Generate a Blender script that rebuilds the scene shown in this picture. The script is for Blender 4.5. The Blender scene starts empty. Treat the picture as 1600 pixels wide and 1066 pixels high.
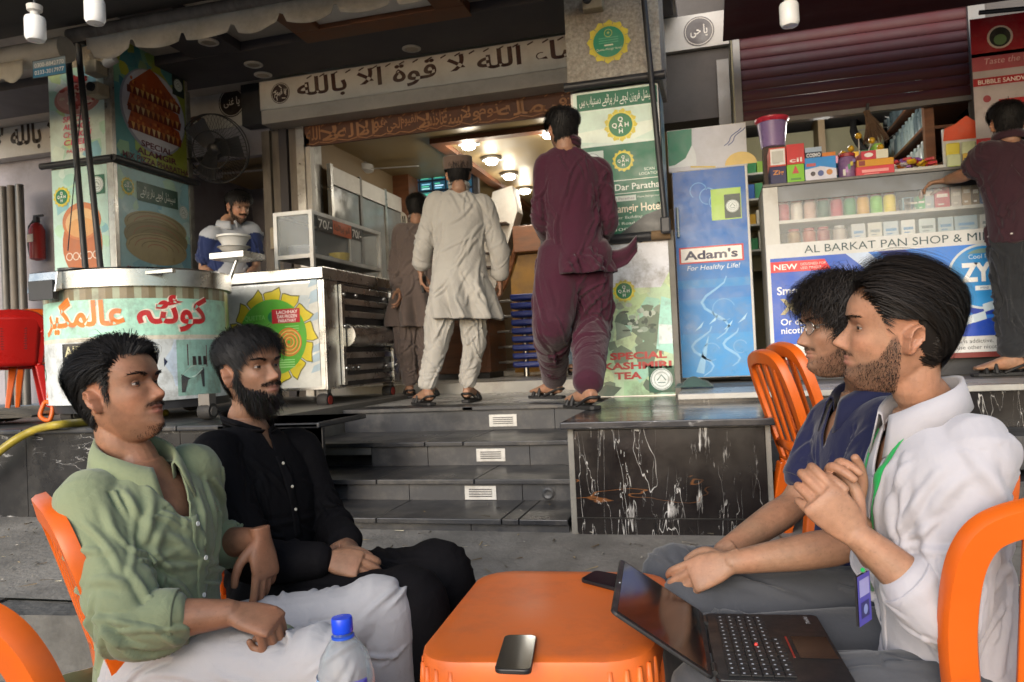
import bpy, bmesh, math, random
import numpy as np
from mathutils import Vector as V, Matrix, noise
from mathutils.bvhtree import BVHTree
R = math.radians
rnd = random.Random(7)
scene = bpy.context.scene
col = scene.collection
# ------------------------------------------------------------------ camera
CAMZ, YAW, PITCH, ROLL, FPX = 1.14, R(14.9), R(0.95), R(2.65), 1200.0
cam = bpy.data.objects.new('camera', bpy.data.cameras.new('camera')); col.objects.link(cam)
fw = V((-math.sin(YAW)*math.cos(PITCH), math.cos(YAW)*math.cos(PITCH), math.sin(PITCH)))
rt0 = V((math.cos(YAW), math.sin(YAW), 0)); up0 = rt0.cross(fw)
upc = up0*math.cos(ROLL)+rt0*math.sin(ROLL); rtc = fw.cross(upc)
cam.matrix_world = Matrix.Translation((0, 0, CAMZ)) @ Matrix((rtc, upc, -fw)).transposed().to_4x4()
cam.data.sensor_width = 36; cam.data.lens = FPX/1600*36; cam.data.clip_end = 500; cam.data.clip_start = .02
cam.data.dof.use_dof = True; cam.data.dof.focus_distance = 1.9; cam.data.dof.aperture_fstop = 9
scene.camera = cam
# ------------------------------------------------------------------ sky and sun (hazy, soft daylight)
SUN_EL, SUN_AZ = R(21), R(188)
world = bpy.data.worlds.new('World'); scene.world = world; world.use_nodes = True
nt = world.node_tree; sky = nt.nodes.new('ShaderNodeTexSky'); sky.sky_type = 'NISHITA'; sky.sun_disc = False
sky.sun_elevation = SUN_EL; sky.sun_rotation = SUN_AZ; sky.dust_density = 1.2; sky.air_density = 1.1; sky.ozone_density = .6
bg = nt.nodes['Background']; bg.inputs[1].default_value = .13; nt.links.new(sky.outputs[0], bg.inputs[0])
sl = bpy.data.lights.new('sun', 'SUN'); sl.energy = 1.5; sl.angle = R(50); sl.color = (1, .965, .945)
sun = bpy.data.objects.new('sun', sl); col.objects.link(sun)
sdir = V((math.sin(SUN_AZ)*math.cos(SUN_EL), math.cos(SUN_AZ)*math.cos(SUN_EL), math.sin(SUN_EL)))
sun.rotation_euler = sdir.to_track_quat('Z', 'Y').to_euler()
vs = scene.view_settings; vs.view_transform = 'Standard'; vs.look = 'None'; vs.gamma = 1; vs.exposure = 1.08
scene.cycles.use_denoising = True; scene.cycles.max_bounces = 8; scene.cycles.sample_clamp_indirect = 6
scene.cycles.caustics_reflective = False; scene.cycles.caustics_refractive = False
# ------------------------------------------------------------------ pixel helpers: a pixel is a direction, the distance is chosen
def ray(px, py):
    return fw*FPX+rtc*(px-800)-upc*(py-533)
def UY(px, py, Y):
    d = ray(px, py); return d*(Y/d.y)+V((0, 0, CAMZ))
def UZ(px, py, Z):
    d = ray(px, py); return d*((Z-CAMZ)/d.z)+V((0, 0, CAMZ))
def UD(px, py, D):
    return ray(px, py)*(D/FPX)+V((0, 0, CAMZ))
def hdir(r, d, z=0):                                   # direction from right / ahead / up of the viewer
    f0 = V((-math.sin(YAW), math.cos(YAW), 0)); return rt0*r+f0*d+V((0, 0, z))
# ------------------------------------------------------------------ materials
def srgb(h):
    if isinstance(h, str):
        h = h.lstrip('#'); h = [int(h[i:i+2], 16)/255 for i in (0, 2, 4)]
        return tuple((c/12.92 if c <= .04045 else ((c+.055)/1.055)**2.4) for c in h)
    return tuple(h)
MC = {}
def mat(name, c=(.5, .5, .5), rough=.6, metal=0, var=.2, scale=6, bump=.1, bscale=60, spec=.5, coat=0, trans=0,
        emit=0, vcol=False, sss=0, dirt=None, dirt_amt=.5, dirt_scale=2.5, alpha=1, stretch=None, ior=1.45, sheen=0):
    if name in MC: return MC[name]
    m = bpy.data.materials.new(name); m.use_nodes = True; MC[name] = m
    n = m.node_tree.nodes; L = m.node_tree.links; b = n['Principled BSDF']
    tc = n.new('ShaderNodeTexCoord'); src = tc.outputs['Object']
    if stretch:
        mp = n.new('ShaderNodeMapping'); mp.inputs['Scale'].default_value = stretch; L.new(src, mp.inputs[0]); src = mp.outputs[0]
    if vcol:
        a = n.new('ShaderNodeAttribute'); a.attribute_name = 'Col'; base = a.outputs['Color']
    else:
        q = n.new('ShaderNodeRGB'); q.outputs[0].default_value = (*srgb(c), 1); base = q.outputs[0]
    if var:
        nz = n.new('ShaderNodeTexNoise'); nz.inputs['Scale'].default_value = scale; nz.inputs['Detail'].default_value = 7
        nz.inputs['Roughness'].default_value = .62; L.new(src, nz.inputs['Vector'])
        mr = n.new('ShaderNodeMapRange'); mr.inputs[1].default_value = .3; mr.inputs[2].default_value = .7
        mr.inputs[3].default_value = 1-var; mr.inputs[4].default_value = 1+var*.6; L.new(nz.outputs[0], mr.inputs[0])
        mx = n.new('ShaderNodeVectorMath'); mx.operation = 'SCALE'; L.new(base, mx.inputs[0]); L.new(mr.outputs[0], mx.inputs['Scale'])
        base = mx.outputs[0]
        mr2 = n.new('ShaderNodeMapRange'); mr2.inputs[1].default_value = .3; mr2.inputs[2].default_value = .7
        mr2.inputs[3].default_value = max(0, rough-.12); mr2.inputs[4].default_value = min(1, rough+.12)
        L.new(nz.outputs[0], mr2.inputs[0]); L.new(mr2.outputs[0], b.inputs['Roughness'])
    else: b.inputs['Roughness'].default_value = rough
    if dirt:
        dn = n.new('ShaderNodeTexNoise'); dn.inputs['Scale'].default_value = dirt_scale; dn.inputs['Detail'].default_value = 9
        dn.inputs['Roughness'].default_value = .72; L.new(src, dn.inputs['Vector'])
        cr = n.new('ShaderNodeMapRange'); cr.inputs[1].default_value = .48; cr.inputs[2].default_value = .68; cr.inputs[4].default_value = dirt_amt
        L.new(dn.outputs[0], cr.inputs[0])
        mm = n.new('ShaderNodeMixRGB'); L.new(cr.outputs[0], mm.inputs[0]); L.new(base, mm.inputs[1]); mm.inputs[2].default_value = (*srgb(dirt), 1)
        base = mm.outputs[0]
    L.new(base, b.inputs['Base Color'])
    b.inputs['Metallic'].default_value = metal; b.inputs['Specular IOR Level'].default_value = spec
    b.inputs['Coat Weight'].default_value = coat; b.inputs['Transmission Weight'].default_value = trans; b.inputs['IOR'].default_value = ior
    b.inputs['Alpha'].default_value = alpha; b.inputs['Sheen Weight'].default_value = sheen
    if sss:
        b.inputs['Subsurface Weight'].default_value = sss; b.inputs['Subsurface Radius'].default_value = (1, .4, .2); b.inputs['Subsurface Scale'].default_value = .006
    if emit:
        L.new(base, b.inputs['Emission Color']); b.inputs['Emission Strength'].default_value = emit
    if bump:
        bn = n.new('ShaderNodeTexNoise'); bn.inputs['Scale'].default_value = bscale; bn.inputs['Detail'].default_value = 6; L.new(src, bn.inputs['Vector'])
        bp = n.new('ShaderNodeBump'); bp.inputs['Strength'].default_value = bump; bp.inputs['Distance'].default_value = .01
        L.new(bn.outputs[0], bp.inputs['Height']); L.new(bp.outputs[0], b.inputs['Normal'])
    return m
def fabric(name, c, rough=.85, thread=900, var=.12, wr=.25, vcol=False, sheen=.2):
    """woven cloth: fine thread bump plus soft wrinkle bump"""
    if name in MC: return MC[name]
    m = mat(name, c, rough=rough, var=var, scale=5, bump=0, spec=.25, sheen=sheen, vcol=vcol)
    n = m.node_tree.nodes; L = m.node_tree.links; b = n['Principled BSDF']; tc = n['Texture Coordinate']
    n1 = n.new('ShaderNodeTexNoise'); n1.inputs['Scale'].default_value = thread; n1.inputs['Detail'].default_value = 2; L.new(tc.outputs['Object'], n1.inputs['Vector'])
    n2 = n.new('ShaderNodeTexNoise'); n2.inputs['Scale'].default_value = 26; n2.inputs['Detail'].default_value = 4; n2.inputs['Distortion'].default_value = 1.2
    L.new(tc.outputs['Object'], n2.inputs['Vector'])
    b1 = n.new('ShaderNodeBump'); b1.inputs['Strength'].default_value = .25; b1.inputs['Distance'].default_value = .001; L.new(n1.outputs[0], b1.inputs['Height'])
    b2 = n.new('ShaderNodeBump'); b2.inputs['Strength'].default_value = wr; b2.inputs['Distance'].default_value = .012; L.new(n2.outputs[0], b2.inputs['Height'])
    L.new(b1.outputs[0], b2.inputs['Normal']); L.new(b2.outputs[0], b.inputs['Normal'])
    return m
def marble(name, base, vein, brown=None, rough=.22, stretch=(6, 6, 1.6), dust=None, dust_amt=.4, amt=1.0):
    if name in MC: return MC[name]
    m = mat(name, base, rough=rough, var=.3, scale=3, bump=.02, bscale=30, dirt=dust, dirt_amt=dust_amt, dirt_scale=4)
    n = m.node_tree.nodes; L = m.node_tree.links; b = n['Principled BSDF']; tc = n['Texture Coordinate']
    lk = [l for l in L if l.to_socket == b.inputs['Base Color']][0].from_socket
    def veins(scale, width, st, colr, inp, rot=(0, .35, 0), gate=None, dist=.9):
        mp = n.new('ShaderNodeMapping'); mp.inputs['Scale'].default_value = st; mp.inputs['Rotation'].default_value = rot; L.new(tc.outputs['Object'], mp.inputs[0])
        z = n.new('ShaderNodeTexNoise'); z.inputs['Scale'].default_value = scale; z.inputs['Detail'].default_value = 4; z.inputs['Distortion'].default_value = dist
        L.new(mp.outputs[0], z.inputs['Vector'])
        s = n.new('ShaderNodeMath'); s.operation = 'SUBTRACT'; s.inputs[1].default_value = .5; L.new(z.outputs[0], s.inputs[0])
        a = n.new('ShaderNodeMath'); a.operation = 'ABSOLUTE'; L.new(s.outputs[0], a.inputs[0])
        r = n.new('ShaderNodeMapRange'); r.inputs[1].default_value = width; r.inputs[2].default_value = width*.35; L.new(a.outputs[0], r.inputs[0])
        g = n.new('ShaderNodeTexNoise'); g.inputs['Scale'].default_value = 2.6; g.inputs['Detail'].default_value = 3; L.new(tc.outputs['Object'], g.inputs['Vector'])
        gr = n.new('ShaderNodeMapRange'); gr.inputs[1].default_value = gate or .46; gr.inputs[2].default_value = (gate or .46)+.1; gr.inputs[4].default_value = amt; L.new(g.outputs[0], gr.inputs[0])
        mu = n.new('ShaderNodeMath'); mu.operation = 'MULTIPLY'; L.new(r.outputs[0], mu.inputs[0]); L.new(gr.outputs[0], mu.inputs[1])
        mx = n.new('ShaderNodeMixRGB'); L.new(mu.outputs[0], mx.inputs[0]); L.new(inp, mx.inputs[1]); mx.inputs[2].default_value = (*srgb(colr), 1)
        return mx.outputs[0]
    def flecks(colr, inp):
        mp = n.new('ShaderNodeMapping'); mp.inputs['Scale'].default_value = (stretch[0]*1.6, stretch[1]*1.6, stretch[2]*1.2); mp.inputs['Rotation'].default_value = (0, .3, 0); L.new(tc.outputs['Object'], mp.inputs[0])
        z = n.new('ShaderNodeTexNoise'); z.inputs['Scale'].default_value = 2.2; z.inputs['Detail'].default_value = 9; z.inputs['Roughness'].default_value = .68; L.new(mp.outputs[0], z.inputs['Vector'])
        g = n.new('ShaderNodeTexNoise'); g.inputs['Scale'].default_value = 3.4; g.inputs['Detail'].default_value = 4; L.new(tc.outputs['Object'], g.inputs['Vector'])
        ad = n.new('ShaderNodeMath'); ad.operation = 'MULTIPLY_ADD'; ad.inputs[1].default_value = .75; L.new(g.outputs[0], ad.inputs[0]); L.new(z.outputs[0], ad.inputs[2])
        r = n.new('ShaderNodeMapRange'); r.inputs[1].default_value = 1.02; r.inputs[2].default_value = 1.13; r.inputs[4].default_value = .85*amt; L.new(ad.outputs[0], r.inputs[0])
        mx = n.new('ShaderNodeMixRGB'); L.new(r.outputs[0], mx.inputs[0]); L.new(inp, mx.inputs[1]); mx.inputs[2].default_value = (*srgb(colr), 1); return mx.outputs[0]
    o = flecks(vein, lk)
    if brown: o = veins(1.1, .005, (1.0, 1.0, 3.2), brown, o, gate=.5, dist=.4)
    amt *= .55; o = veins(1.1, .0028, stretch, vein, o, gate=.47, dist=.5)
    o = veins(2.6, .0035, stretch, vein, o, rot=(0, -.22, 0), gate=.52, dist=.35)
    L.new(o, b.inputs['Base Color']); return m
PRINT = mat('print_gloss', vcol=True, rough=.38, var=.12, scale=9, bump=.02, bscale=20, dirt='#8a8376', dirt_amt=.22, dirt_scale=5)
PRINTOLD = mat('print_worn', vcol=True, rough=.5, var=.2, scale=9, bump=.05, bscale=30, dirt='#6d675c', dirt_amt=.75, dirt_scale=6)
VCOL = mat('painted', vcol=True, rough=.5, var=.12, scale=10, bump=.03)
VPLAS = mat('plastic_coloured', vcol=True, rough=.32, var=.06, scale=10, bump=.01)
STEEL = mat('brushed_steel', (.56, .56, .55), rough=.3, metal=1, var=.28, scale=5, bump=.04, bscale=220, dirt=(.16, .13, .1), dirt_amt=.55, dirt_scale=3)
DKMET = mat('dark_metal', (.03, .03, .034), rough=.45, var=.3, scale=8, bump=.03)
GREYMET = mat('grey_metal', (.16, .155, .15), rough=.5, metal=.4, var=.3, scale=5, bump=.05, dirt=(.12, .09, .06), dirt_amt=.5)
GLASS = mat('clear_glass', (.8, .85, .85), rough=.06, alpha=.13, var=0, bump=0, spec=.8)
# ------------------------------------------------------------------ mesh building
class MB:
    def __init__(s): s.v = []; s.f = []; s.c = []; s.col = (.8, .8, .8)
    def add(s, vs, fs):
        b = len(s.v); s.v += [V(p) for p in vs]
        for f in fs: s.f.append([i+b for i in f]); s.c.append(s.col)
        return s
    def setc(s, c): s.col = srgb(c); return s
    def box(s, c, size, M=None, taper=None):
        x, y, z = [k/2 for k in size]; t = taper or 1
        p = [V((-x, -y, -z)), V((x, -y, -z)), V((x, y, -z)), V((-x, y, -z)), V((-x*t, -y*t, z)), V((x*t, -y*t, z)), V((x*t, y*t, z)), V((-x*t, y*t, z))]
        if M: p = [M @ q for q in p]
        return s.add([q+V(c) for q in p], [(3, 2, 1, 0), (4, 5, 6, 7), (0, 1, 5, 4), (1, 2, 6, 5), (2, 3, 7, 6), (3, 0, 4, 7)])
    def bb(s, a, b): a = V(a); b = V(b); return s.box((a+b)/2, [abs(k) for k in (b-a)])
    def hexa(s, a, b):                                  # two quads (lists of four points), bottom and top
        return s.add(list(a)+list(b), [(3, 2, 1, 0), (4, 5, 6, 7), (0, 1, 5, 4), (1, 2, 6, 5), (2, 3, 7, 6), (3, 0, 4, 7)])
    def tube(s, pts, rad, n=10, ref=None, cap=True, flat=1.0):
        pts = [V(p) for p in pts]; k = len(pts)
        rad = [rad]*k if isinstance(rad, (int, float)) else rad
        vs = []; fs = []; ref = V(ref) if ref else None; pu = None
        for i, p in enumerate(pts):
            t = (pts[min(i+1, k-1)]-pts[max(i-1, 0)]).normalized()
            if pu is None:
                u = ref if ref else (V((0, 0, 1)) if abs(t.z) < .9 else V((1, 0, 0)))
            else: u = pu
            w = t.cross(u).normalized(); u = w.cross(t).normalized(); pu = u
            for j in range(n):
                a = 2*math.pi*j/n; vs.append(p+(u*math.cos(a)*flat+w*math.sin(a))*rad[i])
        for i in range(k-1):
            for j in range(n):
                fs.append((i*n+j, i*n+(j+1) % n, (i+1)*n+(j+1) % n, (i+1)*n+j))
        if cap: fs.append(tuple(range(n))[::-1]); fs.append(tuple((k-1)*n+j for j in range(n)))
        return s.add(vs, fs)
    def lathe(s, prof, c=(0, 0, 0), n=24, M=None, cap=True):
        vs = []; fs = []; k = len(prof)
        for r, z in prof:
            for j in range(n):
                a = 2*math.pi*j/n; p = V((r*math.cos(a), r*math.sin(a), z)); vs.append((M @ p if M else p)+V(c))
        for i in range(k-1):
            for j in range(n): fs.append((i*n+j, i*n+(j+1) % n, (i+1)*n+(j+1) % n, (i+1)*n+j))
        if cap: fs.append(tuple(range(n))[::-1]); fs.append(tuple((k-1)*n+j for j in range(n)))
        return s.add(vs, fs)
    def prism(s, poly, off):                            # polygon (3-D points) extruded along off
        k = len(poly); off = V(off); vs = [V(p) for p in poly]+[V(p)+off for p in poly]
        return s.add(vs, [tuple(range(k))[::-1], tuple(range(k, 2*k))]+[(i, (i+1) % k, k+(i+1) % k, k+i) for i in range(k)])
    def grid(s, fn, nu, nv):
        vs = [fn(i/nu, j/nv) for j in range(nv+1) for i in range(nu+1)]
        return s.add(vs, [(j*(nu+1)+i, j*(nu+1)+i+1, (j+1)*(nu+1)+i+1, (j+1)*(nu+1)+i) for j in range(nv) for i in range(nu)])
    def ball(s, c, r, nu=16, nv=10, M=None):
        sc = V(r) if not isinstance(r, (int, float)) else V((r, r, r)); vs = []; fs = []
        for j in range(1, nv):
            t = math.pi*j/nv
            for i in range(nu):
                a = 2*math.pi*i/nu; p = V((math.sin(t)*math.cos(a)*sc.x, math.sin(t)*math.sin(a)*sc.y, math.cos(t)*sc.z)); vs.append((M @ p if M else p)+V(c))
        for j in range(nv-2):
            for i in range(nu): fs.append((j*nu+i, (j+1)*nu+i, (j+1)*nu+(i+1) % nu, j*nu+(i+1) % nu))
        t = V((0, 0, sc.z)); b = len(vs); vs += [(M @ t if M else t)+V(c), (M @ -t if M else -t)+V(c)]
        for i in range(nu): fs.append((b, i, (i+1) % nu)); fs.append((b+1, (nv-2)*nu+(i+1) % nu, (nv-2)*nu+i))
        return s.add(vs, fs)
    def mesh(s, name):
        me = bpy.data.meshes.new(name); me.from_pydata([tuple(p) for p in s.v], [], s.f); me.update()
        at = me.color_attributes.new('Col', 'FLOAT_COLOR', 'CORNER')
        ls = np.array([len(f) for f in s.f]); cs = np.ones((len(s.f), 4), np.float32); cs[:, :3] = np.array(s.c, np.float32)
        at.data.foreach_set('color', np.repeat(cs, ls, axis=0).ravel()); return me
def link(name, me, m, parent=None, smooth=False, bevel=0, sub=0, solid=0):
    o = bpy.data.objects.new(name, me); col.objects.link(o)
    if m and not me.materials: me.materials.append(m)
    if smooth:
        me.polygons.foreach_set('use_smooth', [True]*len(me.polygons))
    if solid: q = o.modifiers.new('solid', 'SOLIDIFY'); q.thickness = solid; q.offset = 0
    if bevel: q = o.modifiers.new('bevel', 'BEVEL'); q.width = bevel; q.segments = 2; q.limit_method = 'ANGLE'
    if sub: q = o.modifiers.new('sub', 'SUBSURF'); q.levels = sub; q.render_levels = sub
    if smooth == 'auto': me.set_sharp_from_angle(angle=R(40))
    if parent:
        o.parent = parent; M = Matrix.Translation(-parent.location)
        if parent.parent: M = Matrix()
        o.matrix_parent_inverse = M
    return o
def obj(name, mb, m, parent=None, **k):
    return link(name, mb.mesh(name), m, parent, **k)
def tag(o, label=None, cat=None, group=None, kind=None):
    if label: o['label'] = label
    if cat: o['category'] = cat
    if group: o['group'] = group
    if kind: o['kind'] = kind
    return o
def thing(name, label, cat, loc=(0, 0, 0), group=None):
    o = bpy.data.objects.new(name, None); o.empty_display_size = .1; o.location = loc; col.objects.link(o)
    return tag(o, label, cat, group)
def struct(name, mb, m, **k):
    return tag(obj(name, mb, m, **k), kind='structure')
def copy_tree(o, delta=None, rotz=None, parent=None):
    c = o.copy(); col.objects.link(c)
    if parent: c.parent = parent
    if delta is not None: c.location = c.location+V(delta)
    if rotz: c.rotation_euler.z += rotz
    for ch in o.children: copy_tree(ch, parent=c)
    return c
# ------------------------------------------------------------------ lettering and flat print
AF = {}
for a, s, k in (('ءآأؤإ', None, 0),):
    pass
def _af(ch, start, n): AF[ch] = (start, n)
for ch, st, k in (('ء', 0xFE80, 1), ('آ', 0xFE81, 2), ('أ', 0xFE83, 2), ('ؤ', 0xFE85, 2), ('إ', 0xFE87, 2), ('ئ', 0xFE89, 4), ('ا', 0xFE8D, 2), ('ب', 0xFE8F, 4),
                  ('ة', 0xFE93, 2), ('ت', 0xFE95, 4), ('ث', 0xFE99, 4), ('ج', 0xFE9D, 4), ('ح', 0xFEA1, 4), ('خ', 0xFEA5, 4), ('د', 0xFEA9, 2), ('ذ', 0xFEAB, 2),
                  ('ر', 0xFEAD, 2), ('ز', 0xFEAF, 2), ('س', 0xFEB1, 4), ('ش', 0xFEB5, 4), ('ص', 0xFEB9, 4), ('ض', 0xFEBD, 4), ('ط', 0xFEC1, 4), ('ع', 0xFEC9, 4),
                  ('غ', 0xFECD, 4), ('ف', 0xFED1, 4), ('ق', 0xFED5, 4), ('ك', 0xFED9, 4), ('ل', 0xFEDD, 4), ('م', 0xFEE1, 4), ('ن', 0xFEE5, 4), ('ه', 0xFEE9, 4),
                  ('و', 0xFEED, 2), ('ي', 0xFEF1, 4), ('پ', 0xFB56, 4), ('ٹ', 0xFB66, 4), ('چ', 0xFB7A, 4), ('ڑ', 0xFB8C, 2), ('ک', 0xFB8E, 4), ('گ', 0xFB92, 4),
                  ('ں', 0xFB9E, 2), ('ہ', 0xFBA6, 4), ('ھ', 0xFBAA, 4), ('ے', 0xFBAE, 2), ('ی', 0xFBFC, 4)): _af(ch, st, k)
def arabic(t):
    t = t.replace('لا', '\u0001'); AF['\u0001'] = (0xFEFB, 2); out = []
    for i, c in enumerate(t):
        if c not in AF: out.append(c); continue
        st, k = AF[c]; pv = i > 0 and t[i-1] in AF and AF[t[i-1]][1] == 4 and k > 1; nx = k == 4 and i+1 < len(t) and t[i+1] in AF and AF[t[i+1]][1] > 1
        out.append(chr(st+(3 if pv and nx else 1 if pv else 2 if nx else 0)))
    return ''.join(out[::-1])
TXT = {}
def text_mesh(s, bold=0):
    if (s, bold) not in TXT:
        c = bpy.data.curves.new('t', 'FONT'); c.body = s; c.size = 1; c.offset = bold; c.resolution_u = 3
        o = bpy.data.objects.new('t', c); col.objects.link(o); bpy.context.view_layer.update()
        me = bpy.data.meshes.new_from_object(o.evaluated_get(bpy.context.evaluated_depsgraph_get()))
        vs_ = [(v.co.x, v.co.y) for v in me.vertices]; fs_ = [tuple(p.vertices) for p in me.polygons]
        bpy.data.objects.remove(o); bpy.data.curves.remove(c); bpy.data.meshes.remove(me); TXT[(s, bold)] = (vs_, fs_)
    return TXT[(s, bold)]
class Print:
    """flat printed matter; x runs right, y runs up, layers stack towards the viewer"""
    def __init__(s, fn=None, o=None, u=None, v=None, step=.0007):
        s.mb = MB(); s.step = step
        if fn is None:
            o = V(o); u = V(u).normalized(); v = V(v).normalized(); n = u.cross(v).normalized()
            fn = lambda x, y, l: o+u*x+v*y+n*l
        s.fn = fn; s.l = 1
    def poly(s, pts, c, l=None):
        s.l = l or s.l; s.mb.setc(c); s.mb.add([s.fn(x, y, s.l*s.step) for x, y in pts], [tuple(range(len(pts)))]); return s
    def rect(s, x0, y0, x1, y1, c, l=None): return s.poly([(x0, y0), (x1, y0), (x1, y1), (x0, y1)], c, l)
    def circ(s, x, y, r, c, l=None, ry=None, n=28, a0=0, a1=360):
        ry = ry or r
        return s.poly([(x+r*math.cos(R(a0+(a1-a0)*i/n)), y+ry*math.sin(R(a0+(a1-a0)*i/n))) for i in range(n if a1-a0 == 360 else n+1)], c, l)
    def ring(s, x, y, r, w, c, l=None, n=32, a0=0, a1=360):
        s.l = l or s.l; s.mb.setc(c); pts = []
        for i in range(n+1):
            a = R(a0+(a1-a0)*i/n)
            for q in (r, r-w): pts.append(s.fn(x+q*math.cos(a), y+q*math.sin(a), s.l*s.step))
        s.mb.add(pts, [(2*i, 2*i+2, 2*i+3, 2*i+1) for i in range(n)]); return s
    def line(s, pts, w, c, l=None):
        s.l = l or s.l; s.mb.setc(c); vs_ = []
        for i, p in enumerate(pts):
            a = pts[max(i-1, 0)]; b = pts[min(i+1, len(pts)-1)]; dx, dy = b[0]-a[0], b[1]-a[1]; q = math.hypot(dx, dy) or 1
            ww = w if not callable(w) else w(i/(len(pts)-1))
            for sg in (1, -1): vs_.append(s.fn(p[0]-dy/q*ww/2*sg, p[1]+dx/q*ww/2*sg, s.l*s.step))
        s.mb.add(vs_, [(2*i, 2*i+1, 2*i+3, 2*i+2) for i in range(len(pts)-1)]); return s
    def text(s, t, x, y, h, c, l=None, al='l', w=None, bold=0, shear=0, ar=False, rot=0):
        s.l = l or s.l; vs_, fs_ = text_mesh(arabic(t) if ar else t, bold)
        if not vs_: return s
        x0 = min(p[0] for p in vs_); x1 = max(p[0] for p in vs_); y0 = min(p[1] for p in vs_); y1 = max(p[1] for p in vs_)
        if ar: k = h/(y1-y0); yb = y0
        else: k = h/.73; yb = 0
        kx = (w/(x1-x0)) if w else k; wd = (x1-x0)*kx; ox = x-(0 if al == 'l' else wd/2 if al == 'c' else wd)
        ca, sa = math.cos(rot), math.sin(rot); s.mb.setc(c); out = []
        for p in vs_:
            qx = (p[0]-x0)*kx+(p[1]-yb)*k*shear+ox-x; qy = (p[1]-yb)*k
            out.append(s.fn(x+qx*ca-qy*sa, y+qx*sa+qy*ca, s.l*s.step))
        s.mb.add(out, fs_); return s
    def sun(s, x, y, r, c_in, c_out, c_mid='#d8c84a', l=None, n=13, edge=None):
        l = l or s.l
        for i in range(n):
            a = 2*math.pi*i/n; da = math.pi/n*.92
            s.poly([(x+q*math.cos(t), y+q*math.sin(t)) for q, t in ((r*.8, a-da), (r*.96, a-da), (r*1.06, a-da*.3), (r*.93, a+da*.6), (r*.95, a+da), (r*.8, a+da))], c_out, l)
        s.circ(x, y, r*.83, c_mid, l+1); s.circ(x, y, r*.74, c_in, l+2); s.l = l+3; return s
    def done(s, name, m=PRINT, parent=None, back=None, thick=.004):
        return obj(name, s.mb, m, parent)
# ================================================================== SETTING
PAV0, PAV1 = .27, .36
GLY = 6.3
CONC = mat('street_concrete', (.2, .19, .175), rough=.85, var=.35, scale=3, bump=.5, bscale=40, dirt=(.07, .066, .06), dirt_amt=.6, dirt_scale=1.6)
PAVE = mat('pavement_concrete', (.215, .2, .178), rough=.85, var=.35, scale=4, bump=.45, bscale=55, dirt=(.09, .082, .07), dirt_amt=.6, dirt_scale=2.2)
mb = MB(); mb.grid(lambda u, v: V((-60+120*u, -80+140*v, 0)), 4, 4); struct('street', mb, CONC)
# pavement between kerb and steps, rising towards the building
mb = MB(); mb.grid(lambda u, v: V((-14+28*u, 2.42+(4.6-2.42)*v, PAV0+(PAV1-PAV0)*min(1, v*2.18/.9)+.006*noise.noise(V((u*40, v*7, 0))))), 120, 24)
pave = struct('pavement', mb, PAVE, smooth=True)
KST = mat('kerb_stone', (.11, .106, .098), rough=.9, var=.4, scale=7, bump=.8, bscale=30, dirt=(.06, .056, .05), dirt_amt=.7)
kr = bpy.data.objects.new('kerb', None); col.objects.link(kr); kr.location = (0, 2.3, 0); kr['kind'] = 'structure'
x = -5.2
while x < 4.2:
    w = rnd.uniform(.34, .6); mb = MB(); hh = PAV0+rnd.uniform(-.03, .012); y0 = 2.27+rnd.uniform(-.02, .03)
    def kf(p):
        q = V(p); n1 = noise.noise_vector(q*7)*.016+noise.noise_vector(q*19)*.006; return q+n1
    n = 5; vs_ = []
    for face in range(1):
        pts = [V((x+.006, y0, -.05)), V((x+w-.006, y0, -.05)), V((x+w-.006, 2.44, -.05)), V((x+.006, 2.44, -.05))]
    b2 = bmesh.new(); bmesh.ops.create_cube(b2, size=1); bmesh.ops.subdivide_edges(b2, edges=b2.edges, cuts=4, use_grid_fill=True)
    for v in b2.verts: v.co = kf(V((x+w/2+v.co.x*(w-.012), (y0+2.44)/2+v.co.y*(2.44-y0), (hh-.05)/2+v.co.z*(hh+.05))))
    me = bpy.data.meshes.new('kerb_stone'); b2.to_mesh(me); b2.free(); link('kerb_stone', me, KST, kr, smooth='auto'); x += w
# rubble lying on the street against the kerb
rb = 0
for i in range(9):
    p = V((-2.35+i*.13+rnd.uniform(-.05, .05), 2.13+rnd.uniform(-.09, .05), 0)); s = rnd.uniform(.04, .085)
    b2 = bmesh.new(); bmesh.ops.create_icosphere(b2, subdivisions=2, radius=1)
    for v in b2.verts:
        q = v.co.copy(); q *= .8+.35*noise.noise(q*1.4+V((i*7, 0, 0))); v.co = V((q.x*s*1.3, q.y*s, q.z*s*.8))+p+V((0, 0, s*.55))
    me = bpy.data.meshes.new('broken_stone'); b2.to_mesh(me); b2.free()
    tag(link('broken_stone', me, KST, smooth='auto'), 'rough grey broken stone lying on the street against the kerb', 'stone', 'broken stones along the kerb')

# ---- stairs: slabs of dark tile, treads proud of the risers
TILE = marble('dark_tile', (.026, .027, .031), (.16, .16, .165), rough=.36, stretch=(1.4, 6, 5), dust=(.14, .125, .105), dust_amt=.6, amt=.4)
RISE = mat('riser_tile', (.03, .031, .035), rough=.42, var=.3, scale=5, bump=.04, dirt=(.13, .12, .108), dirt_amt=.4, dirt_scale=7)
GROUT = mat('grout', (.2, .19, .17), rough=.9, var=.3, bump=.3)
YS = [3.28, 3.68, 4.12, 4.72]
zs = [UY(702, 809, YS[0]).z, UY(730, 748, YS[1]).z, UY(673, 690.5, YS[2]).z, UY(668, 637, YS[3]).z]
PLZ = zs[3]
YLF = 3.42; XL, XR = UY(345, 690, YLF).x+.025, UY(886, 740, 3.28).x; HOLE = {1: UY(543, 775, YS[1]).x, 2: UY(581, 720, YS[2]).x}
st = bpy.data.objects.new('stairs', None); col.objects.link(st); st.location = (XL, 3.3, .3); st['kind'] = 'structure'
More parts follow.
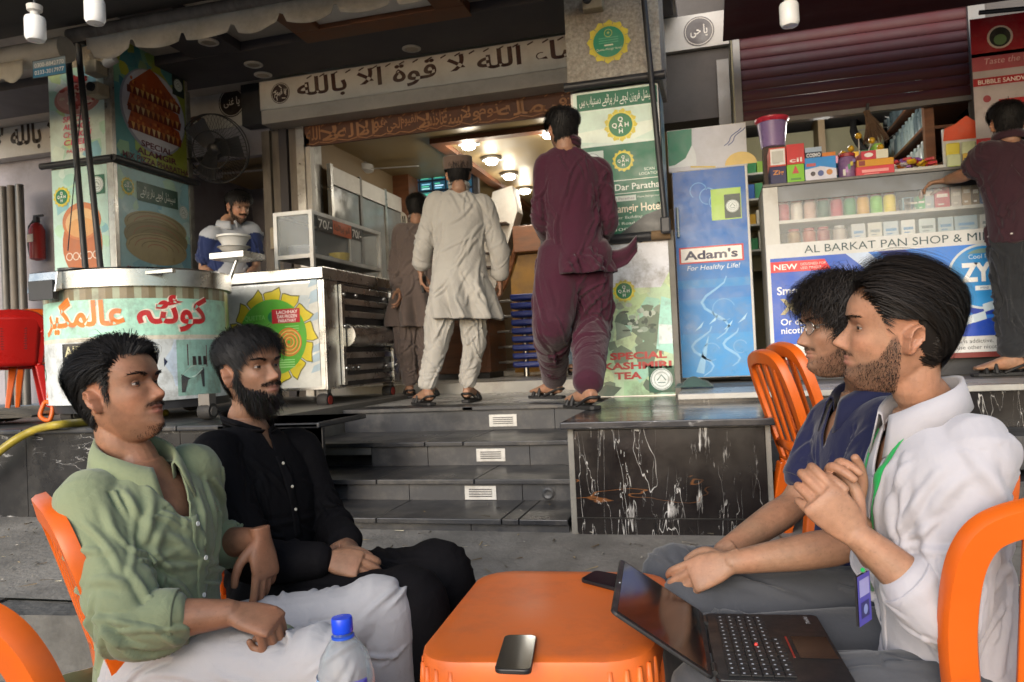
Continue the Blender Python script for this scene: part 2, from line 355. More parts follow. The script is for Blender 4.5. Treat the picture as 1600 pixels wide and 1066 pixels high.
for i in range(4):
    z = zs[i]; yf = YS[i]; yb = YS[i+1]+.03 if i < 3 else 4.98; zb = zs[i-1] if i else PAV1-.03
    joints = [XL, XL+.62+.1*i, XL+1.45-.2*i, XR] if i else [XL, XL+.9, XL+1.5, XR-.22, XR]
    for a, b in zip(joints, joints[1:]):
        mb = MB(); mb.box(((a+b)/2, (yf-.025+yb)/2, z-.0125+rnd.uniform(-.001, .001)), (b-a-.004, yb-yf+.025, .025)); obj('tread_slab', mb, TILE, st, bevel=.004)
    rj = [HOLE[i], HOLE[i]+.35, HOLE[i]+.95, XR] if i in (1, 2) else [XL, XL+.55+.3*i, XL+1.35+.1*i, XR]
    for a, b in zip(rj, rj[1:]):
        if b-a < .05: continue
        mb = MB(); mb.bb((a+.002, yf, zb+.001), (b-.002, yf+.018, z-.026)); obj('riser_slab', mb, RISE, st)
    if i == 2:
        mb = MB(); mb.bb((XL, yf+.001, z-.07), (HOLE[2]-.004, yf+.016, z-.027)); obj('riser_slab', mb, GREYMET, st)
    if i == 0:
        mb = MB(); mb.bb((XL, yf+.02, .2), (XR, 5.2, PAV1)); obj('infill', mb, GROUT, st); obj('infill', MB().bb((XL+.02, 4.3, PAV1+.001), (XR, 5.2, .6)), RISE, st); obj('infill', MB().bb((HOLE[1]-.15, YS[1]+.03, PAV1+.001), (HOLE[1]+.15, 4.2, zs[1]-.04)), RISE, st)
# vents in the risers
VENT = mat('vent_paint', (.56, .54, .5), rough=.6, var=.2, scale=12, bump=.05, dirt=(.2, .16, .12), dirt_amt=.6, dirt_scale=9)
for px, py, i, ww in ((786, 657, 3, 43), (767, 711, 2, 45), (751, 770, 1, 49)):
    c = UY(px, py, YS[i]-.002); k = (UY(px+ww/2, py, YS[i]).x-UY(px-ww/2, py, YS[i]).x)/2; h = k*.42
    v = obj('vent_grille', MB().bb((c.x-k, YS[i]-.006, c.z-h), (c.x+k, YS[i]-.0005, c.z+h)), VENT, st, bevel=.001)
    for j in range(4):
        zz = c.z-h*.5+j*h*.33
        obj('slot', MB().bb((c.x-k*.72, YS[i]-.0085, zz-.0022), (c.x+k*.72, YS[i]-.0061, zz+.0022)), DKMET, v)
        obj('louvre', MB().bb((c.x-k*.74, YS[i]-.012, zz+.003), (c.x+k*.74, YS[i]-.0062, zz+.0055)), VENT, v)
c = UY(857, 771, YS[1]-.002); M = Matrix.Rotation(R(90), 3, 'X')
obj('drain_cap', MB().bb((c.x-.034, YS[1]-.004, c.z-.034), (c.x+.034, YS[1]-.0004, c.z+.034)).lathe([(.03, 0), (.03, .012), (.022, .016), (.01, .012)], c, 16, M), RISE, st)

# ---- marble block beside the stairs
BLK = marble('veined_marble', (.011, .009, .009), (.72, .7, .67), brown=(.13, .052, .018), rough=.2, stretch=(7, 7, 1.1))
BLKTOP = marble('veined_marble_top', (.03, .03, .034), (.5, .5, .5), rough=.2, stretch=(1.5, 5, 5), dust=(.09, .085, .08), dust_amt=.4)
BX0, BX1 = UY(889, 740, 3.28).x, UY(1207, 740, 3.28).x
BZ = UY(1040, 655, 3.28).z
bl = bpy.data.objects.new('marble_block', None); col.objects.link(bl); bl.location = (BX0, 3.28, PAV1); bl['kind'] = 'structure'
zl = UY(1040, 811, 3.28).z
obj('front_slab', MB().bb((BX0+.03, 3.262, zl+.008), (BX1-.022, 3.282, BZ-.038)), BLK, bl, bevel=.002)
obj('edge_strip', MB().bb((BX0+.004, 3.27, PAV1-.02), (BX0+.028, 3.3, BZ-.032)), GROUT, bl)
obj('edge_strip', MB().bb((BX1-.02, 3.27, PAV1-.02), (BX1, 3.3, BZ-.032)), GROUT, bl)
obj('plinth_slab', MB().bb((BX0+.03, 3.266, PAV1-.03), (BX0+.36, 3.3, zl)), BLK, bl)
obj('plinth_slab', MB().bb((BX0+.364, 3.266, PAV1-.03), (BX1-.022, 3.3, zl)), BLK, bl)
obj('core', MB().bb((BX0+.01, 3.284, PAV1-.03), (BX1-.004, 4.7, BZ-.034)), RISE, bl)
obj('top_slab', MB().bb((BX0-.02, 3.225, BZ-.03), (BX1+.02, 4.0, BZ)), BLKTOP, bl, bevel=.005)
obj('top_slab', MB().bb((BX0-.02, 4.003, BZ-.03), (BX1+.02, 4.95, BZ)), BLKTOP, bl, bevel=.005)

# ---- straw, leaf and paper litter blown over pavement and lowest tread
mb = MB(); q = random.Random(31)
for i in range(420):
    x, y = q.uniform(-3.6, 2.2), 2.5+q.random()**1.3*.95; z = PAV0+(PAV1-PAV0)*min(1, (y-2.42)/.9)+.009
    if q.random() < .12 and x > XL: y, z = YS[0]+q.uniform(.03, .3), zs[0]+.002
    a = q.uniform(0, 6.3); l = q.uniform(.006, .035); w = q.uniform(.0015, .006); d = V((math.cos(a), math.sin(a), 0)); n = V((-d.y, d.x, 0)); p = V((x, y, z))
    mb.setc(q.choice(['#8a7a5a', '#6d5c40', '#9a9488', '#5a4a34', '#b0a890', '#4a4438'])); mb.add([p-d*l-n*w, p+d*l-n*w*.4, p+d*l+n*w*.4+V((0, 0, .004)), p-d*l+n*w], [(0, 1, 2, 3)])
o = obj('litter', mb, VCOL); tag(o, 'scattered straw and paper litter on the pavement below the steps', 'litter', kind='stuff')
# ---- raised platforms of the shop row
LFT = marble('platform_marble', (.014, .014, .016), (.66, .65, .64), rough=.28, stretch=(1.5, 3, 6), dust=(.09, .085, .078), dust_amt=.35, amt=1.0)
FLOOR = mat('floor_tile', (.42, .41, .385), rough=.3, var=.2, scale=3, bump=.03, dirt=(.2, .185, .16), dirt_amt=.6, dirt_scale=2)
DFLOOR = mat('dirty_floor', (.17, .155, .135), rough=.6, var=.3, scale=3, bump=.2, dirt=(.06, .052, .045), dirt_amt=.7, dirt_scale=3)
YLF = 3.42; ZL = UY(150, 668, YLF).z; XLE = UY(345, 690, YLF).x
lp = bpy.data.objects.new('left_platform', None); col.objects.link(lp); lp.location = (-3, YLF, .3); lp['kind'] = 'structure'
xx = [-7, -4.6, -3.72, -2.72, -1.9, XLE]
for a, b in zip(xx, xx[1:]):
    obj('face_slab', MB().bb((a+.002, YLF, .2), (b-.002, YLF+.025, ZL-.03)), LFT, lp)
    obj('edge_slab', MB().bb((a+.002, YLF-.03, ZL-.028), (b-.002, YLF+.5, ZL)), TILE, lp, bevel=.008)
obj('fill', MB().bb((-7, YLF+.5, ZL-.2), (XLE, 6.2, ZL-.006)), DFLOOR, lp)
obj('side_slab', MB().bb((XLE-.02, YLF+.03, .25), (XLE, 4.9, ZL-.032)), RISE, lp)
# tiled floor in front of the shops: separate tiles
fp = bpy.data.objects.new('shop_floor', None); col.objects.link(fp); fp.location = (0, 5, PLZ); fp['kind'] = 'structure'
for i in range(8):
    for j in range(3):
        x0 = XL+.001+i*.6; y0 = 4.985+j*.52
        obj('floor_tile', MB().bb((x0+.002, y0, PLZ-.03), (x0+.598, y0+.517, PLZ-.002+rnd.uniform(-.001, .001))), FLOOR, fp)
RZ = .885
rp = bpy.data.objects.new('right_platform', None); col.objects.link(rp); rp.location = (2, 4.4, RZ); rp['kind'] = 'structure'
RPX = UY(1062, 640, 4.3).x
xx = [RPX, 1.6, 2.5, 3.4, 4.3, 5.5, 7]
for a, b in zip(xx, xx[1:]):
    obj('edge_slab', MB().bb((a+.002, 4.15, RZ-.03), (b-.002, 4.7, RZ)), FLOOR, rp, bevel=.004)
    obj('face_slab', MB().bb((a+.002, 4.18, .25), (b-.002, 4.21, RZ-.032)), BLK, rp)
    obj('floor_slab', MB().bb((a+.002, 4.704, RZ-.03), (b-.002, 8.5, RZ-.001)), DFLOOR, rp)
for yy, zz in ((3.95, .5), (4.06, .68)):
    obj('step_slab', MB().bb((BX1+.03, yy-.25, zz-.15), (4.4, 4.17, zz)), RISE, rp, bevel=.004)
# ================================================================== SHOP FRONT
def UX(px, py, X):
    d = ray(px, py); return d*(X/d.x)+V((0, 0, CAMZ))
def frontP(x0, y0, x1, y1, Y):                        # printed sheet on a face that looks to the street, from a pixel box
    a = UY(x0, y1, Y); b = UY(x1, y1, Y); c = UY((x0+x1)/2, y0, Y); m_ = UY((x0+x1)/2, y1, Y)
    return Print(o=(a.x, Y, m_.z), u=(1, 0, 0), v=(0, 0, 1)), b.x-a.x, c.z-m_.z
def pbox(mb, x0, y0, x1, y1, Y, depth):               # box whose front fills a pixel box
    a = UY((x0+x1)/2, y0, Y); b = UY((x0+x1)/2, y1, Y); l = UY(x0, (y0+y1)/2, Y); r = UY(x1, (y0+y1)/2, Y)
    mb.bb((l.x, Y, b.z), (r.x, Y+depth, a.z)); return (l.x, r.x, b.z, a.z)
STONE = mat('pillar_stone', (.4, .37, .32), rough=.8, var=.45, scale=45, bump=.5, bscale=70, dirt=(.16, .11, .07), dirt_amt=.55, dirt_scale=2.5)
STEELTRIM = mat('steel_trim', (.42, .41, .39), rough=.35, metal=.8, var=.3, bump=.03, dirt=(.1, .08, .06), dirt_amt=.6)
WALLL = mat('wall_lilac', (.33, .31, .34), rough=.8, var=.15, scale=2, bump=.08, dirt=(.14, .12, .11), dirt_amt=.5)
WALLD = mat('wall_dark', (.075, .066, .062), rough=.7, var=.3, scale=3, bump=.1, dirt=(.03, .026, .023), dirt_amt=.5)
BEAM = mat('soffit_dark', (.06, .055, .062), rough=.6, var=.2, scale=3, bump=.05)
SOFF = mat('soffit_cream', (.46, .42, .37), rough=.75, var=.15, scale=2, bump=.05, dirt=(.2, .17, .13), dirt_amt=.4)
WOOD = mat('brown_wood', (.17, .065, .028), rough=.45, var=.4, scale=4, bump=.08, stretch=(1, 1, 6))
WOODD = mat('dark_wood', (.05, .022, .013), rough=.5, var=.4, scale=4, bump=.08, stretch=(1, 1, 6))
SIGNW = mat('sign_cream', (.55, .53, .5), rough=.6, var=.15, scale=3, bump=.03, dirt=(.3, .25, .2), dirt_amt=.4)

# ---- left pillar, clad on two faces
PY = 4.95
PX0, PX1 = UY(80, 250, PY).x, UY(176, 240, PY).x
PYB = UX(297, 250, PX1).y
lpz = ZL
t = thing('pillar', 'square pillar clad with printed food panels behind the round steel stall', 'pillar', ((PX0+PX1)/2, PY, lpz))
obj('core', MB().bb((PX0, PY, lpz-.01), (PX1, PYB, 3.78)), STONE, t)
obj('corner_trim', MB().bb((PX1-.05, PY-.012, lpz), (PX1+.012, PY+.03, 3.4)), STEELTRIM, t, bevel=.004)
obj('end_trim', MB().bb((PX1-.005, PYB-.05, lpz), (PX1+.02, PYB+.006, 3.6)), STEELTRIM, t)
rz = UY(120, 256, PY).z
obj('rail', MB().tube([(PX0-.06, PY-.04, rz), (PX1+.035, PY-.04, rz)], .026, 12), DKMET, t, smooth='auto')
obj('rail', MB().tube([(PX1+.045, PY-.045, rz), (PX1+.045, PYB+.04, rz)], .026, 12), DKMET, t, smooth='auto')
def wash(P, w, h, cols, seed, n=26, l=2, amt=.35):      # printed watercolour-like patches of the background artwork
    q = random.Random(seed)
    for i in range(n):
        x = q.uniform(0, w); y = q.uniform(0, h); r = q.uniform(.06, .2)*min(w, h); k = []
        m = q.randint(5, 8); a0 = q.uniform(0, 6)
        for j in range(m):
            rr = r*q.uniform(.55, 1.25); a = a0+2*math.pi*j/m
            k.append((min(max(x+rr*math.cos(a), 0), w), min(max(y+rr*math.sin(a), 0), h)))
        P.poly(k, q.choice(cols), l+i*.03)
def qah(P, x, y, r, l):
    P.sun(x, y, r, '#1f7a4c', '#d9c83a', '#e8d84c', l)
    for tx, ty, ch in ((0, .36, 'Q'), (-.38, 0, 'Q'), (0, 0, 'A'), (.38, 0, 'H'), (0, -.38, 'H')):
        P.text(ch, x+tx*r, y+ty*r-r*.14, r*.29, '#f4f4ee', l+4, 'c', bold=.02)
def stamp(P, x, y, r, l, back=None):
    if back: P.rect(x-r*1.15, y-r*1.2, x+r*1.15, y+r*1.2, back, l)
    P.circ(x, y, r, '#dfe6e6', l+1); P.ring(x, y, r*.94, r*.05, '#5f7f78', l+2); P.ring(x, y, r*.66, r*.04, '#5f7f78', l+2)
    P.line([(x-r*.4, y-r*.1), (x, y+r*.4), (x+r*.4, y-r*.1)], r*.1, '#5f7f78', l+2); P.line([(x-r*.35, y-r*.3), (x+r*.35, y-r*.3)], r*.08, '#5f7f78', l+2)
ztop = UY(125, 105, PY).z; W = PX1-PX0-.06
P = Print(o=(PX0+.004, PY-.004, rz+.03), u=(1, 0, 0), v=(0, 0, 1)); h = ztop-rz-.03
P.rect(0, 0, W, h, '#cfe3dc', 1); wash(P, W, h, ['#b7dcc9', '#8fc3d6', '#d9eadf', '#cfe6a8', '#e3ece6', '#79aede'], 3)
P.circ(W*.52, h*.66, W*.42, '#c98d80', 4, h*.17); P.circ(W*.52, h*.68, W*.37, '#dba79b', 5, h*.15); q = random.Random(4)
for i in range(46):
    a = q.uniform(0, 6.28); k = q.random()**.5
    P.circ(W*.52+W*.34*k*math.cos(a), h*.69+h*.135*k*math.sin(a), W*q.uniform(.03, .07), q.choice(['#b3433f', '#e7c9b4', '#c8655c', '#f0dcc8', '#a83a34']), 6+i*.05, h*.018, 9)
for i in range(16): P.circ(W*(.4+.3*q.random()), h*(.84+.06*q.random()), W*.06, q.choice(['#8e1f22', '#b02a2a', '#701418']), 9+i*.05, h*.02, 9)
for i, s in enumerate(('SPECIAL', 'ALAMGIR', 'CHICKEN', 'CHEES', 'PARATHA')):
    P.text(s, W*.5, h*(.42-.085*i), h*(.06 if i < 4 else .035), '#e05c7c', 11, 'c', shear=.2, bold=.015, w=W*(.5 if i < 4 else .4))
tag(P.done('poster'), 'tall printed poster of a chicken cheese pizza in pink lettering on the pillar', 'poster', 'food posters on the pillar')
zb = lpz+.62
P = Print(o=(PX0+.004, PY-.004, zb), u=(1, 0, 0), v=(0, 0, 1)); h = rz-.03-zb
P.rect(0, 0, W, h, '#bfe0d6', 1); wash(P, W, h, ['#a9d8cc', '#8cc4cf', '#d3ebe3', '#b9e0c4', '#7fb7c6'], 5)
y0 = h*.53; P.circ(W*.52, y0, W*.36, '#b8693c', 4, h*.2); P.circ(W*.52, y0+h*.14, W*.35, '#c97a48', 5, h*.115); P.circ(W*.52, y0+h*.13, W*.29, '#e0b57e', 6, h*.09)
P.circ(W*.52, y0+h*.1, W*.25, '#d79f63', 7, h*.06)
for i in range(5): P.ring(W*(.28+.12*i), y0-h*.07, W*.06, W*.014, '#e9d9c9', 7)
qah(P, W*.18, h*.83, W*.15, 8); stamp(P, W*.82, h*.88, W*.12, 8, '#1f6b50')
P.text('ALAMGIR', W*.52, h*.2, h*.06, '#c8323c', 12, 'c', bold=.03, w=W*.62); P.text('MATKA TEA', W*.5, h*.1, h*.06, '#c8323c', 12, 'c', bold=.03, w=W*.82)
tag(P.done('poster'), 'pale green poster of a clay cup of tea on the pillar', 'poster', 'food posters on the pillar')
DS = PYB-PY-.06; zt2 = UX(240, 85, PX1).z
P = Print(o=(PX1+.004, PY+.035, rz+.03), u=(0, 1, 0), v=(0, 0, 1)); h = zt2-rz-.03; W2 = DS-.02
P.rect(0, 0, W2, h, '#4e8f96', 1); wash(P, W2, h, ['#3d7f8e', '#7fae8f', '#2f6f86', '#8fae5a'], 7, 22)
P.rect(W2*.55, 0, W2, h, '#8f9a3c', 2.9); wash(P, W2, h, ['#a3a83c', '#7fa07a', '#4f9298', '#9aa54a'], 8, 14, 3)
P.circ(W2*.52, h*.48, W2*.46, '#8d93a8', 4, h*.36, 40); P.circ(W2*.53, h*.49, W2*.44, '#c3c4d4', 5, h*.345, 40)
q = random.Random(9)
for k, (y_, tp) in enumerate(((.3, 0), (.45, 0), (.6, 1))):
    if tp: P.poly([(W2*.17, h*y_), (W2*.2, h*(y_+.06)), (W2*.48, h*(y_+.25)), (W2*.58, h*(y_+.22)), (W2*.9, h*(y_+.04)), (W2*.9, h*(y_-.02))], '#a34a22', 6)
    else: P.poly([(W2*.15, h*y_), (W2*.2, h*(y_+.12)), (W2*.5, h*(y_+.15)), (W2*.88, h*(y_+.1)), (W2*.92, h*y_)], '#b0532a', 6)
    P.poly([(W2*.16, h*(y_-.03)), (W2*.16, h*(y_+.03)), (W2*.92, h*(y_+.03)), (W2*.9, h*(y_-.04))], '#6d2414', 7)
    for i in range(10): x = W2*(.2+.07*i); P.poly([(x, h*(y_+.035)), (x+W2*.05, h*(y_+.03)), (x+W2*.025, h*(y_-.035))], q.choice(['#e2c58e', '#d8a55a', '#c87f3c']), 8+i*.02)
    for i in range(22): P.circ(W2*q.uniform(.2, .86), h*(y_+q.uniform(.04, .1)), W2*.018, q.choice(['#8b3418', '#c46a35', '#d2813f']), 9+i*.02, n=7)
for i, s in enumerate(('SPECIAL', 'ALAMGIR', 'MIX PIZZA PHARATHA')): P.text(s, W2*.54, h*(.155-.07*i), h*.052, '#5a1230', 11, 'c', bold=.02, w=W2*(.44, .56, .94)[i])
P.rect(W2*.8, h*.72, W2*.98, h*.92, '#20302e', 10); stamp(P, W2*.89, h*.82, W2*.065, 11)
tag(P.done('poster'), 'blue and olive poster of stacked pizza slices on a white plate', 'poster', 'food posters on the pillar')
P = Print(o=(PX1+.004, PY+.035, zb), u=(0, 1, 0), v=(0, 0, 1)); h = rz-.03-zb
P.rect(0, 0, W2, h, '#a8cfd6', 1); wash(P, W2, h, ['#8fc0cf', '#c5e0e2', '#7fb3c8', '#b8dbc8'], 11, 30)
for kq, (cy, rx, ry, cc) in enumerate(((.66, .44, .1, '#a59a78'), (.59, .45, .11, '#8f8462'), (.52, .43, .1, '#b0a07a'))):
    P.circ(W2*.5, h*cy, W2*rx, cc, 4+kq, h*ry); P.l = 4.5+kq
    for i in range(4): P.ring(W2*.5, h*cy, W2*rx*(.9-.2*i), W2*.012, ['#b5a584', '#6e6547'][i % 2], 5) if 0 else P.line([(W2*(.5+rx*(.92-.2*i)*math.cos(a/10*math.pi)), h*(cy+ry*(.9-.2*i)*math.sin(a/10*math.pi))) for a in range(11)], h*.006, ['#7d7250', '#a5705a'][i % 2], 4.4+kq)
    P.l = 8
P.poly([(W2*.05, h*.08), (W2*.25, h*.22), (W2*.8, h*.22), (W2*.97, h*.08), (W2*.9, 0), (W2*.1, 0)], '#7f6f45', 7)
P.poly([(W2*.22, h*.19), (W2*.76, h*.2), (W2*.55, h*.02), (W2*.42, h*.02)], '#cfc4a0', 8)
P.text('SPECIAL LACHCHAY DAR', W2*.5, h*.345, h*.045, '#b22a3e', 9, 'c', bold=.025, w=W2*.86); P.text('CHEESE PARATHA', W2*.5, h*.275, h*.045, '#b22a3e', 9, 'c', bold=.025, w=W2*.62)
P.rect(W2*.24, h*.81, W2*.82, h*.93, '#1c4f43', 8); P.text('سپیشل لچھے دار پراٹھے', W2*.53, h*.83, h*.08, '#e8efe9', 9, 'c', ar=True, w=W2*.5)
qah(P, W2*.12, h*.88, W2*.085, 9); stamp(P, W2*.9, h*.8, W2*.07, 9)
tag(P.done('poster'), 'light blue poster of layered flatbreads beneath the black rail', 'poster', 'food posters on the pillar')
# security cameras and junction boxes on the pillar corner
CREAMP = mat('cream_plastic', (.42, .36, .26), rough=.5, var=.2, bump=.03, dirt=(.16, .12, .08), dirt_amt=.5)
for k, (px, py, lab) in enumerate(((150, 108, 'upper cream junction box with a small spotlight on the pillar corner'), (153, 142, 'lower cream security camera with a black lens on the pillar corner'))):
    c = UY(px, py, PY-.08); t = thing('security_camera', lab, 'camera', c, 'devices on the pillar corner')
    obj('housing', MB().box(c, (.11, .12, .1)), CREAMP, t, bevel=.008); obj('bracket', MB().tube([c+V((0, .05, .02)), c+V((.02, .09, .04))], .014, 8), STEELTRIM, t)
    if k: obj('lens', MB().lathe([(.034, 0), (.034, .02), (.025, .022)], c+V((0, -.062, .01)), 18, Matrix.Rotation(R(90), 3, 'X')), DKMET, t)
    else:
        obj('arm', MB().tube([c+V((.05, 0, .03)), c+V((.1, -.03, .035)), c+V((.13, -.03, .03))], .012, 8), STEELTRIM, t)
        obj('spotlight', MB().lathe([(.02, -.05), (.036, -.03), (.04, .05), (.034, .052)], c+V((.17, -.05, .015)), 16, Matrix.Rotation(R(65), 3, 'Y')), SIGNW, t, smooth='auto')

# ---- right pillar
QY = 4.9
QX0, QX1 = UY(891, 135, QY).x, UY(1028, 135, QY).x
QYB = QY+.5
BTOP = UY(1000, 372, QY).z
t = thing('pillar', 'speckled stone pillar with green menu board standing beside the blue freezer', 'pillar', ((QX0+QX1)/2, QY, PLZ))
z1 = UY(955, 132, QY).z
obj('lower_core', MB().bb((QX0, QY, BZ-.001), (QX1, QYB, z1-.02)), STEELTRIM, t)
obj('upper_cladding', MB().bb((QX0-.012, QY-.03, z1), (QX1+.03, QYB+.02, 3.8)), STONE, t, bevel=.006)
obj('lower_rail', MB().tube([(QX0-.03, QY-.05, z1), (QX1+.05, QY-.05, z1)], .028, 12), DKMET, t, smooth='auto')
BX_0, BX_1 = UY(940, 500, QY).x, UY(1050, 500, QY).x
obj('base', MB().bb((QX0-.01, QY-.02, BZ), (BX_1, QYB+.02, BTOP)), STEELTRIM, t)
obj('base_post', MB().bb((BX_1+.002, QY-.03, BZ), (BX_1+.035, QY+.03, BTOP+.03)), GROUT, t)
obj('base_rail', MB().tube([(QX0, QY-.05, BTOP), (BX_1-.1, QY-.05, BTOP)], .03, 12), DKMET, t, smooth='auto')
obj('base_rail_end', MB().tube([(BX_1-.097, QY-.05, BTOP), (BX_1+.02, QY-.05, BTOP)], .031, 12), mat('rust', (.2, .13, .07), rough=.8, var=.4, bump=.3), t, smooth='auto')
P, w, h = frontP(918, 28, 988, 102, QY-.034); s_ = min(w, h); P.sun(w/2, h/2, s_*.47, '#2f8f6e', '#dccb4a', '#cfc04a', 1, n=12)
P.ring(w/2, h*.68, s_*.09, s_*.012, '#c9cf6a', 6); P.text('+', w/2, h*.645, s_*.09, '#c9cf6a', 6, 'c', bold=.02)
for i in range(3): P.rect(w*.28, h*(.57-.05*i), w*.72, h*(.59-.05*i), '#5fae8c', 6)
P.rect(w*.4, h*.41, w*.6, h*.44, '#e4e9cf', 6); P.text('Quetta Alamgir Hotel', w*.5, h*.32, h*.05, '#e4e9cf', 6, 'c', w=w*.56)
tag(P.done('emblem'), 'round green and yellow sun emblem on the speckled stone pillar', 'emblem')
# green menu board on the pillar
Z0, Z1 = UY(960, 362, QY).z, UY(960, 140, QY).z; W = QX1-QX0-.02
P = Print(o=(QX0+.012, QY-.006, BTOP+.03), u=(1, 0, 0), v=(0, 0, 1)); h = z1-.03-BTOP-.03; G1 = '#1f6e52'
P.rect(0, 0, W, h, '#dfeee2', 1); P.rect(W*.05, h*.87, W, h*.985, G1, 2)
P.text('سپیشل فروزن لچھے دار پراٹھے دستیاب ہیں', W*.53, h*.885, h*.085, '#f2f5ee', 3, 'c', ar=True, w=W*.9)
wash(P, W, h*.2, ['#cfe6d6', '#e9f3ea', '#d9e8a8'], 2, 1)
P.poly([(0, h*.62), (W*.5, h*.66), (W, h*.62), (W, h*.86), (0, h*.86)], '#d3e9da', 2); P.poly([(0, h*.66), (W*.6, h*.62), (W, h*.7), (W, h*.76), (0, h*.72)], '#e8f3e4', 2.5)
qah(P, W*.56, h*.745, W*.19, 3); P.rect(0, 0, W, h*.615, G1, 2)
P.rect(W*.06, h*.44, W*.34, h*.585, '#cdd9d3', 3); stamp(P, W*.2, h*.51, W*.115, 4); qah(P, W*.57, h*.5, W*.125, 3)
P.text('SCAN', W*.87, h*.42, h*.02, '#dfeee2', 3, 'c'); P.text('LOCATION', W*.87, h*.39, h*.02, '#dfeee2', 3, 'c')
P.rect(W*.3, h*.365, W, h*.37, '#e3ecdf', 3); P.rect(W*.3, h*.275, W, h*.28, '#e3ecdf', 3)
P.text('Lachchay Dar Paratha', W*.98, h*.3, h*.045, '#eef2ea', 3, 'r', bold=.012, w=W*.95)
P.rect(W*.3, h*.225, W*.7, h*.262, '#d5ddd6', 3); P.text('Frozen Parathas', W*.5, h*.235, h*.018, '#7a6a80', 4, 'c', w=W*.36); P.text('Home Refrigerators', W*.85, h*.24, h*.014, '#dfe8dd', 3, 'c')
P.text('Quetta Alamgir Hotel', W*.99, h*.15, h*.055, '#f0e6d0', 3, 'r', bold=.02, w=W*.95)
for i, s in enumerate(('Corner Building, Gole,', 'Jheel Road, Karachi', '0300  0335')): P.text(s, W*.94, h*(.105-.04*i), h*.02, '#dfe8dd', 3, 'r', w=W*.6)
P.poly([(W*.42, -.02), (W*1.0, -.02), (W*1.0, h*.155), (W*.8, h*.12)], '#262a2c', 5)
tag(P.done('menu_board'), 'green and white menu board with sun emblems on the stone pillar', 'board')
P = Print(o=(QX1+.004, QY+.03, BTOP+.05), u=(0, 1, 0), v=(0, 0, 1)); P.rect(0, 0, .4, h*.97, '#bcd8e2', 1); wash(P, .4, h*.95, ['#8fb8d4', '#dce9ee', '#6f9fc6'], 6, 30)
tag(P.done('side_panel'), 'narrow pale blue printed panel round the side of the stone pillar', 'panel')
W = BX_1-QX0; h = BTOP-BZ-.04
P = Print(o=(QX0, QY-.025, BZ+.006), u=(1, 0, 0), v=(0, 0, 1)); P.rect(0, 0, W, h, '#b9d3b0', 1); wash(P, W, h, ['#a9cfa4', '#c9dcae', '#9fd0bb', '#b6cf9c'], 12, 40)
P.poly([(0, h*.72), (W*.9, h*.7), (W, h*.8), (W, h), (0, h)], '#d9dbe2', 4); wash(P, W*.9, h*.62, ['#5e7060', '#6c7e6a', '#4f6052', '#7a8a74', '#8b9a88'], 14, 26, 4.2)
q = random.Random(5)
for i in range(34): P.circ(W*q.uniform(.45, .8), h*q.uniform(.42, .6), W*q.uniform(.01, .05), q.choice(['#93a394', '#55655a', '#b4beb2', '#3f4f44']), 6+i*.03, h*q.uniform(.006, .02), 8)
P.poly([(W*.82, h*.3), (W, h*.26), (W, h*.62), (W*.9, h*.64)], '#a8dccf', 7); P.poly([(W*.85, h*.33), (W, h*.33), (W, h*.45), (W*.86, h*.46)], '#d8e6e6', 8)
qah(P, W*.5, h*.69, W*.12, 8)
for i, s in enumerate(('SPECIAL', 'KASHMIRI', 'TEA')): P.text(s, W*(.62, .6, .5)[i], h*(.24-.065*i), h*.045, '#b8433e', 9, 'c', bold=.04, w=W*(.62, .75, .3)[i])
stamp(P, W*.86, h*.1, W*.12, 9, '#1d5b45')
tag(P.done('poster', PRINTOLD), 'scuffed green and white tea poster on the base of the stone pillar', 'poster')
t = thing('awning_pole', 'single black awning pole standing against the green menu board', 'pole', UY(1040, 350, QY-.12))
a, b = UY(1006, 0, QY-.12), UY(1040, 352, QY-.12)
obj('pole', MB().tube([b, a, a+(a-b)*.2], .018, 10), DKMET, t, smooth='auto'); obj('foot', MB().box(b, (.06, .05, .1)), DKMET, t, bevel=.01)
c = UY(927, 8, QY-.06); t = thing('security_camera', 'cream security camera above the sun emblem on the stone pillar', 'camera', c)
obj('housing', MB().box(c, (.13, .1, .08)), CREAMP, t, bevel=.01); obj('lens', MB().lathe([(.03, 0), (.03, .03), (.02, .034)], c+V((-.03, -.05, .02)), 14, Matrix.Rotation(R(90), 3, 'X')), DKMET, t)

# ---- porch ceiling with dark beams, cream panels and a brown framed light box
CZ = UY(640, 92, 6.1).z+.06
struct('porch_ceiling', MB().bb((-7.5, 3.9, CZ+.02), (QX1+.1, 8, CZ+.12)), SOFF)
def beam(a, b): tag(obj('ceiling_beam', MB().bb(a, b), BEAM), kind='structure')
beam((-7.5, 5.45, CZ-.06), (-.2, 6.05, CZ+.019)); bxl = UZ(345, 82, CZ).x; beam((bxl-.2, 3.9, CZ-.058), (bxl+.25, 5.449, CZ+.018)); beam((-7.5, 3.8, CZ-.059), (QX1, 4.25, CZ+.017))
a = UZ(437, 28, CZ-.06); b = UZ(484, 66, CZ-.06); c = UZ(730, 14, CZ-.06)
t = thing('ceiling_light_box', 'brown framed rectangular light box set in the porch ceiling', 'light box', ((a.x+c.x)/2, b.y-.4, CZ))
x0, x1, y1 = b.x-.02, c.x, b.y; y0 = y1-1.0
for A, B in (((x0, y1-.2, CZ-.07), (x1, y1, CZ+.02)), ((x0, y0, CZ-.07), (x1, y0+.2, CZ+.02)), ((x0, y0+.201, CZ-.07), (x0+.22, y1-.201, CZ+.02)), ((x1-.22, y0+.201, CZ-.07), (x1, y1-.201, CZ+.02))):
    obj('frame', MB().bb(A, B), WOOD, t, bevel=.006)
obj('diffuser', MB().bb((x0+.22, y0+.2, CZ-.03), (x1-.22, y1-.2, CZ+.015)), mat('diffuser_white', (.8, .78, .72), rough=.5, var=.1), t)
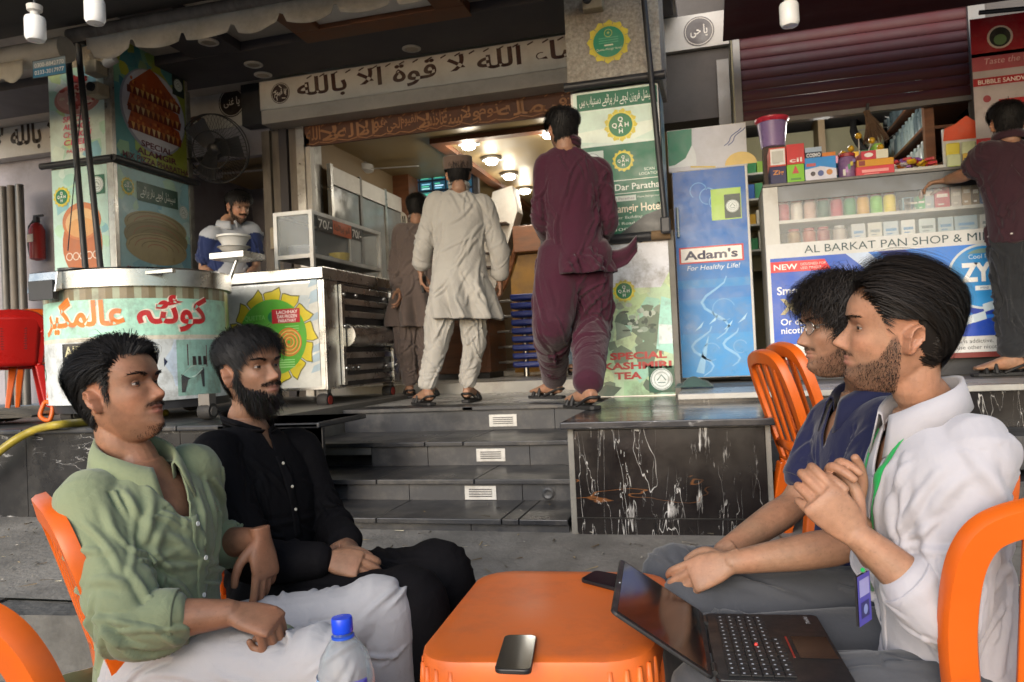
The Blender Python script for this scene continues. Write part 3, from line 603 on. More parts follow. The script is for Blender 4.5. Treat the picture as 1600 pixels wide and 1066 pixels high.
for k, (px, py) in enumerate(((326, 66), (411, 117), (643, 76), (396, 101))):
    c = UZ(px, py, CZ-.062); t = thing('downlight', ['unlit downlight in the beam beside the awning valance', 'unlit downlight by the corner of the long signboard', 'unlit downlight above the middle of the long calligraphy', 'unlit downlight where the two dark porch beams meet'][k], 'downlight', c, 'unlit porch downlights')
    obj('rim', MB().lathe([(.075, .012), (.078, -.004), (.06, -.012), (.055, .0)], c, 24), SIGNW, t, smooth='auto'); obj('lens', MB().lathe([(.054, -.002), (.05, -.006), (.001, -.007)], c, 20), mat('lens_dull', (.4, .34, .26), rough=.4), t)

# ---- facade: lintel, columns and sign boards
FY = 6.3
SX0, SX1 = UY(406, 150, 6.08).x, UY(1150, 60, 6.08).x
sz0, sz1 = UY(640, 140, 6.08).z, UY(640, 92, 6.08).z
t = thing('signboard', 'long cream signboard with large dark calligraphy over the shop entrance', 'signboard', (SX0, 6.08, sz0))
obj('board', MB().bb((SX0, 6.08, sz0), (QX1, 6.3, sz1)), SIGNW, t); obj('underside', MB().bb((SX0+.003, 6.09, sz0-.12), (QX1, 6.31, sz0-.001)), SOFF, t)
P = Print(o=(SX0, 6.077, sz0), u=(1, 0, 0), v=(0, 0, 1)); h = sz1-sz0
bw = UY(883, 90, 6.08).x-SX0
P.text('ماشاء الله لا قوة الا بالله', bw*.135, h*.1, h*.8, '#3a1a12', 1, 'l', ar=True, w=bw*1.02, bold=.022)
q = random.Random(2)
for i in range(20):
    x = bw*(.17+.045*i); P.line([(x, h*.86), (x+.05, h*.94)], .012, '#3a1a12', 1)
P.done('lettering', PRINT, t); P = Print(o=(SX0, 6.077, sz0), u=(1, 0, 0), v=(0, 0, 1)); cx, cy, r = bw*.075, h*.5, h*.36
P.circ(cx, cy, r, '#2a1618', 1); P.ring(cx, cy, r*.93, r*.05, '#cfc9c0', 2); P.text('یا قیوم', cx, cy-r*.4, r*.8, '#d9d3ca', 2, 'c', ar=True, w=r*1.25, bold=.01)
for i in range(5): a = i*1.25; P.line([(cx+r*.5*math.cos(a), cy+r*.5*math.sin(a)), (cx+r*.75*math.cos(a+.5), cy+r*.75*math.sin(a+.5))], r*.07, '#d9d3ca', 2)
P.done('emblem', PRINT, t)
bz1 = UY(640, 209, FY).z; bz0 = sz0-.12
struct('lintel', MB().bb((SX0-.1, FY+.02, bz1+.2), (QX1+.05, FY+.3, bz0)), WALLD)
BAND = mat('carved_band', (.12, .045, .022), rough=.5, var=.3, scale=8, bump=.1)
t = thing('calligraphy_band', 'brown carved calligraphy band running above the shop doorway', 'band', (SX0, FY, bz1))
xa = UY(476, 220, FY).x; obj('board', MB().bb((xa, FY, bz1), (QX1, FY+.03, bz1+.2)), BAND, t)
P = Print(o=(xa, FY-.002, bz1), u=(1, 0, 0), v=(0, 0, 1)); w = QX1-xa; q = random.Random(8)
words = 'الله لا اله الا هو الحی القیوم لا تاخذه سنة ولا نوم له ما فی السموات وما فی الارض من ذا الذی یشفع عنده'.split(); x = .02; i = 0
while x < w-.2:
    ww = q.uniform(.12, .22); P.text(words[i % len(words)], x, .03+q.uniform(0, .02), .13, '#a9764a', 1, 'l', ar=True, w=ww, bold=.012)
    P.line([(x, .02+.02*q.random()), (x+ww*.5, .012), (x+ww*.9, .03)], .008, '#a9764a', 1); P.line([(x+.02, .165), (x+.05, .185)], .008, '#a9764a', 1); x += ww*.93; i += 1
P.done('lettering', PRINT, t)
COLM = mat('column_paint', (.2, .175, .15), rough=.7, var=.35, scale=4, bump=.15, dirt=(.08, .06, .045), dirt_amt=.6, stretch=(3, 3, .6))
t = thing('column', 'grubby ribbed grey column between kitchen doorway and shop entrance', 'column', (SX0+.1, FY, PLZ))
x0 = UY(411, 250, FY).x; x1 = UY(478, 250, FY).x
for k in range(5): a = x0+(x1-x0)*k/5; obj('rib', MB().bb((a+.004, FY-.02+.03*(k % 2), PLZ-.05), (a+(x1-x0)/5-.004, FY+.3, bz0)), [COLM, COLM, BEAM, COLM, STEELTRIM][k], t)
obj('switch_box', MB().bb((x0+.08, FY-.07, 2.2), (x0+.2, FY-.021, 2.4)), CREAMP, t, bevel=.01)
# kitchen: room lit from inside, left of the column
kx0, kx1 = UY(300, 300, FY).x, x0
obj_k = struct('kitchen_wall', MB().bb((kx0-.6, 8.2, ZL), (kx1+.4, 8.25, 3.6)), WALLL)
struct('kitchen_wall', MB().bb((kx0-.65, 6.7, ZL), (kx0-.6, 8.2, 3.6)), WALLL); struct('kitchen_wall', MB().bb((kx1+.05, FY+.31, ZL), (kx1+.1, 8.2, 3.6)), WALLL)
struct('kitchen_ceiling', MB().bb((kx0-.6, FY+.3, 3.55), (kx1+.05, 8.2, 3.6)), SOFF)
obj_s2 = thing('signboard', 'short cream signboard with a round dark emblem over the kitchen doorway', 'signboard', (kx0, 6.4, 3.4))
za, zb2 = UY(350, 200, 6.42).z, UY(350, 142, 6.42).z
obj('board', MB().bb((kx0-1.0, 6.42, za), (UY(388, 160, 6.42).x, 6.55, zb2)), SIGNW, obj_s2); obj('end_cap', MB().bb((UY(388, 160, 6.42).x+.003, 6.3, za-.05), (SX0-.01, 6.56, zb2+.1)), DKMET, obj_s2)
P = Print(o=(kx0, 6.417, za), u=(1, 0, 0), v=(0, 0, 1)); h = zb2-za; c = UY(362, 160, 6.417); cx = c.x-kx0; cy = c.z-za; r = h*.4
P.circ(cx, cy, r, '#1d1416', 1); P.ring(cx, cy, r*.93, r*.05, '#cfc9c0', 2); P.text('یا غنی', cx, cy-r*.35, r*.7, '#d9d3ca', 2, 'c', ar=True, w=r*1.2, bold=.01)
P.done('emblem', PRINT, obj_s2); P = Print(o=(kx0, 6.417, za), u=(1, 0, 0), v=(0, 0, 1)); P.text('ما', cx-h*1.9, h*.1, h*.6, '#4a2416', 1, 'l', ar=True, w=h*1.0, bold=.03); P.done('lettering', PRINT, obj_s2)
struct('kitchen_lintel', MB().bb((kx0-1, 6.43, za-.3), (kx1, 6.5, za-.004)), WALLL)
t = thing('wall_fan', 'black wire caged wall fan fixed beside the printed pillar', 'fan', UY(335, 232, PYB+.1))
c = UX(335, 232, PX1+.42); c = UY(335, 233, 5.9); fm = Matrix.Rotation(R(8), 3, 'Z') @ Matrix.Rotation(R(112), 3, 'X')
RF = .3
for q_, rr, zz in (('cage_ring', RF, 0), ('cage_ring', RF*.55, .07), ('cage_ring', RF*.98, -.06)):
    obj(q_, MB().tube([c+fm @ V((rr*math.cos(2*math.pi*i/40), rr*math.sin(2*math.pi*i/40), zz)) for i in range(41)], .006, 6), DKMET, t)
for s_ in (1, -1):
    mb = MB()
    for i in range(54):
        a = 2*math.pi*i/54; mb.tube([c+fm @ V((.06*math.cos(a), .06*math.sin(a), .08*s_)), c+fm @ V((RF*.6*math.cos(a), RF*.6*math.sin(a), .075*s_)), c+fm @ V((RF*math.cos(a), RF*math.sin(a), 0))], .0016, 4, cap=False)
    obj('cage_wires', mb, DKMET, t)
obj('motor', MB().lathe([(.02, -.2), (.075, -.18), (.085, -.08), (.05, -.06), (.055, .03), (.02, .05)], c, 20, fm), DKMET, t, smooth='auto')
for k in range(3):
    a = k*2.09; mb = MB(); mb.grid(lambda u, v: c+fm @ (Matrix.Rotation(a, 3, 'Z') @ V((.05+.21*u, (-.06-.04*u)+(.12+.08*u)*v, .03*(v-.5)+.01))), 5, 4); obj('blade', mb, DKMET, t, solid=.004)
obj('mount', MB().tube([c+fm @ V((0, 0, -.18)), c+fm @ V((-.1, -.1, -.22)), V((PX1+.02, PYB-.05, c.z-.1))], .025, 8), DKMET, t)
t = thing('ceiling_fan', 'ceiling fan with pale blades hanging inside the kitchen', 'fan', UY(340, 270, 7.2)); c = UY(330, 273, 7.2)
obj('rod', MB().tube([c, V((c.x, c.y, 3.55))], .015, 8), STEELTRIM, t); obj('motor', MB().lathe([(.02, .06), (.12, .04), (.12, -.02), (.06, -.05)], c, 20), SIGNW, t, smooth='auto')
for k in range(3):
    a = .1+k*2.09; M = Matrix.Rotation(a, 3, 'Z'); obj('blade', MB().box(c+M @ V((.38, 0, 0)), (.55, .12, .008), M @ Matrix.Rotation(.15, 3, 'X')), SIGNW, t)
t = thing('wall_lamp', 'glowing white lamp on the kitchen wall', 'lamp', UY(383, 258, 8.1)); c = UY(383, 258, 8.1)
LAMPW = mat('lamp_glow', (.9, .95, 1), emit=14, var=0, bump=0)
obj('tube', MB().tube([c-V((.12, 0, 0)), c+V((.12, 0, 0))], .025, 10), LAMPW, t, smooth=True); obj('holder', MB().bb(c+V((-.16, .03, -.02)), c+V((.16, .09, .02))), SIGNW, t)
pl = bpy.data.lights.new('kitchen_light', 'POINT'); pl.energy = 30; pl.color = (.88, .92, 1); pl.shadow_soft_size = .1; po = bpy.data.objects.new('kitchen_light', pl); col.objects.link(po); po.location = c+V((0, -.35, .1)); po.parent = t; po.matrix_parent_inverse = Matrix.Translation(-t.location)
# far left: dark shop front with another sign, wall and fire extinguisher
struct('side_wall', MB().bb((-9, 6.6, ZL), (kx0-.62, 6.7, 3.9)), WALLL)
t = thing('signboard', 'dim signboard with tall calligraphy behind the printed pillar', 'signboard', UY(40, 240, 6.5))
a = UY(-40, 252, 6.5); b = UY(90, 195, 6.5)
obj('board', MB().bb((a.x-1, 6.45, a.z-.03), (b.x+.3, 6.59, b.z+.03)), SIGNW, t)
P = Print(o=(a.x, 6.447, a.z-.03), u=(1, 0, 0), v=(0, 0, 1)); P.text('لا بالله لا', (b.x-a.x)*.3, .05, .3, '#2a1710', 1, 'l', ar=True, w=(b.x-a.x)*.75, bold=.03); P.done('lettering', PRINT, t)
for k in range(3): x_ = UY(8+k*13, 400, 6.3).x; tag(obj('door_post', MB().tube([(x_, 6.3, ZL), (x_, 6.3, UY(20, 290, 6.3).z)], .04, 10), [GREYMET, COLM, GREYMET][k], smooth='auto'), ['dull steel post', 'grubby painted post', 'dark steel post'][k]+[' of the side doorway farthest from the fire extinguisher', ' standing between two steel posts of the side doorway', ' of the side doorway nearest the fire extinguisher'][k], 'post', 'side doorway posts')
c = UY(58, 375, 6.5); t = thing('fire_extinguisher', 'red fire extinguisher hanging on the grey side wall', 'fire extinguisher', c)
obj('cylinder', MB().lathe([(.02, -.22), (.075, -.2), (.078, .1), (.05, .16), (.025, .18)], c, 20), mat('ext_red', (.28, .02, .02), rough=.35, var=.1), t, smooth='auto')
obj('valve', MB().box(c+V((0, 0, .21)), (.05, .05, .06)), DKMET, t, bevel=.008); obj('handle', MB().box(c+V((.03, 0, .25)), (.12, .025, .02)), DKMET, t)
obj('hose', MB().tube([c+V((-.02, 0, .22)), c+V((-.1, 0, .15)), c+V((-.105, -.01, -.05)), c+V((-.07, -.02, -.18))], .012, 8), DKMET, t, smooth=True); obj('label', MB().setc('#d8cfc4').bb(c+V((-.045, -.081, -.03)), c+V((.03, -.076, .05))), VCOL, t)

# ---- shop interior
IZ = PLZ+.09; IY = 12.2; ix0 = UY(479, 400, FY).x+.02; ix1 = QX1+1.2
TAN = mat('tan_panel', (.3, .22, .11), rough=.45, var=.2, scale=2, bump=.03); INW = mat('inner_wall', (.17, .115, .06), rough=.6, var=.2, scale=2, bump=.05)
struct('interior_floor', MB().bb((ix0-2, FY+.05, IZ-.2), (ix1, IY, IZ)), FLOOR); ICZ = bz1+.16
struct('interior_ceiling', MB().bb((ix0-2, FY+.31, ICZ), (ix1, IY, ICZ+.05)), TAN); struct('interior_wall', MB().bb((ix0-2, IY, IZ), (ix1, IY+.05, ICZ)), INW)
struct('interior_wall', MB().bb((ix1-.05, FY+.3, IZ), (ix1, IY, ICZ)), INW); struct('interior_wall', MB().bb((ix0-.02, FY+.31, IZ), (ix0, IY, ICZ)), INW)
a = UZ(680, 221, ICZ-.03); b = UZ(829, 322, ICZ-.03)
tag(obj('ceiling_trim', MB().bb((a.x-.06, a.y, ICZ-.05), (a.x+.06, IY-.1, ICZ-.001)), WOOD), kind='structure'); tag(obj('ceiling_trim', MB().bb((a.x+.061, a.y, ICZ-.05), (ix1-.1, a.y+.12, ICZ-.001)), WOOD), kind='structure')
LGLOW = mat('downlight_glow', (1, .96, .86), emit=22, var=0, bump=0)
for k, (px, py) in enumerate(((732, 227), (768, 251), (796, 275), (820, 298), (858, 209), (905, 232))):
    c = UZ(px, py, ICZ-.035); t = thing('ceiling_lamp', ['lit ceiling lamp of the trim row closest to the doorway', 'second lit ceiling lamp of the trim row from the doorway', 'third lit ceiling lamp of the trim row from the doorway', 'last and deepest lit ceiling lamp of the trim row', 'lit ceiling lamp beside the head of the man in maroon', 'lit ceiling lamp hidden behind the head of the man in maroon'][k], 'lamp', c, 'lit shop ceiling lamps')
    obj('rim', MB().lathe([(.11, .034), (.115, .01), (.1, .0), (.085, .012)], c, 24), STEELTRIM, t, smooth='auto'); obj('bulb', MB().lathe([(.062, .03), (.062, -.03), (.045, -.04), (.001, -.041)], c, 20), LGLOW, t, smooth='auto')
    pl = bpy.data.lights.new('lamp_light', 'POINT'); pl.energy = 3.6; pl.color = (1, .88, .68); pl.shadow_soft_size = .08; po = bpy.data.objects.new('lamp_light', pl); col.objects.link(po); po.location = c-V((0, 0, .14)); po.parent = t; po.matrix_parent_inverse = Matrix.Translation(-t.location)
# glazed side partition on the left of the room
t = thing('glass_partition', 'row of glazed panels with white frames inside the shop entrance', 'partition', (ix0+.1, 7.4, IZ))
obj('post', MB().bb((ix0+.005, FY+.0, PLZ), (ix0+.06, FY+.07, ICZ-.05)), SIGNW, t)
for k in range(5):
    y0 = 6.6+k*.62; obj('frame', MB().bb((ix0+.06, y0, IZ), (ix0+.1, y0+.05, ICZ-.25)), [STEELTRIM, GREYMET][k % 2], t)
    obj('pane', MB().bb((ix0+.07, y0+.055, IZ+.8), (ix0+.085, y0+.61, ICZ-.45)), mat('grey_pane', (.22, .23, .23), rough=.15, var=.2, bump=0), t)
    obj('header', MB().bb((ix0+.06, y0+.052, ICZ-.44), (ix0+.1, y0+.618, ICZ-.27)), SIGNW, t)
MENU = mat('screen_print', vcol=True, emit=1.2, rough=.2, var=0, bump=0)
P, w, h = frontP(636, 262, 742, 348, 8.6); t = thing('menu_screen', 'dark wall screen filled with small blue and green menu pictures', 'screen', UY(690, 300, 8.6)); P.rect(0, 0, w, h, '#0a0f14', 1); q = random.Random(3)
for i in range(5):
    for j in range(5):
        x, y = w*(.03+.195*i), h*(.04+.19*j); P.rect(x, y, x+w*.17, y+h*.15, q.choice(['#16303c', '#1d4a4c', '#20303f', '#2a5a58', '#122430']), 2)
        for s_ in range(3): P.rect(x+w*.02, y+h*(.02+.04*s_), x+w*q.uniform(.08, .15), y+h*(.04+.04*s_), q.choice(['#5f8fa0', '#7fa8a8', '#3f8f6f', '#90a8c0']), 3)
P.done('picture', MENU, t); p0_ = UY(690, 305, 8.6); obj('housing', MB().bb((p0_.x-w/2-.03, 8.61, p0_.z-h/2-.03), (p0_.x+w/2+.03, 8.67, p0_.z+h/2+.03)), DKMET, t)
t = thing('wood_pillar', 'varnished brown wood pillar with carved calligraphy inside the shop', 'pillar', UZ(620, 560, IZ)); pc = UY(625, 330, 8.3)
obj('shaft', MB().bb((pc.x-.22, 8.3, IZ), (pc.x+.12, 8.7, ICZ)), WOOD, t); P, w, h = frontP(615, 330, 638, 362, 8.298); P.circ(w/2, h/2, w*.48, '#d8d2c8', 1, h*.48); P.text('الله', w/2, h*.25, h*.5, '#1a1210', 2, 'c', ar=True, w=w*.7, bold=.03); P.done('lettering', PRINT, t)
t = thing('ceiling_fan', 'cream ceiling fan seen through the shop entrance', 'fan', UY(566, 250, 7.6)); c = UY(566, 262, 7.6)
obj('canopy', MB().lathe([(.09, .3), (.07, .16), (.05, .04)], c, 16), SIGNW, t, smooth='auto'); obj('motor', MB().lathe([(.05, .05), (.12, .02), (.12, -.04), (.03, -.07)], c, 18), SIGNW, t, smooth='auto')
for k in range(3):
    a = .2+k*2.09; M = Matrix.Rotation(a, 3, 'Z'); obj('blade', MB().box(c+M @ V((.36, 0, -.02)), (.5, .12, .008), M @ Matrix.Rotation(.2, 3, 'X')), SIGNW, t)
t = thing('service_hatch', 'grey serving hatch with a dark cornice inside the shop', 'hatch', UY(575, 400, 8.8)); 
P0, w, h = frontP(534, 300, 606, 350, 8.8); a = UY(570, 380, 8.8); obj('cornice', MB().bb((a.x-.38, 8.75, UY(570, 292, 8.8).z), (a.x+.38, 9, UY(570, 276, 8.8).z)), WOODD, t, bevel=.02); obj('panel', MB().bb((a.x-.3, 8.8, IZ), (a.x+.3, 8.9, UY(570, 293, 8.8).z)), GREYMET, t); obj('jamb', MB().bb((a.x-.36, 8.78, IZ), (a.x-.305, 8.9, UY(570, 293, 8.8).z)), SIGNW, t)
t = thing('wooden_counter', 'low brown wooden counter behind the cream clad man', 'counter', UZ(700, 590, IZ)); a = UY(655, 585, 7.4); b = UY(768, 585, 7.4); zt = UY(700, 500, 7.4).z
obj('cabinet', MB().bb((a.x, 7.4, IZ+.06), (b.x, 8.0, zt)), WOOD, t, bevel=.008); obj('plinth', MB().bb((a.x+.03, 7.44, IZ), (b.x-.03, 7.96, IZ+.058)), DKMET, t); obj('worktop', MB().bb((a.x-.03, 7.36, zt+.002), (b.x+.03, 8.02, zt+.035)), WOODD, t)
for k in range(3): x_ = a.x+.06+k*(b.x-a.x-.06)/3; obj('door_panel', MB().bb((x_, 7.385, IZ+.12), (x_+(b.x-a.x)/3-.06, 7.399, zt-.08)), WOOD, t, bevel=.006)
t = thing('staircase', 'white curved staircase with dark treads and wooden edge in the shop', 'staircase', UZ(800, 560, IZ)); c0 = UY(765, 500, 9.2)
wv = MB(); wv.prism([UY(745, 500, 9.2), UY(772, 455, 9.2), UY(808, 330, 9.2), UY(800, 290, 9.2), UY(770, 300, 9.2), UY(745, 420, 9.2)], (0, .3, 0)); obj('side_wall', wv, SIGNW, t)
for k, (px, py) in enumerate(((758, 440), (764, 418), (772, 396), (780, 372), (788, 350))): a = UY(px, py, 9.15); obj('tread', MB().bb((a.x-.09, 9.0, a.z-.015), (a.x+.06, 9.19, a.z)), WOODD, t)
obj('edge', MB().tube([UY(752, 520, 9.15), UY(790, 440, 9.15), UY(815, 360, 9.15)], .035, 8), WOOD, t)
t = thing('wall_cabinet', 'orange brown wall cabinet beside the stacked blue chairs', 'cabinet', UY(810, 400, 9.0)); a = UY(802, 395, 9); b = UY(845, 350, 9); obj('body', MB().bb((a.x, 9, a.z), (b.x, 9.4, b.z)), WOOD, t, bevel=.01); obj('lower_panel', MB().bb((a.x-.1, 9.2, IZ), (b.x, 9.3, a.z-.01)), mat('ochre_panel', (.33, .17, .03), rough=.5, var=.4, scale=5), t)
# steel railing
t = thing('steel_railing', 'low steel railing with four bars at the foot of the stair', 'railing', UZ(790, 582, IZ)); a = UY(762, 560, 7.7); b = UY(822, 560, 7.7); zt = UY(800, 470, 7.7).z
for x_ in (a.x, b.x): obj('post', MB().tube([(x_, 7.7, IZ), (x_, 7.7, zt+.03)], .03, 12), STEEL, t, smooth='auto')
for k in range(5): z_ = IZ+.15+(zt-IZ-.15)*k/4; obj('bar', MB().tube([(a.x+.03, 7.7, z_), (b.x-.03, 7.7, z_)], .012, 8), STEEL, t, smooth='auto')
# stack of blue chairs behind the man in maroon
for k in range(9):
    c = UY(832, 505, 7.6); z_ = IZ+.1+k*.085; mb = MB()
    t = thing('blue_chair', ['lowest', 'second lowest', 'third lowest', 'fourth lowest', 'middle', 'fourth highest', 'third highest', 'second highest', 'topmost'][k]+' blue plastic chair of the nested stack inside the shop', 'chair', (c.x, 7.6, z_), 'stacked blue chairs')
    BLU = mat('blue_plastic', (.02, .05, .32), rough=.35, var=.1)
    obj('backrest', MB().bb((c.x-.2, 7.5, z_), (c.x+.25, 7.54, z_+.055)), BLU, t, bevel=.012); obj('seat', MB().bb((c.x-.2, 7.545, z_-.01), (c.x+.25, 7.95, z_+.02)), BLU, t, bevel=.012)
# right of the pillar: next shop front with emblem board
bx0, bx1 = QX1+.03, UY(1150, 60, 6.2).x
t = thing('signboard', 'beige signboard end with round dark emblem right of the stone pillar', 'signboard', UY(1090, 60, 6.2)); za, zb2 = UY(1090, 75, 6.2).z, UY(1090, 22, 6.2).z
obj('board', MB().bb((bx0-.1, 6.2, za), (bx1, 6.4, zb2)), SIGNW, t); P = Print(o=(bx0, 6.197, za), u=(1, 0, 0), v=(0, 0, 1)); c = UY(1092, 49, 6.197); cx, cy, r = c.x-bx0, c.z-za, (zb2-za)*.44
P.circ(cx, cy, r, '#231315', 1); P.ring(cx, cy, r*.92, r*.05, '#b9b0a6', 2); P.text('یا حی', cx, cy-r*.4, r*.85, '#cfc7bc', 2, 'c', ar=True, w=r*1.1, bold=.012); P.done('lettering', PRINT, t)
struct('right_lintel', MB().bb((bx0-.1, 6.25, za-.55), (bx1+.4, 6.5, za-.01)), WALLD); struct('upper_wall', MB().bb((QX1-.1, 6.62, 3.2), (4, 6.7, 6.5)), WALLD); struct('right_shop_wall', MB().bb((bx0-.1, 7.6, RZ), (bx1+.2, 7.7, 3.6)), WOODD)
t = thing('calligraphy_band', 'short dark brown calligraphy band over the shop beside the pillar', 'band', UY(1080, 135, 6.35)); a = UY(1045, 150, 6.35); b = UY(1118, 122, 6.35)
obj('board', MB().bb((a.x, 6.35, a.z), (b.x, 6.38, b.z)), BAND, t); P = Print(o=(a.x, 6.348, a.z), u=(1, 0, 0), v=(0, 0, 1)); w = b.x-a.x
P.text('الله لا اله الا', w*.05, .03, (b.z-a.z)*.75, '#a9764a', 1, 'l', ar=True, w=w*.9, bold=.012); P.done('lettering', PRINT, t)
c = UY(1140, 300, 6.2); tag(obj('door_jamb', MB().bb((c.x-.05, 6.15, RZ), (c.x+.04, 6.3, UY(1138, 95, 6.2).z)), GREYMET), 'grey metal jamb of the dark shop behind the blue freezer', 'jamb')

# ---- awnings over the front, pipes, poles and bulbs
TARP = mat('awning_canvas', (.55, .53, .47), rough=.85, var=.25, scale=3, bump=.15, dirt=(.2, .17, .12), dirt_amt=.6); TARPD = mat('awning_dark', (.075, .07, .066), rough=.85, var=.3, scale=3, bump=.2); REDT = mat('awning_red', (.075, .012, .014), rough=.75, var=.3, scale=2.5, bump=.15)
AY = 4.35; a = UY(118, 60, AY); b = UY(395, -2, AY); al = UY(-60, 112, AY-.08); ar = UY(104, 72, AY-.08)
ap = V((a.x, AY, (a.z+b.z)/2)); bp_ = V((-.7, AY, ap.z))
t = thing('awning', 'dark awning with grubby scalloped valance hanging from a long pipe', 'awning', ap)
obj('pipe', MB().tube([ap-V((.05, 0, 0)), bp_], .045, 14), COLM, t, smooth='auto')
lz = (al.z+ar.z)/2; obj('gutter', MB().tube([V((-7, AY-.08, lz)), V((ar.x, AY-.08, lz))], .085, 14), TARP, t, smooth='auto')
vm = MB(); n = 64; L_ = bp_.x-ap.x-.1
def val(u, v):
    x = ap.x+.1+L_*u; per = (u*9) % 1; dz = -.03-(.13+.035*math.sin(per*math.pi))*v; return V((x, AY-.01+.02*math.sin(u*40)*v+.03*v*noise.noise(V((u*9, 0, 0))), ap.z+dz+(.045*v if per < .12 else 0)))
vm.grid(val, 144, 5); obj('valance', vm, TARP, t, smooth=True, solid=.004)
vm = MB(); vm.grid(lambda u, v: V((-7+(ar.x+7-.28)*u, AY-.17, lz-.06-(.1+.05*math.sin(((u*14) % 1)*math.pi))*v)), 90, 3); obj('valance', vm, TARP, t, smooth=True, solid=.004)
cm = MB(); cm.grid(lambda u, v: V((-7+7.05*u, AY-.02-2.9*v, ap.z+.06-.2*v-.05*math.sin(v*math.pi)+.015*math.sin(u*31)*math.sin(v*3))), 60, 14); obj('canopy', cm, TARPD, t, smooth=True, solid=.006)  # out-of-view front and right end lengthened to shade the men and phone
P, w, h = frontP(52, 92, 103, 118, AY-.2); P.rect(0, 0, w, h*.55, '#3f86b4', 1); P.rect(0, h*.55, w, h, '#8fa6b8', 1); P.text('0300-8842770', w*.05, h*.6, h*.26, '#eef2f4', 2, w=w*.9, bold=.01); P.text('0333-3017977', w*.05, h*.16, h*.26, '#eef2f4', 2, w=w*.9, bold=.01); P.rect(-.005, -.005, w+.005, h+.005, '#4a5058', .2)
tag(P.done('phone_sign'), 'small blue sign with two phone numbers under the awning gutter', 'sign')
for k, (p, q_) in enumerate((((105, 70), (131, 388)), ((121, 62), (156, 408)))):
    a, b = UY(*p, 4.72), UY(*q_, 4.72); d = (b-a); t = thing('awning_pole', ('black awning pole ending at the steel pot on the round stall', 'black awning pole leaning across the pizza poster beside the stall rim')[k], 'pole', b)
    obj('pole', MB().tube([a-d*.03, b+d*.15], .023, 12), DKMET, t, smooth='auto'); obj('clamp', MB().box(a, (.08, .12, .07)), DKMET, t, bevel=.01)
tag(obj('hanging_wire', MB().tube([UY(128, 150, 4.65), UY(118, 260, 4.6), UY(106, 392, 4.55)], .004, 6), DKMET), 'thin black wire hanging down past the clay cup poster', 'wire')
REDX0 = QX1+.42
t = thing('awning', 'dark red awning sheet over the small kiosk', 'awning', (2.5, 4.6, 3.2)); cm = MB(); zr = UY(1300, 38, 5.3).z
cm.grid(lambda u, v: V((REDX0+6.5*u, 5.45-4.5*v, zr+.05-.2*v-.05*math.sin(v*math.pi)+.02*math.sin(u*25)*math.sin(v*3))), 50, 14); obj('canopy', cm, REDT, t, smooth=True, solid=.006)  # front stretch beyond the view is added, to shade the seated men
obj('front_pipe', MB().tube([(REDX0, .96, zr-.18), (REDX0+6.5, .96, zr-.18)], .025, 10), DKMET, t, smooth='auto')
BULBW = mat('bulb_white', (.8, .8, .8), rough=.3, var=.05, bump=0); 
for px, py, D, lab, zt in ((55, 40, 2.9, 'white screw bulb hanging in full view under the dark awning', ap.z-.12), (148, 13, 2.9, 'white bulb hanging beside the awning pipe, half hidden', ap.z-.12), (1233, 18, 3.0, 'unlit white bulb hanging under the dark red awning', zr-.1)):
    c = UD(px, py, D); t = thing('light_bulb', lab, 'bulb', c, 'bulbs hanging under the awnings'); zt = max(zt, c.z+.12)
    obj('bulb', MB().lathe([(.012, -.062), (.03, -.058), (.037, -.045), (.037, .02), (.034, .03), (.022, .034)], c, 20), BULBW, t, smooth='auto'); obj('socket', MB().lathe([(.016, .034), (.016, .05), (.026, .055), (.028, .075), (.012, .08)], c, 16), SIGNW, t, smooth='auto')
    obj('cord', MB().tube([c+V((0, 0, .08)), V((c.x, c.y, zt))], .004, 6), DKMET, t)
# ================================================================== STALLS AND KIOSK
WH = mat('white_enamel', (.62, .62, .6), rough=.4, var=.15, scale=6, bump=.03, dirt=(.25, .2, .15), dirt_amt=.5)
RUB = mat('rubber', (.025, .023, .022), rough=.7, var=.2); REDW = mat('wheel_red', (.3, .03, .02), rough=.5)
def caster(c, r, parent, m2):
    obj('caster_fork', MB().bb(c+V((-.035, -.03, r*.2)), c+V((.035, .03, r+.05))), GREYMET, parent)
    M = Matrix.Rotation(R(90), 3, 'Y'); w = obj('caster_wheel', MB().lathe([(r*.3, -.04), (r*.9, -.038), (r, -.02), (r, .02), (r*.9, .038), (r*.3, .04)], c, 22, M), RUB, parent, smooth='auto')
    obj('hub', MB().lathe([(r*.55, -.043), (r*.55, .043)], c, 16, M), m2, w)
SC = V((UY(221, 520, 4.12).x, 4.12, 0)); SR = .53; z0 = UY(215, 630, 3.6).z; z1 = UY(215, 412, 3.6).z
a0 = math.atan2(-SC.x, SC.y)*.62                     # printed side is turned a little to the viewer
def cyl(r, x, z, l=0): a = x/SR+a0; return V((SC.x+(r+l)*math.sin(a), SC.y-(r+l)*math.cos(a), z))
t = thing('round_stall', 'round steel food stall with red and orange lettering on casters', 'stall', (SC.x, SC.y, ZL))
obj('drum', MB().lathe([(SR-.004, z0), (SR-.004, z1-.09)], (SC.x, SC.y, 0), 64), STEEL, t, smooth='auto')
zr_ = UY(215, 444, 3.6).z
obj('rim', MB().lathe([(SR+.0, zr_), (SR+.02, zr_+.005), (SR+.02, z1-.012), (SR+.008, z1), (SR-.2, z1+.004), (.02, z1-.004)], (SC.x, SC.y, 0), 64), STEEL, t, smooth='auto')
obj('base_ring', MB().lathe([(SR-.02, z0-.05), (SR-.015, z0-.003)], (SC.x, SC.y, 0), 48), DKMET, t, smooth='auto')
PH = zr_-z0; P = Print(fn=lambda x, y, l: cyl(SR, x, z0+y, l), step=.0006); XM = SR*1.42
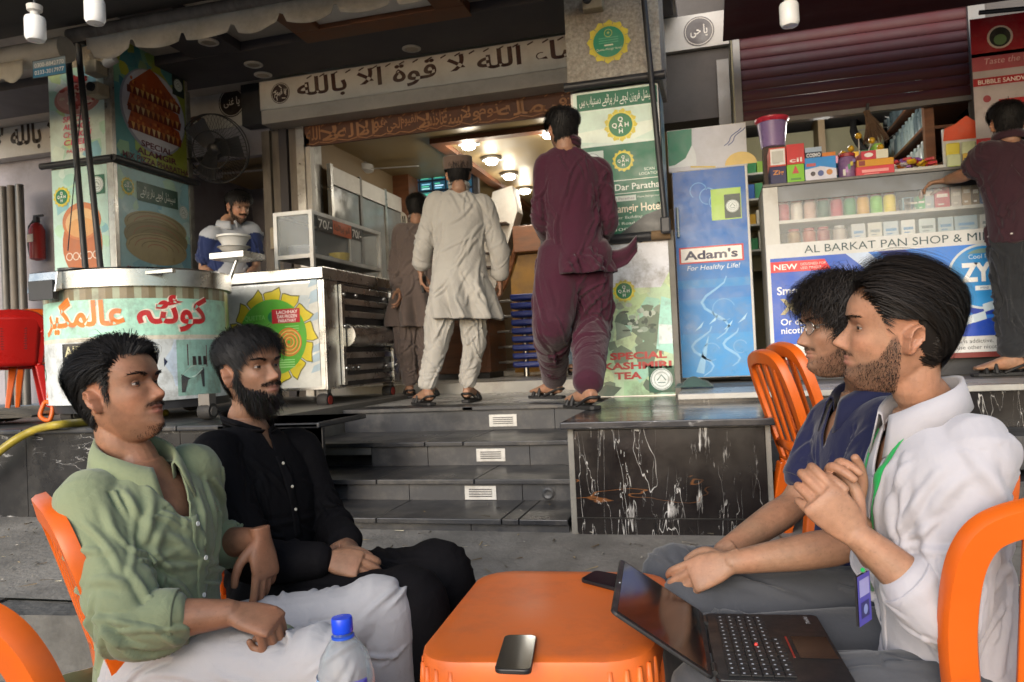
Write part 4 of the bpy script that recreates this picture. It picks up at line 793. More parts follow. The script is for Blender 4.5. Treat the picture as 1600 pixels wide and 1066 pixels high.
for i in range(40):
    xa, xb = -XM+2*XM*i/40, -XM+2*XM*(i+1)/40
    P.rect(xa, 0, xb, PH*.56, '#c9cfd2', 1); P.rect(xa, PH*.56, xb, PH*.9, '#a3d3c0', 1); P.rect(xa, PH*.54, xb, PH*.575, '#cfc9b8', 2); P.rect(xa, PH*.9, xb, PH, ['#8a7f68', '#75694f', '#9aa08a'][i % 3], 2)
for (s_, xc, ww, c1) in (('کوئٹہ', .56, .78, '#b8262a'), ('عالمگیر', -.36, 1.02, '#d9772c')):
    for bd, cc, l in ((.07, '#eadfcf', 3), (.03, c1, 4.5)): P.text(s_, xc*SR*1.12, PH*.6, PH*.33, cc, l, 'c', w=ww*SR*1.02, bold=bd, ar=True)
for i in range(12):
    xa = -.62*SR+i*.08*SR; P.rect(xa, PH*.16, xa+.08*SR, PH*.53, '#15171f', 2.5)
P.poly([(.2*SR, PH*.53), (.34*SR, PH*.53), (.52*SR, PH*.34), (.34*SR, PH*.12), (.2*SR, PH*.12)], '#1a2340', 3); P.poly([(.345*SR, PH*.53), (.62*SR, PH*.53), (.62*SR, PH*.12), (.345*SR, PH*.12), (.525*SR, PH*.34)], '#b9c8da', 3)
P.text('AIR', -.58*SR, PH*.42, PH*.09, '#d8d2a8', 4, bold=.02); P.text('HALL', .05*SR, PH*.42, PH*.09, '#d8d2a8', 4, bold=.02)
for i in range(8): xa = .62*SR+i*.075*SR; P.rect(xa, PH*.03, xa+.075*SR, PH*.53, '#8fb8ae', 3)
P.poly([(.74*SR, PH*.3), (1.0*SR, PH*.28), (1.0*SR, PH*.48), (.74*SR, PH*.49)], '#5a2436', 4); P.poly([(.66*SR, PH*.06), (.7*SR, PH*.06), (.74*SR, PH*.17), (.9*SR, PH*.22), (.92*SR, PH*.1), (.95*SR, PH*.1), (.95*SR, PH*.28), (.66*SR, PH*.22)], '#3a3d42', 5); P.poly([(.65*SR, PH*.2), (.82*SR, PH*.19), (.96*SR, PH*.28), (.78*SR, PH*.3)], '#b9d6cc', 6)
for i in range(3): P.poly([((.8+.07*i)*SR, PH*.3), ((.85+.07*i)*SR, PH*.3), ((.84+.07*i)*SR, PH*.38), ((.8+.07*i)*SR, PH*.38)], '#2a2024', 6)
P.circ(-1.12*SR, PH*.27, .07*SR, '#2f7f5a', 4, n=14); P.circ(-1.12*SR, PH*.27, .045*SR, '#c9cfd2', 5, n=12); P.text('rs', -1.16*SR, PH*.14, PH*.05, '#3a3a44', 4); P.text('TV', -1.16*SR, PH*.06, PH*.05, '#4a4a54', 4)
P.done('printed_wrap', PRINTOLD, t)
for px in (118, 330): c = UZ(px, 668 if px < 200 else 650, ZL); c = V((UY(px, 650, 3.75).x, 3.72, ZL+.05)); caster(c, .048, t, GREYMET)
caster(V((SC.x, SC.y+.45, ZL+.065)), .062, t, GREYMET)
ch = cyl(SR, -.98*SR*.75, z1-.04); obj('chute', MB().hexa([ch+V(q) for q in ((-.1, -.09, -.09), (.1, -.09, -.09), (.09, .03, -.06), (-.09, .03, -.06))], [ch+V(q) for q in ((-.1, -.07, .03), (.1, -.07, .03), (.1, .04, .05), (-.1, .04, .05))]), STEEL, t, bevel=.004); obj('chute_mouth', MB().bb(ch+V((-.085, -.094, -.13)), ch+V((.085, -.06, -.02))), DKMET, t)
hb = cyl(SR, .42*SR, z1-.035); obj('handle_bar', MB().bb(hb+V((-.09, -.05, -.012)), hb+V((.16, -.015, .012))), STEEL, t, bevel=.003)
c = UY(113, 404, 4.3); c.z = z1; t = thing('steel_pot', 'plain steel pot standing on the round stall under the tea poster', 'pot', c)
obj('body', MB().lathe([(.085, 0), (.09, .006), (.09, .11), (.094, .115), (.088, .115), (.084, .012)], c+V((0, 0, .004)), 28, cap=False), STEEL, t, smooth='auto'); obj('base', MB().lathe([(.084, 0), (.01, .002)], c+V((0, 0, .006)), 28), STEEL, t)
# burner bracket with white bowls
c = UY(370, 402, 4.55); t = thing('bracket_shelf', 'steel bracket shelf sticking out beside the round stall', 'shelf', c)
obj('tray', MB().bb(c+V((-.13, -.12, -.02)), c+V((.13, .14, .025))), STEEL, t, bevel=.005); obj('strut', MB().tube([c+V((.0, .0, -.02)), c+V((-.12, .03, -.22)), c+V((-.16, .05, -.24))], .014, 8), STEEL, t)
for k in range(2):
    cc = c+V((-.02, 0, .026+.045*k)); t = thing('bowl', ('lower white plastic bowl of the pair on the bracket shelf', 'upper white lidded bowl of the pair on the bracket shelf')[k], 'bowl', cc, 'white bowls on the bracket')
    obj('bowl', MB().lathe([(.07, .0), (.085, .03), (.105, .06), (.112, .064), (.112, .076), (.1, .078), (.02, .08)] if k else [(.06, .0), (.08, .02), (.1, .044), (.02, .0445)], cc, 28), WH, t, smooth='auto'); obj('lip', MB().lathe([(.106+.006*k, .04+.02*k), (.109+.006*k, .042+.02*k), (.106+.006*k, .045+.02*k)], cc, 28), WH, t, smooth='auto')
# ---- steel cart with sun emblem
CY = 4.82; cx0, cx1 = UY(355, 520, CY).x, UY(507, 520, CY).x; cyb = UX(621, 520, cx1).y; cz0, cz1 = UY(430, 612, CY).z, UY(430, 422, CY).z
t = thing('steel_cart', 'square steel cart with a yellow sun emblem and ribbed steel side', 'cart', ((cx0+cx1)/2, CY, PLZ))
obj('body', MB().bb((cx0, CY, cz0), (cx1-.005, cyb, cz1-.09)), STEEL, t, bevel=.004); obj('worktop', MB().bb((cx0-.02, CY-.02, cz1-.088), (cx1+.012, cyb+.02, cz1)), STEEL, t, bevel=.008)
P = Print(o=(cx0+.01, CY-.003, cz0+.02), u=(1, 0, 0), v=(0, 0, 1)); w = cx1-cx0-.05; h = cz1-.1-cz0-.03; P.rect(0, 0, w, h, '#c9cac4', 1); wash(P, w, h, ['#d5d6d0', '#b9c3c6', '#cfd0c6', '#dcdcd6'], 21, 22); 
for i in range(9): q = random.Random(i); y_ = h*q.random(); P.poly([(w*.9, y_), (w, y_+.02), (w, y_+.07), (w*.93, y_+.05)], '#9fb3c0', 3.2+i*.02)
r = h*.46; X_, Y_ = w*.5, h*.5
for i in range(13):
    a = 2*math.pi*i/13+.1; da = math.pi/13*.95; k = lambda q_, t_: (X_+q_*math.cos(t_), Y_+q_*math.sin(t_))
    P.poly([k(r*.76, a-da), k(r*.95, a-da), k(r*1.08, a-da*.75), k(r*.98, a), k(r*.97, a+da*.7), k(r*.95, a+da), k(r*.76, a+da)], '#6d6a3a', 3.6); P.poly([k(r*.78, a-da*.93), k(r*.93, a-da*.93), k(r*1.04, a-da*.72), k(r*.955, a), k(r*.945, a+da*.7), k(r*.93, a+da*.9), k(r*.78, a+da*.9)], '#cdbb2c', 4)
P.circ(X_, Y_, r*.8, '#58a83a', 5, n=40); P.circ(X_+r*.02, Y_+r*.42, r*.12, '#1f7a4c', 6); P.rect(X_, Y_+r*.28, X_+r*.66, Y_+r*.58, '#b52a34', 6.2)
for i, s_ in enumerate(('LACHHAY', 'DAR FROZEN', 'PARATHAY')): P.text(s_, X_+r*.36, Y_+r*(.48-.09*i), r*.07, '#f0e8e4', 7, 'c', bold=.02, w=r*(.5, .46, .42)[i])
P.text('QUETTA', X_-r*.66, Y_+r*.38, r*.1, '#8fd07a', 6, w=r*.5)
for i in range(7): P.ring(X_+r*.38+(i % 2)*r*.02, Y_-r*.12, r*(.3-.038*i), r*.03, ['#c8722e', '#e0a05a'][i % 2], 6+i*.1)
for i in range(4): P.rect(X_+r*.1, Y_-r*(.5+.05*i), X_+r*.5, Y_-r*(.48+.05*i), '#9fd68a', 6); P.rect(X_+r*.3, Y_+r*(.2-.05*i)+.001, X_+r*.62, Y_+r*(.215-.05*i), '#9fd68a', 5.5)
P.done('emblem_panel', PRINT, t)
X = cx1
obj('side_frame', MB().bb((X-.004, CY+.005, cz0), (X+.006, CY+.2, cz1-.092)), STEEL, t); obj('side_frame', MB().bb((X-.004, cyb-.12, cz0), (X+.006, cyb-.003, cz1-.092)), STEEL, t); ya, yb = CY+.27, cyb-.2; zz = [cz0+(cz1-.1-cz0)*k for k in (.06, .16, .28, .36, .56, .68, .8, .92)]
obj('side_recess', MB().bb((X-.003, CY+.201, cz0+.01), (X+.002, cyb-.121, cz1-.1)), DKMET, t)
for k in (0, 1, 2, 5, 6, 7): obj('slat', MB().bb((X+.003, ya-.04, zz[k]), (X+.022, yb+.04, zz[k]+.045)), STEEL, t, bevel=.004)
obj('roller', MB().tube([(X+.015, ya, (zz[3]+zz[4])/2+.03), (X+.015, yb, (zz[3]+zz[4])/2+.03)], .085, 24), STEEL, t, smooth='auto')
for y_ in (ya-.06, yb+.02): obj('upright', MB().bb((X+.007, y_, cz0+.02), (X+.032, y_+.045, cz1-.11)), STEEL, t, bevel=.003)
for y_ in (ya-.04, ya+.15, yb-.15, yb+.04):
    for z_ in (zz[1]+.02, zz[4]+.02, zz[6]+.07): obj('knob', MB().ball((X+.042, y_, z_), .016, 10, 8), STEEL, t, smooth=True)
for (x_, y_) in ((cx1-.06, CY+.08), (cx1-.06, cyb-.1), (cx0+.08, CY+.08)): caster(V((x_, y_, PLZ+.06)), .058, t, REDW)
# ---- glass case on the cart
GY = 4.92; gx0, gx1 = UY(428, 380, GY).x, UY(489, 380, GY).x; gyb = min(UX(607, 400, gx1).y, cyb); gz0 = cz1+.004; gz2 = UY(458, 400, GY).z; gz1 = UY(458, 330, GY).z
t = thing('glass_case', 'aluminium framed glass food case standing on the steel cart', 'display case', ((gx0+gx1)/2, GY, gz0)); f = .028
for x_ in (gx0, gx1-f):
    for y_ in (GY, gyb-f): obj('post', MB().bb((x_, y_, gz0), (x_+f, y_+f, gz1)), WH, t)
for z_ in (gz2-.02, gz1-f):
    for y_ in (GY+.001, gyb-f+.001): obj('rail', MB().bb((gx0+f, y_, z_), (gx1-f, y_+f-.002, z_+f)), WH, t)
    for x_ in (gx0+.001, gx1-f+.001): obj('rail', MB().bb((x_, GY+f, z_), (x_+f-.002, gyb-f, z_+f)), WH, t)
obj('shelf', MB().bb((gx0+f, GY+f, gz2-.018), (gx1-f, gyb-f, gz2-.006)), GREYMET, t); obj('roof', MB().bb((gx0+f, GY+f, gz1-.012), (gx1-f, gyb-f, gz1-.004)), GREYMET, t); obj('back', MB().bb((gx0+.005, GY+f, gz2+.01), (gx0+.01, gyb-f, gz1-f)), GREYMET, t)
obj('glass', MB().bb((gx0+f, GY+.012, gz2+.009), (gx1-f, GY+.016, gz1-f-.001)), GLASS, t); obj('glass', MB().bb((gx1-.016, GY+f, gz2+.009), (gx1-.012, gyb-f, gz1-f-.001)), GLASS, t)
PLATE = mat('plate_white', (.6, .63, .68), rough=.25, var=.05, bump=0)
for k in range(6): c = V((gx1-.2, GY+.2, gz2-.004+k*.016)); tag(obj('plate', MB().lathe([(.05, 0), (.085, .008), (.11, .014), (.106, .016), (.02, .008)], c, 26), PLATE, smooth='auto'), ['lowest', 'second lowest', 'third lowest', 'third highest', 'second highest', 'topmost'][k]+' white plate of the stack inside the glass food case', 'plate', 'plates in the glass case')
for k, (y_, cc, lab) in enumerate(((GY+.7, '#b9a23c', 'yellow food tub inside the glass case'), (GY+.42, '#5f87a8', 'blue folded wrapper inside the glass case'))):
    o = obj('food_tub', MB().setc(cc).lathe([(.07, 0), (.085, .1-.06*k), (.08, .1-.06*k), (.02, .02)], (gx1-.16, y_, gz2-.005), 18), VPLAS, smooth='auto'); tag(o, lab, 'tub')
L_ = gyb-GY; zt = gz1-.03
def tagp(ya_, yb_, bgc, s_, fc, lab, ar_=False):
    P = Print(o=(gx1+.002, GY+L_*ya_, zt-.105), u=(0, 1, 0), v=(0, 0, 1)); w = L_*(yb_-ya_); P.rect(0, 0, w, .105, bgc, 1); P.text(s_, w*.5, .02, .065, fc, 2, 'c', bold=.012 if not ar_ else .004, ar=ar_, w=w*.86); tag(P.done('price_card'), lab, 'price card', 'cards on the glass case')
tagp(.06, .26, '#16171a', '70/-', '#e8e6e0', 'black price card reading 70 near the front corner of the glass case'); tagp(.262, .52, '#c85a26', 'آلو پراٹھا', '#3a2a20', 'orange card with handwriting between the two black price cards', True); tagp(.522, .68, '#16171a', '70/-', '#e8e6e0', 'black price card reading 70 beside the handwritten orange card')
# ---- blue freezer with printed header
FYZ = 5.3; a = UY(1057, 420, FYZ); b = UY(1172, 420, FYZ); fz0 = UY(1118, 590, FYZ).z; fz1 = UY(1110, 263, FYZ).z; fz2 = UY(1105, 196, FYZ).z
t = thing('freezer', 'tall blue upright freezer with white and red name badge on its door', 'freezer', ((a.x+b.x)/2, FYZ, RZ)); BLUEP = mat('freezer_blue', (.02, .16, .5), rough=.35, var=.15, scale=3, bump=.02, dirt=(.1, .16, .3), dirt_amt=.4)
obj('cabinet', MB().bb((a.x, FYZ, fz0), (b.x+.015, FYZ+.55, fz1)), WH, t, bevel=.006); obj('header_panel', MB().bb((a.x-.02, FYZ+.03, fz1+.003), (b.x+.02, FYZ+.06, fz2)), WH, t)
P = Print(o=(a.x+.004, FYZ-.004, fz0+.006), u=(1, 0, 0), v=(0, 0, 1)); w = b.x-a.x-.006; h = fz1-fz0-.012; P.rect(0, 0, w, h, '#1f6fbe', 1)
for i in range(24): P.rect(0, h*i/24, w, h*(i+1)/24, ['#1a5fb2', '#1c66b8', '#1f6dbe', '#2277c4', '#2684cc', '#2c90d4'][min(5, int((24-i)/4))], 1.2)
P.rect(0, h*.43, w, h*.47, '#2c88cc', 1.25)
for x0_, y0_, sc in ((.5, .3, 1), (.3, .1, .8), (.7, .12, .6)):
    P.line([(w*(x0_+.18*sc*math.sin(t_*.8)), h*(y0_-.12*sc+.03*t_*sc)) for t_ in range(11)], lambda k: .006+.012*math.sin(k*3.14), '#7fb8e6', 2); P.ring(w*(x0_+.12), h*(y0_+.02), w*.16*sc, w*.012, '#6aa9de', 2, a0=20, a1=300)
P.line([(w*(.25+.02*k), h*(.02+.025*k)) for k in range(8)], lambda k: .05*(1-k)+.004, '#86bde6', 2)
for k in range(4): P.poly([(w*(.2+.2*k), h*(.22+.03*(k % 2))), (w*(.3+.2*k), h*(.24+.03*(k % 2))), (w*(.34+.2*k), h*(.27+.03*(k % 2)))], '#9fcdee', 2)
for k in range(3): P.ring(w*(.35+.13*k), h*(.9-.03*k), w*.12, w*.012, '#6fa9de', 2, a0=40*k, a1=230+40*k)
P.rect(w*.04, h*.55, w*.93, h*.63, '#c9312f', 3); P.rect(w*.065, h*.557, w*.905, h*.623, '#f0ece8', 4); P.text("Adam's", w*.48, h*.57, h*.042, '#141a44', 5, 'c', bold=.03, w=w*.74); P.text('For Healthy Life!', w*.5, h*.517, h*.024, '#e4eef6', 4, 'c', shear=.25, w=w*.72)
P.rect(w*.52, h*.75, w*.93, h*.9, '#a9cf5a', 3); P.rect(w*.7, h*.755, w*.92, h*.87, '#3a4a44', 4); stamp(P, w*.81, h*.812, w*.09, 5); P.done('door_print', PRINT, t)
P = Print(o=(a.x-.018, FYZ+.027, fz1+.006), u=(1, 0, 0), v=(0, 0, 1)); w = b.x-a.x+.036; h = fz2-fz1-.01; P.rect(0, 0, w, h, '#c3c4cc', 1); n_ = 20
P.poly([(0, h*.9)]+[(w*.36*math.sin(k/n_*1.75), h*.95-h*.85*(1-math.cos(k/n_*1.57))-h*.0) for k in range(n_+1)][::1]+[(0, h*.1)], '#d9dee0', 2); P.poly([(0, h), (w*.32, h), (w*.31, h*.6), (w*.22, h*.3), (w*.08, h*.16), (0, h*.15)], '#147a5a', 3)
P.circ(w*.92, h*.02, w*.2, '#d6b96a', 3, h*.3, 20, 0, 180)
for k in range(2): P.line([(w*(.72+.03*j+.02*math.sin(j*1.2)+.05*k), h*(.5+.055*j)) for j in range(8)], .006, '#46548f', 3)
P.line([(w*.28, h*.08), (w*.6, h*.02)], .01, '#cdb23c', 3); P.done('header_print', PRINT, t)
for x_ in (a.x+.06, b.x-.06): caster(V((x_, FYZ+.08, RZ+.045)), .04, t, GREYMET)
obj('handle', MB().tube([(a.x+.025, FYZ-.03, fz0+.95), (a.x+.025, FYZ-.03, fz0+1.15)], .01, 8), STEEL, t)
c = UZ(1085, 607, RZ); RAG = fabric('rag', (.05, .09, .085)); o = obj('rag', MB().grid(lambda u, v: c+V(((u-.5)*.22, (v-.5)*.14, .012+.05*max(0, noise.noise(V((u*3, v*3, 2)))+.35)*(1-(2*u-1)**2)*(1-(2*v-1)**2)*2)), 20, 14), RAG, smooth=True, solid=.004); tag(o, 'crumpled dark green rag lying on the floor beside the freezer', 'rag')
# ---- kiosk counter with glass front
KY = 5.2; kx = UY(1197, 400, KY).x; kxr = UY(1680, 400, KY).x; kz1 = UY(1330, 281, KY).z; kz0 = UY(1330, 561, KY).z; kzs = UY(1330, 396, KY).z; kzs1 = UY(1330, 373, KY).z; kzm = UY(1330, 335, KY).z
t = thing('kiosk_counter', 'white kiosk counter with glass display front and blue advertisement below', 'counter', (kx, KY, RZ))
obj('lower_body', MB().bb((kx, KY, kz0), (kxr, KY+.5, kzs1-.002)), WH, t); obj('plinth', MB().bb((kx+.05, KY+.08, RZ), (kxr, KY+.45, kz0-.002)), DKMET, t); obj('red_edge', MB().bb((kx+.08, KY-.006, kz0-.02), (kxr, KY+.03, kz0+.012)), mat('edge_red', (.2, .03, .025), rough=.5), t)
obj('end_panel', MB().bb((kx, KY+.001, kzs1), (kx+.09, KY+.03, kz1)), WH, t); obj('end_wall', MB().bb((kx, KY+.031, kzs1), (kx+.02, KY+.5, kz1)), WH, t); obj('shelf', MB().bb((kx+.021, KY+.02, kzm-.02), (kxr, KY+.5, kzm)), WH, t)
obj('top', MB().bb((kx, KY-.01, kz1+.001), (kxr, KY+.5, kz1+.02)), GREYMET, t, bevel=.003); obj('back', MB().bb((kx+.021, KY+.48, kzs1), (kxr, KY+.495, kz1)), GREYMET, t); obj('valance', MB().bb((kx+.091, KY+.004, kz1-.1), (kxr, KY+.012, kz1)), mat('smoked', (.09, .095, .1), rough=.2, var=.2, bump=0), t)
obj('glass', MB().bb((kx+.091, KY+.014, kzs1+.002), (kxr, KY+.018, kz1-.101)), GLASS, t)
P = Print(o=(kx+.003, KY-.005, kz0+.012), u=(1, 0, 0), v=(0, 0, 1)); w = kxr-kx-.003; h = kzs1-kz0-.012; hs = kzs-kz0-.012
P.rect(0, 0, w, h, '#d3d5d6', 1); kk = UY(1555, 400, KY).x-kx; q = random.Random(1)
P.rect(.02, h*.13, w, hs, '#2a5cc4', 2); P.poly([(kk*.45, hs), (kk*.7, h*.3), (kk*1.1, h*.2), (w, h*.13), (w, hs)], '#2f7fe0', 3); P.poly([(kk*.36, hs), (kk*.46, hs), (kk*.7, h*.45), (kk*.62, h*.45)], '#c3d4ee', 4); P.poly([(kk*.5, hs), (kk*.62, hs), (kk*1.0, h*.3), (kk*.9, h*.3)], '#1e3fa8', 4); P.poly([(kk*.55, h*.13), (kk*1.1, h*.32), (w, h*.26), (w, h*.13)], '#1d49b8', 4)
P.text('AL BARKAT PAN SHOP & MINI', kk*.175, hs+(h-hs)*.24, (h-hs)*.55, '#24444e', 3, w=kk*.83)
P.poly([(.02, hs*.86), (kk*.26, hs*.86), (kk*.29, hs*.955), (.02, hs*.955)][:2]+[(kk*.29, hs*.87), (kk*.265, hs*.965), (.02, hs*.965)], '#d8343c', 5); P.text('NEW', kk*.03, hs*.885, hs*.055, '#f6f0ee', 6, bold=.02, w=kk*.11); P.text('DESIGNED FOR', kk*.155, hs*.917, hs*.025, '#f0d8d4', 6); P.text('LESS TINGLE', kk*.155, hs*.88, hs*.025, '#f0d8d4', 6)
P.text('Smo', kk*.04, hs*.64, hs*.08, '#eef0f6', 5, bold=.02); P.text('X-', kk*.05, hs*.45, hs*.15, '#b9ae84', 5, bold=.04); P.text('Or disc', kk*.05, hs*.34, hs*.065, '#eef0f6', 5, bold=.015); P.text('nicoti', kk*.05, hs*.255, hs*.065, '#eef0f6', 5, bold=.015)
cx_, cy_ = UY(1535, 425, KY).x-kx, UY(1535, 432, KY).z-kz0-.012; r = UY(1580, 430, KY).x-UY(1522, 430, KY).x
P.circ(cx_, cy_, r, '#cfdbe4', 6, n=40); P.circ(cx_, cy_, r*.93, '#2f93dc', 7, n=40); P.circ(cx_, cy_+r*.25, r*.66, '#7f9f9a', 7.5, r*.6, 30, 50, 130); P.text('ZYN', cx_-r*.0, cy_-r*.12, r*.55, '#f4f6f8', 9, 'c', bold=.05, w=r*1.25); P.text('Cool Mint', cx_, cy_+r*.55, r*.14, '#dfeef8', 9, 'c'); P.rect(cx_-r*.25, cy_-r*.42, cx_+r*.2, cy_-r*.28, '#e6eef4', 9); P.text('MINI', cx_, cy_-r*.39, r*.08, '#2f6fa8', 9.5, 'c')
for i in range(6): x_ = cx_-r*.6+i*r*.28; y_ = cy_-r*1.25+q.uniform(-.06, .06); P.poly([(x_, y_), (x_+r*.34, y_+r*.1), (x_+r*.3, y_+r*.34), (x_-r*.04, y_+r*.24)], q.choice(['#dbe7ef', '#c6d8e6', '#e6eff4']), 8+i*.2)
P.text('which is addictive.', kk*.97, h*.075, h*.034, '#30343a', 3, 'r'); P.text('or use other nicotin', kk*1.0, h*.025, h*.034, '#30343a', 3, 'r')
P.done('printed_front', PRINT, t)
LID = mat('jar_lid', (.35, .035, .04), rough=.4, var=.1); GPL = mat('jar_clear', (.75, .8, .8), rough=.12, trans=.0, alpha=.35, var=0, bump=0)
jc = ['#b0344a', '#d8d4cc', '#c9a79a', '#1f5a48', '#b8324e', '#2f8a52', '#d8a22c', '#6fbf3a', '#e8cf2c']
for i in range(9):
    px = 1224+i*20.8; c = UY(px, 330, KY+.1); c.z = kzm+.001; r_ = .036; t = thing('candy_jar', ['rose pink', 'white', 'beige', 'dark green', 'crimson', 'mid green', 'orange yellow', 'lime green', 'bright yellow'][i]+' sweets in a red lidded jar on the upper counter shelf', 'jar', c, 'jars in the kiosk display')
    obj('jar', MB().setc(jc[i]).lathe([(r_*.9, 0), (r_, .008), (r_, .1), (r_*.8, .115)], c, 16), VPLAS, t, smooth='auto'); obj('lid', MB().lathe([(r_*.85, .116), (r_*.85, .135), (r_*.8, .14)], c, 16), LID, t, smooth='auto')
    for k in range(3): obj('rib', MB().setc(jc[i]).lathe([(r_, .025+.025*k), (r_+.002, .029+.025*k), (r_, .033+.025*k)], c, 16, cap=False), VPLAS, t, smooth=True)
def pack(x0, y0, x1, y1, Y, dep, c1, lab, cat='box', grp=None, deco=None, name='box', zfix=None):
    mb = MB().setc(c1); l, r_, zb_, zt_ = pbox(mb, x0, y0, x1, y1, Y, dep)
    if zfix is not None:
        mb = MB().setc(c1); mb.bb((l, Y, zfix+.001), (r_, Y+dep, zfix+zt_-zb_)); zb_, zt_ = zfix+.001, zfix+zt_-zb_
    tt = thing(name, lab, cat, ((l+r_)/2, Y, zb_), grp); obj('carton', mb, VCOL, tt, bevel=.002); P = Print(o=(l, Y-.001, zb_), u=(1, 0, 0), v=(0, 0, 1)); w, h = r_-l, zt_-zb_
    if deco: deco(P, w, h)
    if P.mb.f: P.done('print', PRINT, tt)
    return zt_
def d_txt(s_, c, y=.4, hh=.25, bandc=None):
    def f(P, w, h):
        if bandc: P.rect(w*.06, h*(y-.12), w*.94, h*(y+hh+.12), bandc, 1)
        if s_: P.text(s_, w/2, h*y, h*hh, c, 2, 'c', bold=.02, w=w*.7)
        else: P.rect(w*.15, h*y, w*.85, h*(y+hh), c, 2); P.rect(w*.2, h*.15, w*.6, h*.22, c, 2)
    return f
# things in the display: packets behind glass
cols_ = ['#9fb0b8', '#c43a50', '#c8486a', '#d9d4d0', '#8f2f38', '#c9b8a0', '#6f5a48', '#2f5f9f']
pk = [(1409, 1428, 286, 308, '#7fa3b8', 'silver blue tub'), (1412, 1424, 307, 328, '#d3cfc8', 'small white packet'), (1424, 1435, 307, 328, '#2f8a60', 'small green packet'), (1433, 1446, 306, 328, '#3fae6a', 'green and white carton'), (1444, 1459, 283, 326, '#aab8c2', 'tall silver stack'), (1460, 1484, 290, 325, '#b8405a', 'crimson carton stack'), (1486, 1502, 286, 322, '#c9c4c0', 'white and red carton'), (1503, 1517, 280, 321, '#b09a84', 'tan carton stack'), (1518, 1530, 280, 319, '#7a6650', 'brown carton stack'), (1531, 1546, 284, 318, '#2f5a94', 'dark blue carton')]
for x0, x1, y0, y1, c_, nm in pk: pack(x0, y0, x1, y1, KY+.08, .1, c_, nm+' on the upper glass shelf of the kiosk', 'packet', 'packets on the upper glass shelf', d_txt('', '#e8e4de', .5, .15), 'packet', kzm)
for i, (x0, x1, c_) in enumerate(((1330, 1352, '#b9bdc0'), (1356, 1378, '#c9c8c0'), (1380, 1404, '#b4c0c8'), (1408, 1430, '#d3d6d6'), (1436, 1462, '#c0ccd0'), (1466, 1490, '#9fb4c0'), (1492, 1528, '#8fa9b8'), (1532, 1556, '#c9cdca'))):
    pack(x0, 342-.04*x0*0, x1, 366, KY+.05, .12, c_, ['silver grey', 'off white', 'pale steel blue', 'bright white', 'white blue', 'soft blue', 'wide grey blue', 'plain white'][i]+' packet on the lower glass shelf of the kiosk', 'packet', 'packets on the lower glass shelf', d_txt('', ['#4a86b8', '#7a8a90', '#3f7fb0'][i % 3], .35, .18), 'packet', kzs1)
for i, (px, c_) in enumerate(((1240, '#8a6a3a'), (1264, '#a04a34'), (1286, '#8a3038'), (1312, '#b0a8a4'))):
    c = UY(px, 360, KY+.12); c.z = kzs1+.001; tt = thing('candy_jar', ['ochre', 'brick red', 'maroon', 'pale grey'][i]+' short jar on the lower glass shelf of the kiosk', 'jar', c, 'short jars in the kiosk display'); obj('jar', MB().setc(c_).lathe([(.036, 0), (.04, .01), (.04, .075), (.03, .085)], c, 16), VPLAS, tt, smooth='auto'); obj('lid', MB().lathe([(.034, .086), (.034, .1), (.03, .102)], c, 16), LID if i < 3 else WH, tt, smooth='auto')
# cartons on the counter top
kt = kz1+.02; BY = KY+.03
zA = pack(1204, 262, 1229, 290, BY, .2, '#2c2c5a', 'dark navy carton with orange print under the white fronted box on the counter', 'box', 'cartons on the kiosk counter', d_txt('Zig', '#d88a3a', .55, .25), zfix=kt)
pack(1202, 232, 1228, 262, BY, .2, '#d8584a', 'coral box with white front standing on the navy carton', 'box', 'cartons on the kiosk counter', d_txt('', '#c9c9c4', .2, .6, '#e8e8e6'), zfix=zA)
zA = pack(1230, 259, 1257, 288, BY, .2, '#86c83a', 'lime green carton under the red box on the counter', 'box', 'cartons on the kiosk counter', lambda P, w, h: (P.poly([(w*.3, h*.5), (w*.7, h*.5), (w*.5, h*.95)], '#c8323c', 2), P.rect(w*.2, h*.15, w*.8, h*.25, '#4a8a2a', 2)), zfix=kt)
pack(1229, 226, 1257, 258, BY, .2, '#d03a3c', 'red carton stacked on the lime green carton', 'box', 'cartons on the kiosk counter', d_txt('cil', '#f0e4e0', .1, .22), zfix=zA)
zA = pack(1258, 250, 1307, 287, BY, .22, '#3a8fd8', 'large sky blue biscuit carton on the counter', 'box', 'cartons on the kiosk counter', lambda P, w, h: (P.poly([(0, 0), (w, 0), (w, h*.45), (w*.5, h*.6), (0, h*.5)], '#d9d9ea', 2), P.circ(w*.5, h*.3, w*.1, '#22489a', 3, n=14), P.circ(w*.78, h*.32, w*.1, '#c8823a', 3, n=14), P.circ(w*.25, h*.3, w*.08, '#3a3040', 3, n=14), P.rect(w*.05, h*.62, w*.35, h*.75, '#c8505a', 3)), zfix=kt)
pack(1258, 233, 1284, 250, BY+.02, .16, '#2a2f44', 'dark box lettered in white on the sky blue carton', 'box', 'cartons on the kiosk counter', lambda P, w, h: (P.text('COSMO', w/2, h*.1, h*.35, '#eef0f4', 2, 'c', bold=.03, w=w*.85), P.rect(0, h*.55, w, h, '#9fb3c9', 2)), zfix=zA)
pack(1285, 243, 1306, 250, BY+.02, .16, '#d8823a', 'flat orange box beside the dark lettered box', 'box', 'cartons on the kiosk counter', zfix=zA)
pack(1284, 220, 1313, 248, BY+.26, .1, '#6aa828', 'bright green carton standing behind the orange box', 'box', 'cartons on the kiosk counter', d_txt('', '#3f6a1c', .4, .12), zfix=kt)
c = UY(1324, 266, BY+.08); c.z = kt; tt = thing('sweet_tub', 'clear tub with red lid and purple sweets on the kiosk counter', 'tub', c); obj('tub', MB().setc('#8a6a94').lathe([(.05, 0), (.055, .01), (.055, .13), (.045, .145)], c, 18), VPLAS, tt, smooth='auto'); obj('lid', MB().lathe([(.05, .146), (.05, .165), (.045, .17)], c, 18), LID, tt, smooth='auto')
